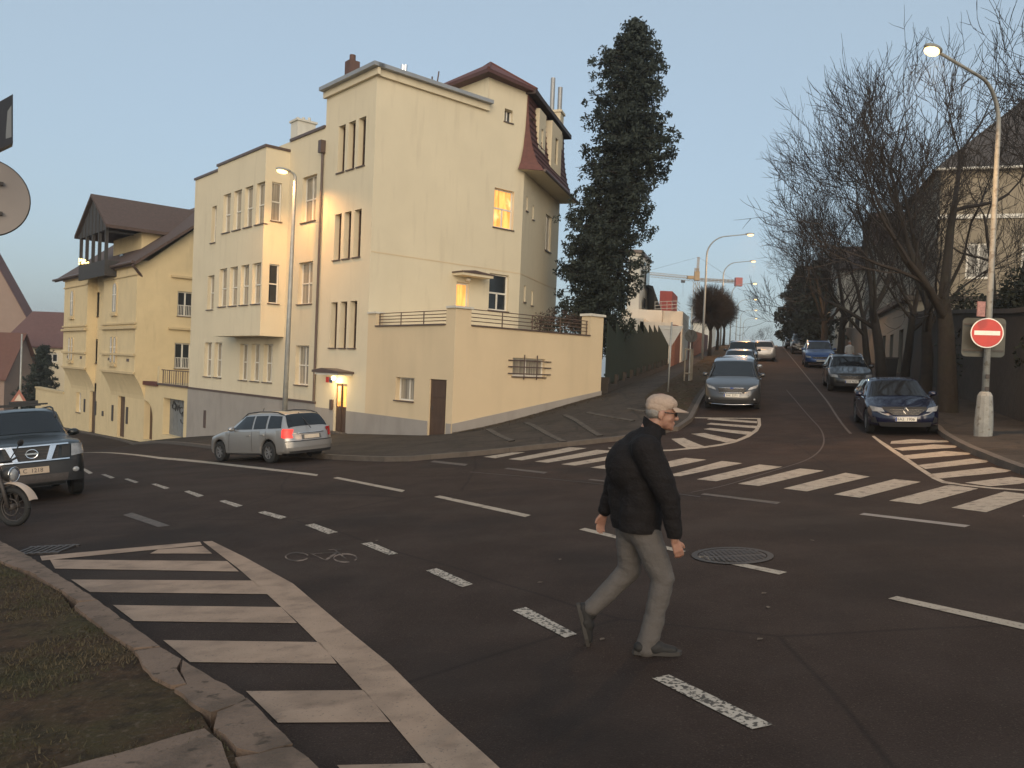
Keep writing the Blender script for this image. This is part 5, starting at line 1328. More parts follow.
def front_suv(cr, t):
    # tall grille with bright bars either side of the badge, black bumper
    frontpatch(cr, [(-.86, .34), (.86, .34), (.86, .72), (-.86, .72)], 1, .006, 14, 4).build('bumper', black_pl, t, smooth=True)
    g = frontpatch(cr, [(-.42, .78), (.42, .78), (.46, 1.03), (-.46, 1.03)], 1, .012).build('grille', black_pl, t, smooth=True)
    M = MB()
    for z in (.76, 1.04): M.tube([cr.front(y, z, .03) for y in np.linspace(-.60, .60, 9)], .02, 5)
    for s_ in (-1, 1):
        M.hexa([cr.front(s_*.22, .77, .014), cr.front(s_*.30, .77, .014), cr.front(s_*.30, .77, .06), cr.front(s_*.22, .77, .06), cr.front(s_*.30, 1.03, .014), cr.front(s_*.40, 1.03, .014), cr.front(s_*.40, 1.03, .06), cr.front(s_*.30, 1.03, .06)])
    M.build('chrome_bar', chrome, g)
    M = MB()
    for z in (.84, .90, .96): M.tube([cr.front(y, z, .02) for y in np.linspace(-.42, .42, 7)], .007, 4)
    M.build('slat', iron, g)
    for f_ in (lambda c: c, sym):
        frontpatch(cr, f_([(.48, .80), (.62, .80), (.64, 1.02), (.50, 1.02)]), 1, .012).build('side_grille', black_pl, t, smooth=True)
        frontpatch(cr, f_([(.64, .80), (.88, .83), (.905, 1.02), (.66, 1.03)]), 1, .016).build('headlight', light_glass, t, smooth=True)
        M = MB(); M.ell(cr.front(f_([(.70, .54)])[0][0], .54, .02), (.025, .06, .05), 10, 6); M.build('fog_lamp', light_glass, t, smooth=True)
    frontpatch(cr, [(-.55, .36), (.55, .36), (.58, .50), (-.58, .50)], 1, .012).build('lower_grille', iron, t, smooth=True)
    plate(cr, t, .59, 1, cr.txt, .52, .12, mat('warm_plate', (.45, .36, .27), .5)); badge_ring(cr, t, .90, .095)
    M = MB(); M.box((.2, 0, cr.H+.07), (.06, 1.15, .035)); M.box((-.9, 0, cr.H+.07), (.06, 1.15, .035)); M.box((.15, .15, cr.H+.12), (.18, .5, .06)); M.build('roof_bar', black_pl, t)
def tail_estate(cr, t):
    for i, f_ in enumerate((lambda c: c, sym)):
        frontpatch(cr, f_([(.62, .72), (.87, .72), (.84, 1.0), (.66, .98)]), -1, .014, 6, 6).build('tail_light', tail_on if i == 0 else tail_glass, t, smooth=True)
        M = MB(); s_ = 1 if i == 0 else -1
        M.grid(lambda a, b_: cr.side(cr.L-.30+.25*a, .74+.24*b_, s_, .012), 5, 4); M.build('tail_light', tail_on if i == 0 else tail_glass, t, smooth=True)
    frontpatch(cr, [(-.34, .66), (.34, .66), (.34, .80), (-.34, .80)], -1, .006).build('plate_recess', mat('plate_recess', (.10, .10, .10), .5), t, smooth=True)
    plate(cr, t, .735, -1, cr.txt, m=mat('warm_plate', (.62, .54, .44), .5))
    M = MB(); M.tube([cr.front(y, .845, .016, -1) for y in np.linspace(-.45, .45, 11)], .014, 5); M.build('chrome_strip', chrome, t, smooth=True)
    M = MB(); M.tube([cr.front(y, .62, .012, -1) for y in np.linspace(-.82, .82, 17)], .012, 5); M.build('bumper_seam', black_pl, t, smooth=True)
    frontpatch(cr, [(-.80, .44), (.80, .44), (.82, .60), (-.82, .60)], -1, .022, 14, 3).build('bumper', silver_m, t, smooth=True)
    frontpatch(cr, [(-.7, .26), (.7, .26), (.76, .34), (-.76, .34)], -1, .008, 12, 2).build('lower_valance', black_pl, t, smooth=True)
    M = MB(); M.tube([cr.front(0, .98, .02, -1), cr.top(cr.L-.50, .15, .02)], .012, 5); M.build('wiper', black_pl, t)
    M = MB(); M.tube([cr.top(1.95, .0, .0)+Vector((0, 0, 0)), cr.top(2.0, .0, .0)+Vector((-.15, 0, .22))], .008, 5); M.build('antenna', black_pl, t)
silver_m = paint_m('silver_paint', (.36, .35, .34), .55, .30)
grey_m = paint_m('grey_paint', (.065, .066, .070), .5, .28); dgrey_m = paint_m('dark_grey_paint', (.032, .033, .034), .5, .30); black_m = paint_m('black_paint', (.018, .020, .022), .3, .25)
navy_m = paint_m('navy_paint', (.004, .006, .027), .25, .25); blue_m = paint_m('blue_paint', (.010, .05, .17), .4, .28); lsilver_m = paint_m('pale_silver_paint', (.42, .42, .42), .5, .3); green_m = paint_m('dark_green_grey_paint', (.010, .012, .012), .1, .40); green_m.node_tree.nodes['Principled BSDF'].inputs['Coat Weight'].default_value = .35

# estate / hatch profiles: points (distance from nose, height)
def prof_estate(Lc=4.5, Hc=1.5): return [(0, .58), (.10, .70), (.35, .80), (1.05, .95), (1.35, 1.02), (2.10, Hc*.965), (2.7, Hc), (3.4, Hc*.99), (Lc-.50, Hc*.955), (Lc-.42, Hc*.93), (Lc-.12, 1.0), (Lc-.05, .90), (Lc, .86)]
def prof_hatch(Lc=4.3, Hc=1.45): return [(0, .56), (.10, .68), (.30, .76), (1.0, .93), (1.25, .98), (2.10, Hc*.97), (2.6, Hc), (3.2, Hc*.98), (Lc-.62, Hc*.93), (Lc-.50, Hc*.89), (Lc-.12, .98), (Lc-.04, .88), (Lc, .84)]
def prof_mpv(Lc=4.75, Hc=1.66): return [(0, .64), (.10, .78), (.35, .90), (1.0, 1.06), (1.18, 1.12), (2.12, Hc*.965), (2.7, Hc), (3.6, Hc*.99), (Lc-.50, Hc*.95), (Lc-.42, Hc*.92), (Lc-.12, 1.08), (Lc-.05, .95), (Lc, .90)]
def prof_suv(Lc=4.75, Hc=1.78): return [(0, .82), (.06, 1.02), (.30, 1.10), (1.1, 1.18), (1.40, 1.22), (2.05, Hc*.965), (2.6, Hc), (3.8, Hc*.99), (Lc-.50, Hc*.96), (Lc-.42, Hc*.94), (Lc-.16, 1.15), (Lc-.05, 1.05), (Lc, .98)]
def prof_suv2(Lc=4.45, Hc=1.68): return [(0, .68), (.08, .84), (.32, .97), (1.0, 1.08), (1.22, 1.13), (2.0, Hc*.965), (2.6, Hc), (3.4, Hc*.99), (Lc-.52, Hc*.95), (Lc-.44, Hc*.93), (Lc-.14, 1.1), (Lc-.05, 1.0), (Lc, .93)]

def sw_std(c, Hc, b0, ucow, utop, uend, pil=(.36, .66)):
    """side windows: front, rear and quarter light, between the belt and the roof edge"""
    zb = b0+.06; zt = Hc-.11; L_ = c
    a = ucow+.42; r0 = utop+.02; w1 = uend-a
    m1, m2 = a+w1*pil[0]+.12, a+w1*pil[1]+.10
    return [[(a-.10, zb), (m1-.05, zb), (m1-.05, zt), (r0+.03, zt-.01)], [(m1+.03, zb), (m2-.04, zb+.01), (m2-.06, zt), (m1+.03, zt)], [(m2+.05, zb+.01), (uend, zb+.02), (uend-.12, zt-.03), (m2+.03, zt)]]
def mk(kind, **k):
    if kind == 'estate': c = Car(L=4.5, W=1.78, H=1.5, pts=prof_estate(), fa=.88, ra=3.52, wr=.315, bl0=.90, bl1=.97, **k); c.mu, c.mz = 1.75, .98; c.b0 = .94; c.uc, c.ut, c.ue = 1.33, 2.12, 4.12
    if kind == 'hatch': c = Car(L=4.36, W=1.81, H=1.45, pts=prof_hatch(4.36), fa=.88, ra=3.50, wr=.33, bl0=.88, bl1=.98, tum=.19, **k); c.mu, c.mz = 1.7, .98; c.b0 = .93; c.uc, c.ut, c.ue = 1.24, 2.10, 3.85
    if kind == 'mpv': c = Car(L=4.79, W=1.92, H=1.66, pts=prof_mpv(4.79), fa=.95, ra=3.80, wr=.345, bl0=.98, bl1=1.05, tum=.16, kn=.22, **k); c.mu, c.mz = 1.7, 1.08; c.b0 = 1.02; c.uc, c.ut, c.ue = 1.16, 2.14, 4.35
    if kind == 'suv': c = Car(L=4.74, W=1.85, H=1.78, pts=prof_suv(4.74), fa=.85, ra=3.70, wr=.39, sill=.40, arch=.09, na=.28, nn=4.5, bl0=1.08, bl1=1.12, tum=.13, kn=.08, **k); c.mu, c.mz = 1.85, 1.18; c.b0 = 1.12; c.uc, c.ut, c.ue = 1.42, 2.07, 4.35
    if kind == 'suv2': c = Car(L=4.45, W=1.84, H=1.68, pts=prof_suv2(4.45), fa=.86, ra=3.55, wr=.36, sill=.32, na=.42, bl0=.98, bl1=1.06, tum=.15, kn=.16, **k); c.mu, c.mz = 1.65, 1.10; c.b0 = 1.04; c.uc, c.ut, c.ue = 1.20, 2.02, 4.05
    c.sw = sw_std(c.L, c.H, c.b0, c.uc, c.ut, c.ue); c.txt = None
    m1 = c.sw[0][1][0]+.04; m2 = c.sw[1][1][0]+.05; a0 = c.uc+.12
    c.seams = [((m1, c.sill+.03), (m1, c.b0)), ((m2, c.sill+.35), (m2, c.b0)), ((a0, c.sill+.03), (a0+.05, c.b0-.05)), ((c.fa+c.wr+.12, c.sill+.02), (c.ra-c.wr-.12, c.sill+.02))]
    c.handles = [(m1-.18, c.b0-.13), (m2-.16, c.b0-.11)]
    return c
def put(kind, name, label, cat, m, x, y, head, group=None, txt=None, **k):
    c = mk(kind); c.txt = txt
    fr = dict(estate=front_plain, hatch=front_hatch, mpv=front_mpv, suv=front_suv, suv2=front_plain)[kind]
    if 'front' not in k: k['front'] = fr
    if 'tail' not in k: k['tail'] = None
    return finish_car(c, name, label, cat, m, x, y, head, group, sw=c.sw, wsh=(c.uc+.04, c.ut-.06, .97, .93), rw=(c.L-.46, c.L-.16, .93, .95), seams=c.seams, **k)
down = math.atan2(-EY, -EX)      # the way the parked cars face: down the side street, towards the crossing
GP = 'cars parked along the side street'
# silver estate pulling away on the main road (rear towards us)
# its wheels: rear left of picture, tail at the right
xr, yr, _ = G(290, 464)
c_ = mk('estate')
put('estate', 'parked_car', 'silver estate car with a glowing red tail light stopped by the corner house entrance', 'car', silver_m, *G(269, 459.5)[:2], math.radians(141), txt=None, tail=tail_estate, rails=(1.9, 4.0, 'b'), front=None, lowm=None, scale=.93)
gx_, gy_, _ = G(30, 500)
put('suv', 'parked_car', 'dark green-black off-road car with chrome grille parked at the left edge', 'car', green_m, *(lambda p: (p[0]-1.45, p[1]+1.95))(G(34, 503)), math.radians(-53), txt='C  1218', rails=(1.9, 4.2, 'b'), lowm=black_pl, spokes=6, scale=1.05)
def street(t, c): x, y = XY(t, c); return x, y
put('hatch', 'parked_car', 'navy blue hatchback with diamond badge parked nearest on the right kerb', 'car', navy_m, *street(25.6, 3.85), down, GP, txt='6A2  1906', rimm=rim_m)
put('mpv', 'parked_car', 'grey people carrier at the front of the left row of parked cars', 'car', grey_m, *street(31.0, -.80), down, GP, txt='3AK 5271')
put('estate', 'parked_car', 'dark grey estate car parked second on the right kerb behind the navy hatchback', 'car', dgrey_m, *street(38.4, 3.8), down, GP, txt='2AE 4630', rails=(1.9, 4.0, 'c'))
put('suv2', 'parked_car', 'bright blue compact off-road car parked third on the right kerb', 'car', blue_m, *street(55.8, 3.75), down, GP, txt='4A7 2085', rails=(1.9, 3.8, 'c'))
put('suv', 'parked_car', 'black tall off-road car parked fourth on the right kerb', 'car', black_m, *street(76.3, 3.7), down, GP, rails=(1.9, 4.0, 'c'), front=front_plain)
put('estate', 'parked_car', 'small dark car farthest up on the right kerb near the crest', 'car', dgrey_m, *street(88.5, 3.5), down, GP)
put('hatch', 'parked_car', 'pale silver car second in the left row behind the grey people carrier', 'car', lsilver_m, *street(37.2, -.85), down, GP, front=front_plain)
put('estate', 'parked_car', 'dark car third in the left row with orange lamplight on its roof', 'car', dgrey_m, *street(43.5, -.9), down, GP)
put('suv', 'parked_car', 'dark tall van-like car fourth in the left row', 'car', black_m, *street(50.5, -.9), down, GP, front=front_plain)
put('estate', 'parked_car', 'light silver car standing out beside the end of the left row', 'car', silver_m, *street(63, .35), down+math.pi, GP, front=None, tail=None)

# ---- motorcycle at the left edge
mx, my, mz = G(13, 526)
mt = thing('motorcycle', (mx, my, mz), 'motorcycle with white front mudguard and round headlight cut by the left edge', 'motorcycle')
hd = math.radians(-12); fw_ = (math.cos(hd), math.sin(hd))
def mp(a, b, z): return (mx+fw_[0]*a-fw_[1]*b, my+fw_[1]*a+fw_[0]*b, mz+z)
def mwheel(a, r):
    M = MB(); ring = 28
    for i in range(ring):
        for k in range(6):
            pass
    pts = [mp(a+math.cos(t_)*r*.88, 0, r+math.sin(t_)*r*.88) for t_ in np.linspace(0, 2*math.pi, 29)]
    M.tube(pts, r*.155, 8, cap=False); w_ = M.build('wheel', tyre_m, mt, smooth=True)
    M = MB(); M.tube([mp(a+math.cos(t_)*r*.74, 0, r+math.sin(t_)*r*.74) for t_ in np.linspace(0, 2*math.pi, 29)], r*.045, 6, cap=False)
    for k in range(10): t_ = 2*math.pi*k/10; M.tube([mp(a, .03*(-1)**k, r), mp(a+math.cos(t_)*r*.74, 0, r+math.sin(t_)*r*.74)], .006, 4)
    M.tube([mp(a, -.08, r), mp(a, .08, r)], .05, 10); M.tube([mp(a+math.cos(t_)*.13, -.05, r+math.sin(t_)*.13) for t_ in np.linspace(0, 2*math.pi, 17)], .012, 4)
    M.build('rim', iron, w_, smooth=True)
mwheel(0, .30); mwheel(-1.35, .30)
M = MB()
for s_ in (-1, 1): M.tube([mp(0, .10*s_, .30), mp(-.22, .10*s_, .88)], [.028, .032], 8)
M.build('fork', iron, mt, smooth=True)
M = MB(); 
M.grid(lambda a, b: mp(math.cos(.35+2.0*a)*(.385), (b-.5)*.17*(1-.25*a), .31+math.sin(.35+2.0*a)*.385*(1-.25*(2*b-1)**2*.3)), 12, 5); M.build('mudguard', mat('white_plastic', (.45, .36, .29), .35, .05, 3), mt, smooth=True)
M = MB(); M.ell(mp(-.10, 0, .80), (.11, .10, .115), 16, 12); M.build('headlight_shell', black_pl, mt, smooth=True)
M = MB(); M.ell(mp(-.03, 0, .80), (.07, .085, .10), 16, 12); M.build('headlight', light_glass, mt, smooth=True)
M = MB(); M.tube([mp(-.01+math.cos(0)*0, .0+math.cos(t_)*.105, .80+math.sin(t_)*.115) for t_ in np.linspace(0, 6.283, 21)], .012, 5); M.build('headlight_ring', chrome, mt, smooth=True)
M = MB(); M.tube([mp(-.30, -.36, 1.02), mp(-.24, -.15, .98), mp(-.24, .15, .98), mp(-.30, .36, 1.02)], .018, 6)
for s_ in (-1, 1): M.tube([mp(-.28, .2*s_, 1.0), mp(-.22, .3*s_, 1.22)], .009, 5)
M.build('handlebar', black_pl, mt, smooth=True)
M = MB()
for s_ in (-1, 1): M.ell(mp(-.22, .33*s_, 1.26), (.02, .08, .055), 10, 8); M.ell(mp(-.14, .20*s_, .86), (.035, .035, .03), 8, 6)
M.build('mirror', black_pl, mt, smooth=True)
M = MB(); M.ell(mp(-.62, 0, .84), (.32, .15, .16), 16, 10); M.build('fuel_tank', mat('red_brown_tank', (.08, .02, .015), .3, coat=.6), mt, smooth=True)
M = MB(); M.ell(mp(-1.15, 0, .82), (.38, .15, .08), 14, 8); M.build('seat', black_pl, mt, smooth=True)
M = MB(); M.ell(mp(-.62, 0, .48), (.24, .17, .22), 12, 8); M.tube([mp(-.5, -.12, .3), mp(-.9, -.16, .25), mp(-1.5, -.18, .35)], [.03, .035, .05], 8); M.tube([mp(-.25, 0, .85), mp(-.6, 0, .3), mp(-1.3, 0, .35)], .03, 6); M.build('engine', iron, mt, smooth=True)
M = MB(); M.tube([mp(-.75, .2, .28), mp(-.6, .38, .02)], .014, 5); M.build('side_stand', iron, mt)
# ------------------------------------------------------------------ street furniture
def arc_pts(base, h, rad, arm, az, dip=0.0, n=8, lean=(0, 0)):
    dx, dy = math.cos(az), math.sin(az); top = Vector(base)+Vector((lean[0], lean[1], h))
    pts = [Vector(base), Vector(base).lerp(top-Vector((0, 0, rad)), .5), top-Vector((0, 0, rad))]
    for i in range(1, n+1):
        a = math.pi/2*i/n; pts.append(Vector((top.x+dx*rad*(1-math.cos(a)), top.y+dy*rad*(1-math.cos(a)), top.z-rad+rad*math.sin(a))))
    e = pts[-1]+Vector((dx*(arm-rad), dy*(arm-rad), dip)); pts.append(e); return pts
def lamp(base, h, arm, az, label, rad=1.2, r0=.09, mp_=None, glow=None, size=1.0, dip=.1, energy=0, stout=False, group='street lamps', thin=.035, col=(1, .50, .17), lean=(0, 0)):
    t = thing('street_lamp', base, label, 'street lamp', group); mp_ = mp_ or pole_grey
    pts = arc_pts(base, h, rad, arm, az, dip, lean=lean); n = len(pts)
    rs = [r0]+[r0*.8]+[r0*.62]+[thin+(r0*.6-thin)*(1-i/(n-4)) for i in range(n-3)]
    M = MB(); M.tube(pts, rs[:n], 10); M.build('pole', mp_, t, smooth=True)
    if stout:
        M = MB(); b = base; M.lathe([(.20, -.1), (.205, .3), (.19, .62), (.165, .98), (.13, 1.05), (.10, 1.08), (.001, 1.08)], b, 12); M.build('base_sleeve', mp_, t, smooth=False)
    e = pts[-1]; d = Vector((math.cos(az), math.sin(az), 0))
    M = MB(); Rz = Matrix.Rotation(az, 3, 'Z')
    def place(Mx, c): Mx.v = [tuple(Rz @ Vector(v)+Vector(c)) for v in Mx.v]
    M.ell((.22*size, 0, .03*size), (.36*size, .14*size, .09*size), 14, 8); place(M, e); hd_ = M.build('lamp_head', mp_, t, smooth=True)
    M = MB(); M.ell((.28*size, 0, -.05*size), (.26*size, .14*size, .11*size), 12, 8); place(M, e); M.build('bulb', glow or lamp_far, hd_, smooth=True)
    if energy:
        l = bpy.data.lights.new('lamp_light', 'SPOT'); o = bpy.data.objects.new('lamp_light', l); COL.objects.link(o)
        l.energy = energy; l.color = col; l.spot_size = math.radians(160); l.spot_blend = .6; l.shadow_soft_size = .15
        o.location = e+d*.28*size+Vector((0, 0, -.16*size)); o.rotation_euler = (0, 0, 0); o.parent = None
    return t
# left lamp in front of the corner house
bx_, by_, bz_ = P(283.5, 438, 35.5); bz_ = H(bx_, by_)+.1
tz = P(295.5, 173, 35.5)
az_l = math.atan2(-.667, -.745)
lamp((bx_, by_, bz_), tz[2]-bz_, .35, az_l, 'tall grey street lamp glowing in front of the cream corner house', rad=.25, r0=.12, glow=lamp_glow, size=1.0, energy=1500, dip=0, lean=(tz[0]-bx_, 0))
# right lamp with the no-entry sign
rb = G(983, 436, .12); rb = (rb[0], rb[1], rb[2])
tp_ = P(1001, 78, rb[1]); hdp = P(938, 52, rb[1]-1.6)
az_r = math.atan2(hdp[1]-tp_[1], hdp[0]-tp_[0])
arm = math.hypot(hdp[0]-tp_[0], hdp[1]-tp_[1])
lamp(rb, hdp[2]-rb[2]-.1, arm, az_r, 'pale painted street lamp with thick base and arched arm carrying the no-entry sign', rad=1.0, r0=.085, mp_=pole_white, glow=lamp_glow, size=.9, energy=3000, stout=True, dip=.10, col=(1, .58, .26), lean=(tp_[0]-rb[0], 0))
for i, tt in enumerate((60, 88, 117, 147, 178, 212)):
    x, y = XY(tt, -3.9); z = H(x, y)+.1
    lamp((x, y, z), 9.0, 2.75, -ST+0.0, ['nearest arched lamp on the left of the side street in front of the round tree', 'second arched lamp up the side street rising behind the round tree', 'third glowing lamp up the side street', 'fourth glowing lamp up the side street', 'fifth glowing lamp up the side street near the crest', 'farthest glowing lamp above the parked cars'][i], rad=1.4, r0=.10, size=.9 if i < 2 else 1.0, glow=lamp_far, energy=4000 if i < 2 else 0, dip=.12)
# signs on the right lamp
sg_ = thing('no_entry_sign', P(987, 333, rb[1]-.2), 'red round no-entry sign with white bar on the right lamp post', 'traffic sign')
def facing(c, n, M):   # local x right, y out of the sign, z up -> towards direction n
    n = Vector((n[0], n[1], 0)).normalized(); r = Vector((-n.y, n.x, 0)); r = -r if r.x < 0 else r
    M.v = [tuple(Vector(c)+r*v[0]+n*v[1]+Vector((0, 0, v[2]))) for v in M.v]; return M
c = P(987, 333, rb[1]-.16); nv_ = (-c[0]*.6, -c[1])
nv_ = (-.25, -1)
R_ = .36
def diskm(r, y0, y1, n=36):
    M = MB(); M.lathe([(.0005, y1), (r, y1), (r, y0), (.0005, y0)], (0, 0, 0), n, 'Y'); return M
facing(c, nv_, diskm(R_, -.012, .0)).build('plate', sign_grey, sg_)
facing(c, nv_, diskm(R_, .001, .006)).build('rim', sign_white, sg_)
facing(c, nv_, diskm(R_-.025, .007, .010)).build('red_face', sign_red, sg_)
M = MB(); M.box((0, .012, 0), (.56, .004, .105)); facing(c, nv_, M).build('white_bar', sign_white, sg_)
M = MB(); M.box((0, -.04, 0), (.05, .06, .5)); facing(c, nv_, M).build('clamp', iron, sg_)
c2 = P(983.5, 337.5, rb[1]+.14); bs = thing('square_sign', c2, 'grey back of a large rounded square sign behind the no-entry sign', 'traffic sign')
def rrect(w_, h_, r, n=5):
    o = []
    for cx, cz, a0 in ((w_/2-r, h_/2-r, 0), (-w_/2+r, h_/2-r, math.pi/2), (-w_/2+r, -h_/2+r, math.pi), (w_/2-r, -h_/2+r, 3*math.pi/2)):
        o += [(cx+r*math.cos(a0+math.pi/2*i/n), cz+r*math.sin(a0+math.pi/2*i/n)) for i in range(n+1)]
    return o
def slabm(pts, y0, y1):
    M = MB(); n = len(pts); M.add([(x, y0, z) for x, z in pts]+[(x, y1, z) for x, z in pts], [tuple(range(n)), tuple(range(n, 2*n))[::-1]]+[(i, n+i, n+(i+1) % n, (i+1) % n) for i in range(n)]); return M
dk = mat('weathered_sign_back', (.065, .07, .062), .6, .15, 4)
facing(c2, nv_, slabm(rrect(.95, .95, .10), -.01, .01)).build('plate', dk, bs)
M = MB(); M.box((0, .02, .32), (.9, .02, .04)); M.box((0, .02, -.32), (.9, .02, .04)); facing(c2, nv_, M).build('brace', iron, bs)
M = MB(); cst = P(981, 309, rb[1]-.2); M.box(cst, (.18, .05, .36)); tag(M.build('small_notice', mat('pinkish_notice', (.30, .16, .15), .6, .3, 20)), 'small faded pink notice on the right lamp post above the no-entry sign', 'notice')
M = MB()
for dz in (.95, 1.15, 1.45): M.box((rb[0]-.02, rb[1]-.10, rb[2]+dz), (.09, .02, .10))
tag(M.build('sticker', iron), 'dark stickers on the shaft of the right lamp post', 'sticker')
# give-way sign seen from behind
gb = G(668, 392, .12); gw_t = thing('give_way_sign', gb, 'grey back of an inverted triangle give-way sign on a thin pole by the fence', 'traffic sign')
tp2 = P(672, 322, gb[1])
M = MB(); M.tube([gb, (tp2[0], gb[1], tp2[2])], .032, 8); M.build('pole', pole_grey, gw_t, smooth=True)
cz_ = P(671, 336, gb[1]-.0); s_w = abs(P(684, 325, gb[1])[0]-P(659, 325, gb[1])[0])
tri = [(-s_w/2, .42), (s_w/2, .42), (.04, -.42), (-.04, -.42)]
facing((cz_[0], gb[1]+.06, cz_[2]), (-.1, -1), slabm(tri, -.01, .008)).build('plate', sign_grey, gw_t)
M = MB(); M.box((0, .02, .30), (.75, .02, .03)); M.box((0, .02, -.05), (.35, .02, .03)); facing((cz_[0], gb[1]+.05, cz_[2]), (-.1, -1), M).build('brace', pole_grey, gw_t)
# sapling stakes and the dark round sign by the verge
st_ = G(689, 381, .12); tg = thing('tree_guard', st_, 'wooden stake frame round a young tree on the soil strip', 'tree guard')
stake = mat('stake_wood', (.20, .17, .13), .8, .2, 5)
M = MB(); tops = [P(685.5, 349, st_[1]), P(691.5, 350, st_[1]-.2), P(693, 349, st_[1]+.4)]
for i, tpx in enumerate(tops): M.tube([(tpx[0], tpx[1], H(tpx[0], tpx[1])+.1), tpx], .035, 6)
M.build('stake', stake, tg)
M = MB(); a, b, c_3 = tops
for q in (0, -1.15): M.tube([(a[0], a[1], a[2]+q), (b[0], b[1], b[2]+q), (c_3[0], c_3[1], c_3[2]+q), (a[0], a[1], a[2]+q)], .03, 5)
M.build('cross_bar', stake, tg)
rsn = P(691, 336, st_[1]); rs_t = thing('round_sign', (rsn[0], rsn[1], H(rsn[0], rsn[1])), 'dark round sign seen from behind on a thin pole by the soil strip', 'traffic sign')
M = MB(); M.tube([(rsn[0], rsn[1]+.04, H(rsn[0], rsn[1])), (rsn[0], rsn[1]+.04, rsn[2]+1.4)], .03, 6); M.build('pole', pole_grey, rs_t)
facing(rsn, (-.1, -1), diskm(.30, -.01, .01)).build('plate', mat('dark_sign_back', (.03, .03, .028), .6), rs_t)
# back of a round sign, its pole and box at the left edge
pl_ = P(-8, 300, 7.0); sgl = thing('round_sign', (pl_[0], pl_[1], H(pl_[0], pl_[1])), 'large grey-brown back of a round traffic sign cut by the left edge', 'traffic sign')
sgl.name = 'round_sign'
M = MB(); cs_ = P(-15, 197, 7.0); 
nrm = Vector((.74, -1, 0)).normalized()
facing(cs_, nrm, diskm(.335, -.012, .012, 40)).build('plate', mat('sign_back_brown', (.27, .235, .215), .5, .06, 2), sgl)
M = MB(); M.lathe([(.335, -.016), (.345, 0), (.335, .016)], (0, 0, 0), 40, 'Y'); facing(cs_, nrm, M).build('rim', iron, sgl)
M = MB(); M.box((-.02, .03, .13), (.3, .03, .03)); M.box((-.02, .03, -.13), (.3, .03, .03)); facing(cs_, nrm, M).build('brace', iron, sgl)
pt_ = P(0, 0, 7.05); M = MB(); M.tube([(cs_[0]-.03, cs_[1]-.05, H(cs_[0], cs_[1])), (cs_[0]-.03, cs_[1]-.05, pt_[2]+.1)], .03, 8); M.build('pole', pole_grey, sgl, smooth=True)
mb_ = P(-2, 121, 6.6); mr_ = thing('box_sign', mb_, 'dark boxed sign edge above the round sign at the left edge', 'traffic sign')
M = MB(); q0, q1, q2, q3 = P(13, 94, 6.6), P(13, 143, 6.6), P(-40, 168, 6.1), P(-40, 124, 6.1); bk = lambda p: (p[0]-.08, p[1]+.12, p[2]); M.hexa([q2, q1, bk(q1), bk(q2), q3, q0, bk(q0), bk(q3)]); M.build('case', mat('dark_case', (.05, .05, .055), .5), mr_)
M = MB(); fr_ = lambda p, u: (p[0]+.004, p[1]-.004, p[2]); 
q = [P(11.5, 105, 6.58), P(11.5, 137, 6.58), P(5, 139, 6.52), P(7, 112, 6.54)]; M.poly(q); M.build('panel', sign_grey, mr_)
# roadworks warning sign far left
rw_ = P(19, 397, 40); ws = thing('warning_sign', (rw_[0], rw_[1], H(rw_[0], rw_[1])), 'small orange-red triangular warning sign above the dark car roof', 'traffic sign')
sw_ = .40; facing(rw_, (.2, -1), slabm([(-sw_, -.30), (sw_, -.30), (0, .38)], -.01, .01)).build('red_face', mat('orange_red', (.28, .10, .07), .5), ws)
facing(rw_, (.2, -1), slabm([(-sw_*.5, -.20), (sw_*.5, -.20), (0, .16)], .012, .018)).build('white_face', mat('pale_sign', (.5, .42, .34), .5), ws)
M = MB(); M.tube([(rw_[0], rw_[1]+.05, H(rw_[0], rw_[1])), (rw_[0], rw_[1]+.05, rw_[2])], .04, 6); M.build('pole', pole_grey, ws)
lp2 = P(22, 334, 60); M = MB(); M.tube([(lp2[0], 60, H(lp2[0], 60)), lp2], [.09, .06], 8); tag(M.build('thin_post', pole_grey, smooth=True), 'thin pale post standing in front of the far yellow house', 'post')
# wheelie bin on the right pavement
bb_ = G(883, 400, .12); bb_ = (XY(43.5, 6.3)[0], XY(43.5, 6.3)[1], 0); bb_ = (bb_[0], bb_[1], H(bb_[0], bb_[1])+.12)
bn = thing('wheelie_bin', bb_, 'dark wheelie bin standing by the stone wall', 'bin', rz=-ST)
def lb(M, name, m): 
    o = M.build(name, m, None, org=(0, 0, 0)); o.parent = bn; return o
M = MB(); M.hexa([(-.24, -.26, .1), (.24, -.26, .1), (.24, .26, .1), (-.24, .26, .1), (-.29, -.33, .98), (.29, -.33, .98), (.29, .35, .98), (-.29, .35, .98)]); lb(M, 'body', black_pl)
M = MB(); M.box((0, 0, 1.02), (.62, .74, .07)); M.tube([(-.25, .40, .98), (.25, .40, .98)], .02, 6); lb(M, 'lid', iron)
M = MB()
for s_ in (-1, 1): M.lathe([(.001, -.03), (.1, -.03), (.1, .03), (.001, .03)], (s_*.24, .25, .1), 14, 'X')
lb(M, 'wheel', tyre_m)
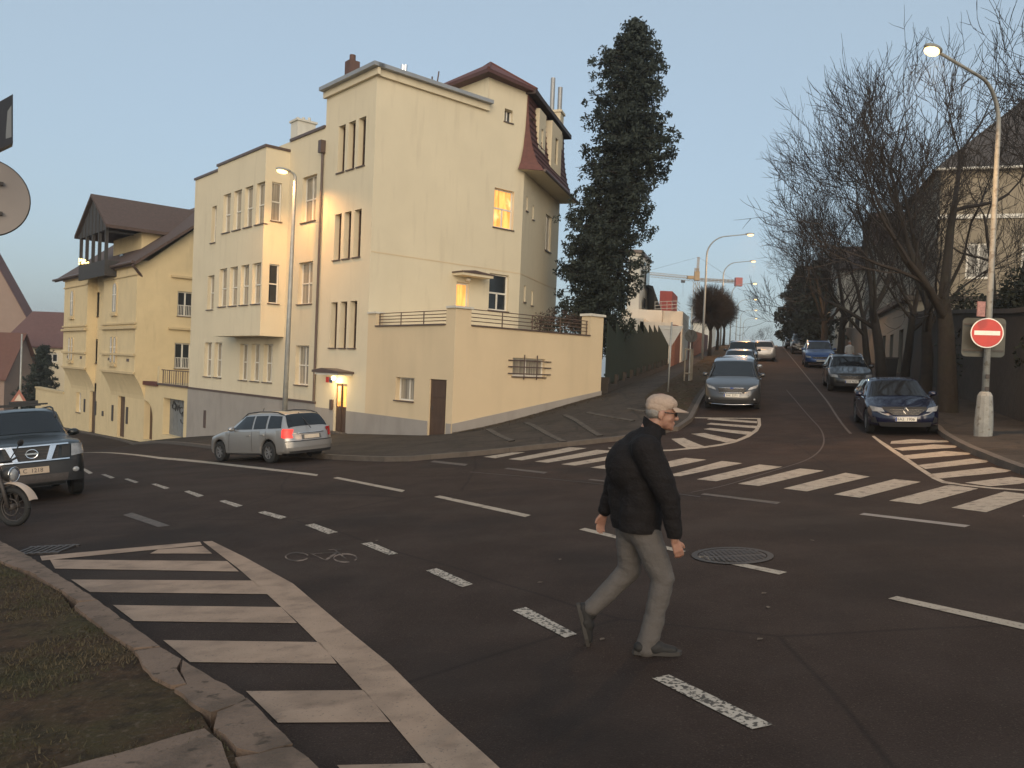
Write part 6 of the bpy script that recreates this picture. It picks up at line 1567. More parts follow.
# tower crane far beyond
Yc = 300; cy_ = mat('crane_yellow', (.34, .22, .10), .6, .1, 1); cgrey = mat('crane_pale', (.42, .36, .28), .6, .1, 1)
cb = P(696.5, 350, Yc); cr_ = thing('tower_crane', (cb[0], Yc, 0), 'distant yellow tower crane with red counterweight above the side street', 'crane')
def lattice(M, a, b, w_, n, r):
    a, b = Vector(a), Vector(b); d = (b-a).normalized(); u = d.orthogonal().normalized()*w_/2; v = d.cross(u)
    cs = [u+v, u-v, -u-v, -u+v]
    for c in cs: M.tube([a+c, b+c], r*.75, 4)
    for i in range(n):
        p, q = a.lerp(b, i/n), a.lerp(b, (i+1)/n)
        for k in range(4): M.tube([p+cs[k], q+cs[(k+1) % 4]], r*.6, 3)
M = MB(); lattice(M, (cb[0], Yc, 0), P(696.5, 282, Yc), 1.7, 22, .15); M.build('mast', cgrey, cr_)
M = MB(); lattice(M, P(697, 279, Yc), P(698.6, 257, Yc), .6, 8, .10); lattice(M, P(696.5, 281, Yc), P(697, 268, Yc), 1.1, 4, .2); M.build('apex', cy_, cr_)
M = MB(); lattice(M, P(696, 279, Yc), P(560, 266, Yc+60), 1.3, 46, .10); M.build('jib', cy_, cr_)
M = MB(); lattice(M, P(697, 279.5, Yc), P(742, 282, Yc-15), .8, 12, .13); M.build('counter_jib', cy_, cr_)
M = MB(); M.box(P(738.4, 282, Yc-14), (2.4, 2.0, 3.0)); M.build('counterweight', mat('crane_red', (.36, .08, .07), .6), cr_)
M = MB(); M.box(P(696.8, 276, Yc-1.5), (1.9, 1.2, 3.4)); M.box(P(690.5, 277.5, Yc-1.5), (2.4, 1.8, 1.1)); M.build('cab', cy_, cr_)
M = MB(); M.tube([P(698.6, 257, Yc), P(640, 273, Yc+25)], .04, 3); M.tube([P(698.6, 257, Yc), P(735, 281, Yc-12)], .04, 3); M.tube([P(683, 280, Yc+6), P(683, 297, Yc+6)], .04, 3); M.box(P(683, 281.5, Yc+5), (1.4, 1, .9)); M.build('cable', iron, cr_)
# ------------------------------------------------------------------ trees and shrubs
def bare_tree(seed, h, spread=.30, trunk_r=.22, levels=5, split=3, trunk_h=.28, up=.32, twr=.009, lean=0.0, forks=3):
    rnd = random.Random(seed); T = MB(); B = MB()
    def rv(s): return Vector((rnd.gauss(0, s), rnd.gauss(0, s), rnd.gauss(0, s)))
    def grow(p, d, r, ln, lev):
        M = T if lev <= 1 else B
        n = 4 if lev <= 2 else 3; pts = [p]; rs = [r]; q = p.copy()
        r1 = r*(.62 if lev < levels else .35)
        for i in range(n):
            d = (d+rv(.13 if lev > 1 else .06)+Vector((0, 0, up*.28 if lev > 1 else .03))).normalized(); q = q+d*ln/n; pts.append(q.copy()); rs.append(max(twr*.5, r+(r1-r)*(i+1)/n))
        M.tube(pts, rs, 7 if lev == 0 else (5 if lev <= 2 else 3), cap=False)
        if lev >= levels: return
        k = forks if lev == 0 else split+(1 if rnd.random() < .5 else 0)+(1 if lev in (3, 4) else 0)
        for i in range(k):
            t = 1.0 if (i == 0) else rnd.uniform(.35 if lev else .7, 1.0)
            idx = min(n-1, int(t*n)); fr = t*n-idx
            if idx >= n: idx, fr = n-1, 1
            base = pts[idx].lerp(pts[idx+1], min(1, fr))
            side = rv(1); side = (side-d*side.dot(d)).normalized()
            ang = rnd.uniform(.3, .75) if i else rnd.uniform(.08, .3)
            nd = (d*math.cos(ang)+side*math.sin(ang)*(1+spread)).normalized()
            grow(base, nd, max(twr, rs[idx]*(.72 if i == 0 else rnd.uniform(.42, .62))), ln*(rnd.uniform(.62, .86)), lev+1)
    grow(Vector((0, 0, -.15)), Vector((lean, 0, 1)).normalized(), trunk_r, h*trunk_h, 0)
    return T, B
protos = {}
def make_bare(name, label, seed, x, y, h, group=None, rz=0.0, sc=1.0, **k):
    key = (seed,)
    if key in protos:
        t = copy_tree(protos[key]); t.location = (x, y, H(x, y)+.08); t.rotation_euler = (0, 0, rz); t.scale = (sc,)*3
        tag(t, label, 'tree', group); return t
    T, B = bare_tree(seed, h, **k)
    t = thing(name, (0, 0, 0), label, 'tree', group)
    T.build('trunk', bark, t, smooth=True); B.build('crown', twig, t)
    protos[key] = t; t.location = (x, y, H(x, y)+.08); t.rotation_euler = (0, 0, rz); t.scale = (sc,)*3
    return t
TG = 'bare trees along the right pavement'
def rt(px, Y): d = ray(px, 380); return d[0]*Y/d[1], Y
x, y = rt(950, 26); make_bare('bare_tree', 'largest bare tree with thick brown trunk just left of the no-entry sign post', 11, x, y, 12, TG, sc=1.15, trunk_r=.31, levels=7, split=2, trunk_h=.28, forks=4)
x, y = rt(883, 35); make_bare('bare_tree', 'bare tree with forked trunk rising behind the navy hatchback', 12, x, y, 12.5, TG, sc=1.12, trunk_r=.24, levels=7, split=2, trunk_h=.26, forks=4)
x, y = rt(868, 39); make_bare('bare_tree', 'slender leaning bare tree behind the dark grey estate car', 13, x, y, 12, TG, trunk_r=.2, levels=7, split=2, trunk_h=.27, forks=4)
x, y = rt(838, 47); make_bare('bare_tree', 'wide bare tree beside the bright blue car', 12, x, y, 12, TG, rz=2.1, sc=1.02)
x, y = rt(822, 58); make_bare('bare_tree', 'bare tree between the blue car and the black off-road car', 11, x, y, 12, TG, rz=1.2, sc=.98)
x, y = rt(813, 72); make_bare('bare_tree', 'bare tree standing over the black off-road car', 13, x, y, 12, TG, rz=4.0, sc=1.05)
x, y = rt(800, 90); make_bare('bare_tree', 'far bare tree near the crest of the side street on the right', 12, x, y, 12, TG, rz=5.0, sc=1.1)
x, y = rt(925, 30); make_bare('bare_tree', 'dark bare tree trunk close behind the largest bare tree on the right pavement', 12, x, y, 12, TG, rz=1.7, sc=1.08)
x, y = rt(905, 37); make_bare('bare_tree', 'bare tree before the gap between the rubble wall and the garage', 13, x, y, 12, TG, rz=2.6, sc=1.1)
x, y = rt(1040, 24); make_bare('bare_tree', 'bare tree whose crown hangs into the upper right corner', 12, x, y, 12, TG, rz=3.3, sc=1.1)
x, y = rt(915, 48); make_bare('bare_tree', 'bare tree in the villa garden behind the rubble wall', 13, x, y, 12, TG, rz=.9, sc=1.0)
x, y = rt(985, 36); make_bare('bare_tree', 'bare garden tree between the beige villa and the lamp post', 11, x, y, 12, TG, rz=2.9, sc=.95)
for i, (tt, cc, sd, sc_) in enumerate(((120, 8, 11, .9), (140, 7, 12, .85), (165, 8, 13, .85), (190, 5, 12, .7), (205, 1, 11, .62), (210, -7, 13, .6), (160, -8, 12, .6))):
    x, y = XY(tt, cc); make_bare('bare_tree', ['hazy bare tree past the crest, first on the right', 'hazy bare tree past the crest, second on the right', 'hazy bare tree past the crest, third on the right', 'small hazy bare tree in line with the end of the road', 'farthest hazy bare tree closing off the road', 'hazy bare tree left of the far end of the road', 'hazy bare tree behind the round clipped tree'][i], sd, x, y, 12, 'bare trees beyond the crest', rz=i*1.3, sc=sc_)
# round clipped dense trees on the left verge
def globe_tree(x, y, label, r=1.9, th=2.3, seed=5, n=2600, group=None):
    t = thing('round_tree', (x, y, H(x, y)+.1), label, 'tree', group); rnd = random.Random(seed); z0 = H(x, y)+.1
    M = MB(); M.tube([(x, y, z0-.2), (x+.05, y, z0+th*.6), (x, y, z0+th)], [.17, .13, .11], 8)
    for i in range(7):
        a = i*.9; M.tube([(x, y, z0+th*.75), (x+math.cos(a)*.5, y+math.sin(a)*.5, z0+th+.5)], [.07, .04], 5)
    M.build('trunk', bark, t, smooth=True)
    B = MB(); c = Vector((x, y, z0+th+r*.75))
    for i in range(n):
        d = Vector((rnd.gauss(0, 1), rnd.gauss(0, 1), rnd.gauss(0, 1)+.1)).normalized()
        s0 = rnd.uniform(.05, .6); s1 = rnd.uniform(.75, 1.03)*(1+.06*math.sin(d.x*6+d.y*5)); a = c+Vector((d.x*r*s0, d.y*r*s0, d.z*r*s0*.95-.3*r*(1-s0))); e = c+Vector((d.x*r*s1, d.y*r*s1, d.z*r*s1))
        m_ = a.lerp(e, .5)+Vector((rnd.gauss(0, .06), rnd.gauss(0, .06), rnd.gauss(0, .06)))
        B.tube([a, m_, e], [.012, .009, .004], 3, cap=False)
    B.build('crown', twig, t); return t
x, y = XY(66, -3.75); globe_tree(x, y, 'dense round clipped tree behind the nearest arched lamp', 1.9, 2.6, 5, 4200, 'round clipped trees on the left verge')
x, y = XY(78, -3.75); globe_tree(x, y, 'second round clipped tree up the left verge', 1.9, 2.4, 6, 2200, 'round clipped trees on the left verge')
x, y = XY(92, -3.75); globe_tree(x, y, 'third round clipped tree up the left verge', 1.8, 2.4, 7, 1800, 'round clipped trees on the left verge')
x, y = st_[0]+.05, st_[1]; t = thing('sapling', (x, y, H(x, y)), 'thin young tree held by the wooden stakes', 'tree'); M = MB(); M.tube([(x, y, H(x, y)), (x+.03, y, H(x, y)+1.6), (x, y, H(x, y)+3.2)], [.03, .022, .01], 6)
for k in range(14):
    a = k*2.4; z_ = H(x, y)+1.6+k*.1; M.tube([(x, y, z_), (x+math.cos(a)*.4, y+math.sin(a)*.4, z_+.6)], [.01, .004], 3)
M.build('trunk', bark, t)

# leaf clumps (real small faces through a volume)
def leafcloud(M, rnd, c, r, n, size, flat=.6, droop=0.0):
    for _ in range(n):
        d = Vector((rnd.gauss(0, 1), rnd.gauss(0, 1), rnd.gauss(0, 1))).normalized()*(rnd.random()**.5)
        p = Vector((c[0]+d.x*r[0], c[1]+d.y*r[1], c[2]+d.z*r[2])); s = size*rnd.uniform(.6, 1.3)
        u = Vector((rnd.gauss(0, 1), rnd.gauss(0, 1), rnd.gauss(0, flat))).normalized()*s; v = Vector((rnd.gauss(0, 1), rnd.gauss(0, 1), rnd.gauss(0, 1))).cross(u).normalized()*s*.5
        b = len(M.v); M.v += [tuple(p-u*.5), tuple(p+v*.5), tuple(p+u*.5+Vector((0, 0, -droop*s))), tuple(p-v*.5)]; M.f.append((b, b+1, b+2, b+3))
def conifer(name, label, x, y, z0, prof, n_br, seed, size=.24, per=26, trunk_r=.28, droop=.15, group=None, bm=needle):
    """prof: (height, radius) list; boughs carrying sprays of needles"""
    rnd = random.Random(seed); t = thing(name, (x, y, z0), label, 'tree', group); hh = prof[-1][0]
    M = MB(); M.tube([(x, y, z0-.3), (x+.1, y, z0+hh*.4), (x, y, z0+hh*.8), (x, y, z0+hh*.97)], [trunk_r, trunk_r*.7, trunk_r*.3, .03], 8)
    C_ = MB()
    for i in range(n_br):
        h = prof[0][0]+(hh-prof[0][0])*((i+rnd.random())/n_br); r = float(np.interp(h, [p[0] for p in prof], [p[1] for p in prof]))
        a = rnd.uniform(0, 2*math.pi); lump = 1+.20*math.sin(a*3+h*1.1)+.16*math.sin(h*2.3+a*2)
        r *= min(1.12, lump*rnd.uniform(.55, 1.05)); r = max(.25, r)
        tip = Vector((x+math.cos(a)*r, y+math.sin(a)*r, z0+h-droop*r+rnd.uniform(-.1, .25)))
        base = Vector((x, y, z0+h))
        M.tube([base, base.lerp(tip, .5)+Vector((0, 0, .1)), tip], [.045, .03, .012], 4, cap=False)
        k = max(2, int(r/.42))
        for j in range(k):
            f = (j+.8)/k; c = base.lerp(tip, f); w_ = .34*(1.15-f*.35)
            leafcloud(C_, rnd, (c.x+rnd.gauss(0, .18), c.y+rnd.gauss(0, .18), c.z+rnd.gauss(0, .12)), (w_, w_, .27), int(per*rnd.uniform(.5, 1.2)), size, .9, .3)
    M.build('trunk', bark, t, smooth=True); C_.build('crown', bm, t); return t
cx, cy = 4.1, 41.0; c_ = P(612, 330, 41.0); cx = c_[0]-.1
sc_ = 41/800
Z = lambda py: P(620, py, 41.0)[2]
z0 = H(cx, cy)
# the crown leans with height as in the photograph: its radius profile
pr = [(Z(335)-z0, 1.7), (Z(300)-z0, 2.0), (Z(255)-z0, 2.3), (Z(215)-z0, 2.1), (Z(180)-z0, 2.0), (Z(150)-z0, 2.35), (Z(120)-z0, 2.15), (Z(90)-z0, 1.95), (Z(60)-z0, 1.7), (Z(40)-z0, 1.1), (Z(24)-z0, .3)]
big = conifer('tall_conifer', 'very tall dark columnar conifer rising behind the terrace and the green fence', cx, cy, z0, pr, 760, 21, .20, 32, .35, droop=.06)
# its leaning, slightly bowed stem
ax_z = [0, Z(330)-z0, Z(250)-z0, Z(200)-z0, Z(150)-z0, Z(100)-z0, Z(22)-z0]; ax_x = [P(p_, y_, cy)[0]-cx for p_, y_ in ((594, 345), (593, 330), (601, 250), (615, 200), (628, 150), (629, 100), (636, 22))]
for ch in big.children:
    co = np.empty(len(ch.data.vertices)*3); ch.data.vertices.foreach_get('co', co); co = co.reshape(-1, 3); co[:, 0] += np.interp(co[:, 2], ax_z, ax_x); ch.data.vertices.foreach_set('co', co.ravel()); ch.data.update()
x_, y_, _ = P(41, 400, 80); zb_s = P(41, 470, 80)[2]
hs = P(41, 346, 80)[2]-zb_s
conifer('spruce', 'dark spruce behind the low garden wall in front of the far yellow house', x_, 80, zb_s, [(1.0, 4.2), (hs*.35, 3.8), (hs*.6, 2.4), (hs*.85, 1.0), (hs, .2)], 260, 31, .30, 26, .25, droop=.25)
# dark evergreens right side far
for i, (px, Y, pyt, wpx) in enumerate(((798, 80, 268, 26), (815, 70, 262, 22))):
    x_, y_, _ = P(px, 330, Y); zz = H(x_, y_); hh = P(px, pyt, Y)[2]-zz; r_ = wpx*Y/800
    conifer('evergreen_tree', ['dark evergreen behind the farthest parked cars on the right', 'dark evergreen beside the trunk row above the black off-road car'][i], x_, Y, zz, [(1.2, r_), (hh*.5, r_*1.0), (hh*.8, r_*.6), (hh, .2)], 170, 41+i, .34, 26, .2, droop=.2)
def bush(name, label, cat, pts, m, seed, n, size, group=None):
    """pts: (x, y, z, rx, ry, rz) clumps"""
    rnd = random.Random(seed); z0 = min(p[2]-p[5] for p in pts); t = thing(name, (pts[0][0], pts[0][1], z0), label, cat, group)
    M = MB(); C_ = MB()
    for p in pts:
        M.tube([(p[0]+rnd.uniform(-.2, .2), p[1], z0), (p[0], p[1], p[2])], [.05, .02], 5)
        leafcloud(C_, rnd, p[:3], p[3:], n, size, .9)
        for _ in range(8): d = Vector((rnd.gauss(0, 1), rnd.gauss(0, 1), abs(rnd.gauss(0, 1)))).normalized(); M.tube([p[:3], (p[0]+d.x*p[3], p[1]+d.y*p[4], p[2]+d.z*p[5])], [.015, .005], 3, cap=False)
    M.build('stem', bark, t); C_.build('foliage', m, t); return t
# reddish shrubs on the terrace
pts = []
for px, py, Y in ((541, 322, 36.5), (552, 318, 36), (565, 321, 35.6), (575, 322, 35), (584, 325, 34.6), (547, 328, 35.8)): q = P(px, py, Y); pts.append((q[0], q[1], q[2], .45, .45, .5))
bush('terrace_shrub', 'reddish brown shrubs growing behind the terrace railing under the tall conifer', 'shrub', pts, shrub_m, 51, 330, .10)
# hedge and ivy at the right edge
rnd = random.Random(77); pts = []
for i in range(34):
    tt = rnd.uniform(24.5, 37); x, y = WR.pt(tt, 0, -rnd.uniform(.4, 2.0))[:2]; z = H(*WR.pt(tt, 0)[:2])+rnd.uniform(1.4, 4.6)-(tt-27)*.08
    pts.append((x, y, z, .8, .8, .75))
bush('hedge', 'tall dark overgrown hedge above the stone wall behind the no-entry sign', 'hedge', pts, hedge_m, 61, 420, .17)
pts = []
for i in range(16):
    tt = rnd.uniform(37, 46); x, y = WR.pt(tt, 0, -rnd.uniform(.4, 1.6))[:2]; z = H(*WR.pt(tt, 0)[:2])+rnd.uniform(1.8, 3.2); pts.append((x, y, z, .7, .7, .5))
bush('garden_shrub', 'dark shrubs showing over the rubble wall beside the garage', 'shrub', pts, hedge_m, 62, 260, .16)
pts = []
for i in range(9):
    q = XY(38+i*2.6, -7.6); pts.append((q[0], q[1], H(*q)+2.6+rnd.uniform(-.2, .3), 1.0, 1.0, .8))
bush('garden_hedge', 'dark evergreen hedge behind the green board fence', 'hedge', pts, hedge_m, 63, 420, .17)
# ivy on the large trunk
# thin litter of leaves on the soil strips and pavement edge
M = MB(); rnd = random.Random(5)
for _ in range(900):
    tt = rnd.uniform(27, 60); cc = rnd.uniform(-3.9, -2.3); x, y = XY(tt, cc); z = H(x, y)+.14; a = rnd.uniform(0, 6.3); s = rnd.uniform(.03, .07)
    M.add([(x+math.cos(a+k)*s, y+math.sin(a+k)*s, z+rnd.uniform(0, .02)) for k in (0, 1.6, 3.1, 4.7)], [(0, 1, 2, 3)])
for _ in range(2600):
    s_ = rnd.uniform(0, 1); x, y = TR.pt(s_*7.8, 0, rnd.expovariate(2.2)+.05)[:2]; z = H(x, y)+.13; a = rnd.uniform(0, 6.3); s = rnd.uniform(.01, .035)
    M.add([(x+math.cos(a+k)*s, y+math.sin(a+k)*s, z+rnd.uniform(0, .03)) for k in (0, 1.6, 3.1, 4.7)], [(0, 1, 2, 3)])
tag(M.build('leaf_litter', mat('dead_leaves', (.07, .05, .03), .9, .3, 9), org=(0, 0, 0)), 'dead leaves and weeds lying along the terrace wall foot and the soil strip', 'leaves', kind='stuff')
# ------------------------------------------------------------------ people
def rcone(a, b, ra, rb, n=14, m=5):
    """rounded tapered limb from a to b as one closed mesh"""
    a, b = Vector(a), Vector(b); d = b-a; ln = d.length; d.normalize(); u = d.orthogonal().normalized(); v = d.cross(u)
    vs = []; fs = []; rings = []
    for i in range(m+1): t = math.pi/2*i/m; rings.append((a-d*ra*math.cos(t), ra*math.sin(t)))
    for i in range(m+1): t = math.pi/2*i/m; rings.append((b+d*rb*math.sin(t), rb*math.cos(t)))
    for c, r in rings:
        for k in range(n): w_ = 2*math.pi*k/n; vs.append(c+(u*math.cos(w_)+v*math.sin(w_))*max(r, 1e-4))
    R = len(rings)
    for i in range(R-1):
        for k in range(n): k2 = (k+1) % n; fs.append((i*n+k, i*n+k2, (i+1)*n+k2, (i+1)*n+k))
    fs.append(tuple(range(n))[::-1]); fs.append(tuple((R-1)*n+k for k in range(n)))
    return vs, fs
def ellr(c, r, rot=None, n=20, m=14):
    M = MB(); M.lathe_ell((0, 0, 0), r, n, m); vs = [Vector(v) for v in M.v]
    if rot is not None: vs = [rot @ v for v in vs]
    return [v+Vector(c) for v in vs], M.f
def fuse(parts, voxel, name, m, parent, smooth_it=6, wr=0.0, wscale=9, seed=0, stretch=(1, 1, 1), cut=None):
    me = bpy.data.meshes.new(name); vs = []; fs = []
    for pv, pf in parts:
        b = len(vs); vs += [tuple(v) for v in pv]; fs += [tuple(i+b for i in f) for f in pf]
    me.from_pydata(vs, [], fs); me.update()
    bm = bmesh.new(); bm.from_mesh(me); bmesh.ops.remove_doubles(bm, verts=bm.verts, dist=1e-5); bmesh.ops.recalc_face_normals(bm, faces=bm.faces); bm.to_mesh(me); bm.free()
    o = bpy.data.objects.new(name, me); COL.objects.link(o)
    md = o.modifiers.new('r', 'REMESH'); md.mode = 'VOXEL'; md.voxel_size = voxel
    ms_ = o.modifiers.new('s', 'SMOOTH'); ms_.iterations = smooth_it; ms_.factor = .5
    dg = bpy.context.evaluated_depsgraph_get(); me2 = bpy.data.meshes.new_from_object(o.evaluated_get(dg)); bpy.data.objects.remove(o)
    me2.name = name
    if wr:
        no = [v.normal.copy() for v in me2.vertices]
        for v, n_ in zip(me2.vertices, no):
            p = Vector((v.co.x*stretch[0]*wscale, v.co.y*stretch[1]*wscale, v.co.z*stretch[2]*wscale+seed))
            k = mn.noise(p)+.5*mn.noise(p*2.1); v.co += n_*wr*(k if k > 0 else k*1.4)
    if cut: 
        bm = bmesh.new(); bm.from_mesh(me2)
        for co, no_ in cut:
            bmesh.ops.bisect_plane(bm, geom=bm.verts[:]+bm.edges[:]+bm.faces[:], plane_co=co, plane_no=no_, clear_outer=True)
        bm.to_mesh(me2); bm.free()
    me2.materials.clear(); me2.materials.append(m); me2.polygons.foreach_set('use_smooth', [True]*len(me2.polygons))
    o = bpy.data.objects.new(name, me2); COL.objects.link(o); o.parent = parent; return o
skin_m = mat('skin', (.33, .18, .125), .55, .08, 30, col2=(.28, .145, .105)); 
sk = skin_m.node_tree.nodes['Principled BSDF']; sk.inputs['Subsurface Weight'].default_value = .08
jacket_m = mat('black_jacket', (.011, .0095, .010), .85, .25, 14, bump=.4, bscale=60)
trouser_m = mat('grey_corduroy', (.086, .077, .072), .9, .10, 10, bump=.3, bscale=70)
jacket_m.node_tree.nodes['Principled BSDF'].inputs['Specular IOR Level'].default_value = .2
cap_m = mat('beige_cap', (.36, .27, .21), .85, .08, 30, bump=.3, bscale=90)
shoe_m = mat('dark_shoes', (.012, .011, .011), .75, .2, 20); sole_m = mat('shoe_sole', (.035, .031, .028), .8)
hair_m = mat('grey_hair', (.22, .20, .18), .8, .2, 60)
# local frame: +x = walking direction (to the right of the picture), y = away from the camera, z up; the man is seen from his right side
mfx, mfy, _ = G(651, 650); Zg = H(mfx, mfy)
man = thing('person', (mfx, mfy, Zg), 'man in beige cap, glasses, black jacket and grey trousers walking across the road', 'person')
# pixel -> local plane helper: metres per pixel at his depth
Yd = mfy+.02
def q(px, py, dy=0.0): a = P(px, py, Yd); return Vector((a[0]-mfx, a[1]-mfy+dy, a[2]-Zg))
# joints read off the figure
hipR, hipL = q(640, 520, -.09), q(632, 520, .09)
kneF, ankF = q(660, 575, -.10), q(646, 640, -.10)          # planted right leg (near)
kneB, ankB = q(632, 574, .11), q(591, 617, .13)           # trailing left leg, heel up
pel = q(638, 515); waist = q(637, 490); chest = q(641, 455); neckb = q(649, 428); head = q(661.5, 413)
shR, shL = q(641, 446, -.20), q(652, 446, .19)
elR, wrR = q(661, 492, -.27), q(667, 532, -.25)
elL, wrL = q(618, 485, .22), q(608, 520, .24)
def hand(w_, d, side, up_hint, curl=.9):
    """palm and five bent fingers; d = direction of the forearm, side = direction the back of the hand faces"""
    d = d.normalized(); side = (side-d*side.dot(d)).normalized(); lat = d.cross(side); w0_ = w_.copy()
    ps = []; pc = w_+d*.055
    for k in (-.028, -.010, .010, .028): ps.append(rcone(w_+lat*k*.6+d*.005, w_+d*.085+lat*k, .017, .0135, 8, 3))
    lens = [.036, .042, .039, .030]
    for i, k in enumerate((-.031, -.0105, .0105, .031)):
        p = w_+d*.088+lat*k; a = .35; dd = d
        for j, f_ in enumerate((1, .72, .58)):
            dd = (d*math.cos(a)-side*math.sin(a)).normalized(); e = p+dd*lens[i]*f_; ps.append(rcone(p, e, .0095-.0008*j, .0088-.0008*j, 8, 3)); p = e; a += curl*.55
    tb = w_+d*.025-lat*.026; td = (d*.75-lat*.62-side*.25).normalized(); e = tb+td*.042; ps.append(rcone(tb, e, .014, .011, 8, 3))
    td2 = (d*.95-lat*.15-side*.3).normalized(); ps.append(rcone(e, e+td2*.030, .011, .009, 8, 3))
    return [([w0_+(Vector(v)-w0_)*.86 for v in pv], pf) for pv, pf in ps]
# --- head: looks right and slightly down
hr = Matrix.Rotation(math.radians(7), 3, 'Y')
def hp(x, y, z): return head+hr @ Vector((x, y, z))
bodyp = [ellr(hp(-.012, 0, .035), (.098, .076, .095), hr), ellr(hp(.025, 0, -.02), (.068, .062, .085), hr), ellr(hp(.052, 0, -.075), (.042, .042, .034), hr), ellr(hp(.03, 0, -.055), (.058, .055, .045), hr),
         ellr(hp(.075, 0, .022), (.022, .045, .018), hr)]
bodyp += [rcone(hp(.083, 0, .02), hp(.108, 0, -.022), .010, .0145, 10, 4), ellr(hp(.100, 0, -.026), (.014, .017, .010), hr), ellr(hp(.088, 0, -.055), (.014, .024, .008), hr), ellr(hp(.086, 0, -.068), (.013, .021, .008), hr), ellr(hp(.078, 0, -.093), (.020, .022, .016), hr)]
for s_ in (-1, 1):
    bodyp += [ellr(hp(.066, .030*s_, .002), (.018, .016, .012), hr), ellr(hp(.045, .046*s_, -.03), (.025, .016, .022), hr), ellr(hp(-.015, .078*s_, -.008), (.022, .008, .034), Matrix.Rotation(.2, 3, 'Y') @ hr), ellr(hp(-.01, .075*s_, -.035), (.010, .008, .012), hr)]
bodyp += [rcone(neckb-Vector((.01, 0, .04)), hp(-.015, 0, -.05), .056, .054), rcone(chest, neckb, .09, .055), rcone(waist, chest, .10, .10), rcone(pel, waist, .10, .10),
          rcone(hipR, kneF, .065, .050), rcone(kneF, ankF, .05, .035), rcone(hipL, kneB, .065, .050), rcone(kneB, ankB, .05, .035),
          rcone(shR, elR, .045, .036), rcone(elR, wrR, .036, .025), rcone(shL, elL, .045, .036), rcone(elL, wrL, .036, .025), rcone(shR, shL, .05, .05)]
bodyp += hand(wrR+(wrR-elR).normalized()*.005, (wrR-elR)+Vector((.06, 0, 0)), Vector((.15, -1, 0)), None, 1.0)
bodyp += hand(wrL, (wrL-elL), Vector((-.3, 1, 0)), None, .9)
footF0, footF1 = ankF+Vector((-.02, 0, -.02)), Vector((ankF.x+.06, ankF.y-.01, .07))
bodyp += [rcone(footF0, footF1, .03, .022)]
body = fuse(bodyp, .0055, 'body', skin_m, man, 3)
# face details
M = MB()
for s_ in (-1, 1): M.ell(tuple(hp(.076, .030*s_, .004)), (.009, .011, .008), 10, 8)
M.v = [tuple(v) for v in M.v]
def lbuild(M, name, m, parent=None, **k):
    o = M.build(name, m, None, org=(0, 0, 0), **k); o.parent = parent or man; return o
lbuild(M, 'eye', mat('eye_dark', (.05, .035, .03), .2), smooth=True)
M = MB()
for s_ in (-1, 1):
    M.tube([hp(.094, .033*s_+.021*math.cos(a), .006+.015*math.sin(a)) for a in np.linspace(0, 6.283, 17)], .0028, 5)
    M.tube([hp(.092, .056*s_, .012), hp(.04, .073*s_, .010), hp(-.02, .080*s_, .008), hp(-.03, .080*s_, -.01)], .003, 5)
M.tube([hp(.098, -.012, .010), hp(.101, 0, .013), hp(.098, .012, .010)], .0025, 5); gl_ = lbuild(M, 'glasses', black_pl, smooth=True)
M = MB()
for s_ in (-1, 1): M.lathe([(.0005, 0), (.019, 0)], (0, 0, 0), 14, 'X'); M.v[-28:] = [tuple(hp(.094, .033*s_+v[1], .006+v[2]*.75)) for v in M.v[-28:]]
lbuild(M, 'lens', mat('dark_lens', (.02, .02, .022), .08, coat=.5), gl_)
hair = [ellr(hp(-.045, 0, .0), (.062, .078, .052), hr)]
fuse(hair, .006, 'hair', hair_m, man, 2, .002, 60)
# cap with peak
capp = [ellr(hp(-.010, 0, .062), (.104, .086, .066), hr), ellr(hp(.016, 0, .068), (.080, .078, .058), hr), ellr(hp(-.026, 0, .036), (.090, .086, .060), hr)]
cp_ = fuse(capp, .006, 'cap', cap_m, man, 3, .003, 22, cut=[(tuple(hp(0, 0, .020)), tuple(hr @ Vector((.24, 0, -1))))])
M = MB()
def peak(a, b):
    th = (a-.5)*2*1.0; r0 = .074; r1 = .090+.078*math.cos(th*1.2)**1.0 if abs(th) < 1.25 else .09
    r = r0+(r1-r0)*b; y_ = math.sin(th)*(.078+.0*b); x_ = .015+math.cos(th)*r*1.0
    return hp(x_, y_, .046+.008*math.cos(th)-b*.020-.006*(y_/.08)**2)
M.grid(peak, 16, 5); n_ = len(M.v); M.add([(v[0], v[1], v[2]-.005) for v in M.v], [tuple(i-0 for i in f[::-1]) for f in M.f])
lbuild(M, 'peak', cap_m, cp_, smooth=True)
# jacket
J = [rcone(q(636, 524), q(637, 472), .138, .165), rcone(q(639, 526, -.03), q(640, 500, -.03), .148, .15), rcone(q(637, 472), q(641, 452), .172, .150), rcone(q(634, 526, .04), q(639, 464, .06), .132, .15), rcone(q(638, 526, -.05), q(641, 464, -.07), .140, .145),
     rcone(q(641, 449, -.13), q(646, 444, .13), .110, .105), rcone(q(642, 448), q(651, 432), .125, .078), rcone(q(646, 443, -.08), q(652, 430, -.02), .09, .062), rcone(shR, q(655, 478, -.25), .100, .086), rcone(q(655, 478, -.25), elR, .084, .072), rcone(elR, q(667, 527, -.25), .070, .052),
     rcone(shL+Vector((-.07, 0, 0)), elL, .095, .068), rcone(elL, q(609, 516, .24), .066, .048), ellr(q(630, 466), (.165, .20, .19)), rcone(q(629, 524, .05), q(629, 472, .04), .118, .15)]
fuse(J, .009, 'jacket', jacket_m, man, 6, .006, 7, 3, (1, 1, 2.2), cut=[(tuple(q(636, 529)), (0, 0, -1))])
M = MB()   # stand-up collar
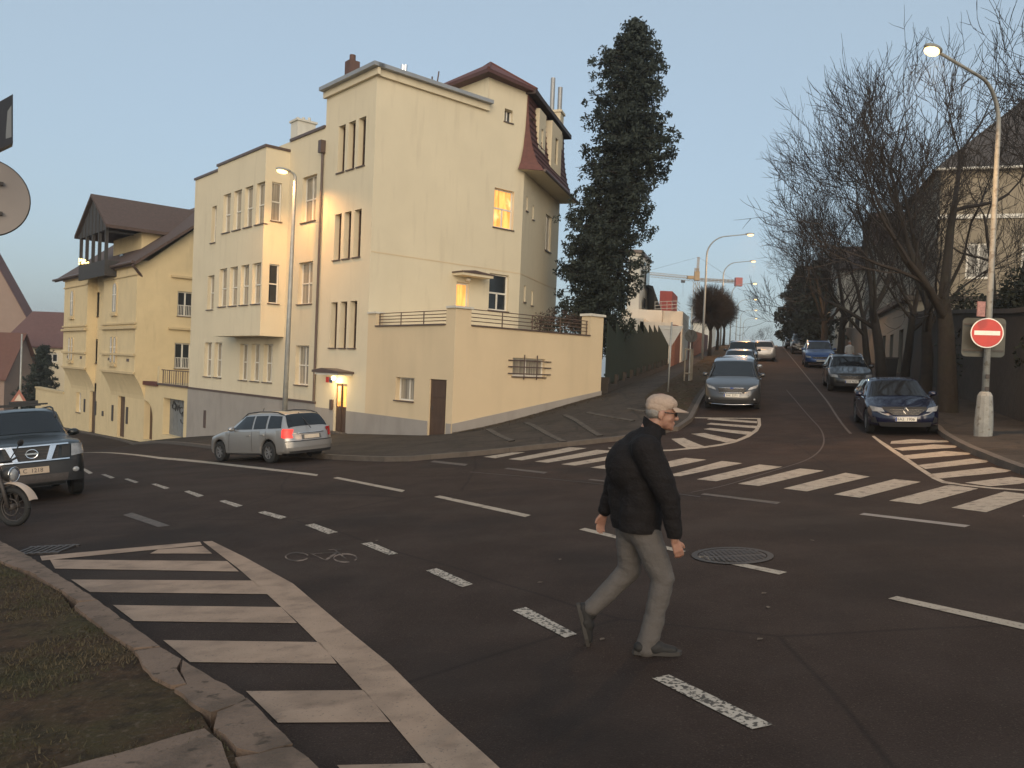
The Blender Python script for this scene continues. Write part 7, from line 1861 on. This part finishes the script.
M.grid(lambda a, b: tuple(q(652.0+1.6*b, 433-10.0*b)+Vector((math.cos(a*6.283)*(.084-.010*b)*(1+.1*math.cos(a*6.283)), math.sin(a*6.283)*(.078-.004*b), -.035*b*math.cos(a*6.283)-.01*math.cos(a*6.283)))), 24, 4)
lbuild(M, 'collar', jacket_m, smooth=True)
M = MB()
for i in range(2): M.tube([q(640, 505+i*0, -.20), q(650, 498, -.20)], .003, 4)
# trousers
T = [rcone(q(638, 510), q(637, 523), .135, .135), rcone(q(639, 520, -.05), q(650, 548, -.09), .118, .095), rcone(q(650, 548, -.09), kneF, .095, .080), rcone(kneF, q(652, 612, -.10), .078, .068), rcone(q(652, 612, -.10), q(644, 642, -.10), .070, .072),
     rcone(q(634, 520, .05), q(631, 548, .09), .118, .092), rcone(q(631, 548, .09), kneB, .092, .078), rcone(kneB, q(612, 595, .12), .078, .068), rcone(q(612, 595, .12), q(594, 613, .13), .068, .062)]
tr_ = fuse(T, .008, 'trousers', trouser_m, man, 4, .005, 10, 8, (1, 1, 1.6))
# shoes
def shoe(toe, heel, up, name):
    ax = (toe-heel).normalized(); 
    ps = [rcone(heel+up*.045, heel+ax*.12+up*.050, .038, .044), rcone(heel+ax*.10+up*.040, toe+up*.028-ax*.03, .046, .030), rcone(heel+up*.05+ax*.03, heel+up*.085+ax*.05, .040, .042)]
    s_ = fuse(ps, .006, name, shoe_m, man, 3)
    lat = ax.cross(up).normalized(); M = MB()
    ol = [(-.035, .020), (-.045, 0), (-.035, -.020), (.02, -.032), (.10, -.036), (.20, -.044), (.26, -.030), (.278, 0), (.26, .030), (.20, .044), (.10, .036), (.02, .032)]
    n = len(ol); M.add([heel+ax*a+lat*b for a, b in ol]+[heel+ax*a+lat*b+up*.026 for a, b in ol], [tuple(range(n))[::-1], tuple(range(n, 2*n))]+[(i, (i+1) % n, n+(i+1) % n, n+i) for i in range(n)])
    lbuild(M, 'sole', sole_m, s_); return s_
hf = Vector((q(636, 652).x, -.10, .0)); hf.z = H(mfx+hf.x, mfy-.10)-Zg+.012
shoe(hf+Vector((.25, -.02, .012)), hf, Vector((0, 0, 1)), 'shoe')
hb = q(579, 615, .13)+Vector((-.0, 0, 0)); tb = q(587, 649, .13)
axb = (tb-hb).normalized(); upb = Vector((axb.z*-1, 0, axb.x)); upb = -upb if upb.x < 0 else upb
shoe(hb+axb*.25, hb, upb, 'shoe')
# distant pedestrian
px_, py_ = rt(848, 45); far = thing('person', (px_, py_, H(px_, py_)+.12), 'distant pedestrian with pale top and dark trousers on the right pavement', 'person')
b_ = [ellr((0, 0, 1.62), (.085, .08, .11)), rcone((0, 0, 1.4), (0, 0, 1.55), .06, .05), rcone((0, 0, 1.05), (0, 0, 1.38), .13, .14), rcone((-.16, 0, 1.38), (.16, 0, 1.38), .06, .06), rcone((-.19, 0, 1.36), (-.24, -.05, 1.08), .045, .04), rcone((-.24, -.05, 1.08), (-.2, -.14, .86), .038, .03),
      rcone((.19, 0, 1.36), (.24, .03, 1.08), .045, .04), rcone((.24, .03, 1.08), (.22, -.05, .84), .038, .03), rcone((-.08, 0, .92), (-.10, -.10, .48), .08, .055), rcone((-.10, -.10, .48), (-.10, .0, .08), .05, .035), rcone((.08, 0, .92), (.10, .06, .48), .08, .055), rcone((.10, .06, .48), (.10, .22, .10), .05, .035), rcone((-.10, .0, .05), (-.10, -.15, .04), .04, .035), rcone((.10, .22, .08), (.10, .08, .04), .04, .035)]
for s_, (w0, e0) in ((-1, ((-.2, -.14, .86), (-.24, -.05, 1.08))), (1, ((.22, -.05, .84), (.24, .03, 1.08)))): b_ += hand(Vector(w0), Vector(w0)-Vector(e0), Vector((s_, 0, 0)), None)
fuse(b_, .012, 'body', skin_m, far, 2)
fuse([rcone((0, 0, .98), (0, 0, 1.36), .16, .17), rcone((-.16, 0, 1.38), (.16, 0, 1.38), .08, .08), rcone((-.19, 0, 1.36), (-.24, -.05, 1.08), .062, .055), rcone((.19, 0, 1.36), (.24, .03, 1.08), .062, .055)], .02, 'shirt', mat('pale_shirt', (.40, .38, .36), .9), far, 3)
fuse([rcone((0, 0, .95), (0, 0, .9), .15, .15), rcone((-.08, 0, .92), (-.10, -.10, .48), .10, .075), rcone((-.10, -.10, .48), (-.10, 0, .1), .07, .055), rcone((.08, 0, .92), (.10, .06, .48), .10, .075), rcone((.10, .06, .48), (.10, .22, .12), .07, .055)], .02, 'trousers', black_pl, far, 3)
fuse([ellr((0, .015, 1.66), (.09, .09, .09))], .015, 'hair', hair_m, far, 2)

# ------------------------------------------------------------------ evening haze in the air
M = MB(); M.box((0, 1200, 15), (3200, 2700, 70))
hm = bpy.data.materials.new('haze'); hm.use_nodes = True; t_ = hm.node_tree; t_.nodes.clear()
vo = t_.nodes.new('ShaderNodeVolumePrincipled'); vo.inputs['Color'].default_value = (.85, .88, .92, 1); vo.inputs['Density'].default_value = .0006; vo.inputs['Anisotropy'].default_value = .2
mo_ = t_.nodes.new('ShaderNodeOutputMaterial'); t_.links.new(vo.outputs[0], mo_.inputs['Volume'])
tag(M.build('haze', hm, org=(0, 0, 0)), 'thin evening haze in the air over the whole street', 'haze', kind='stuff')
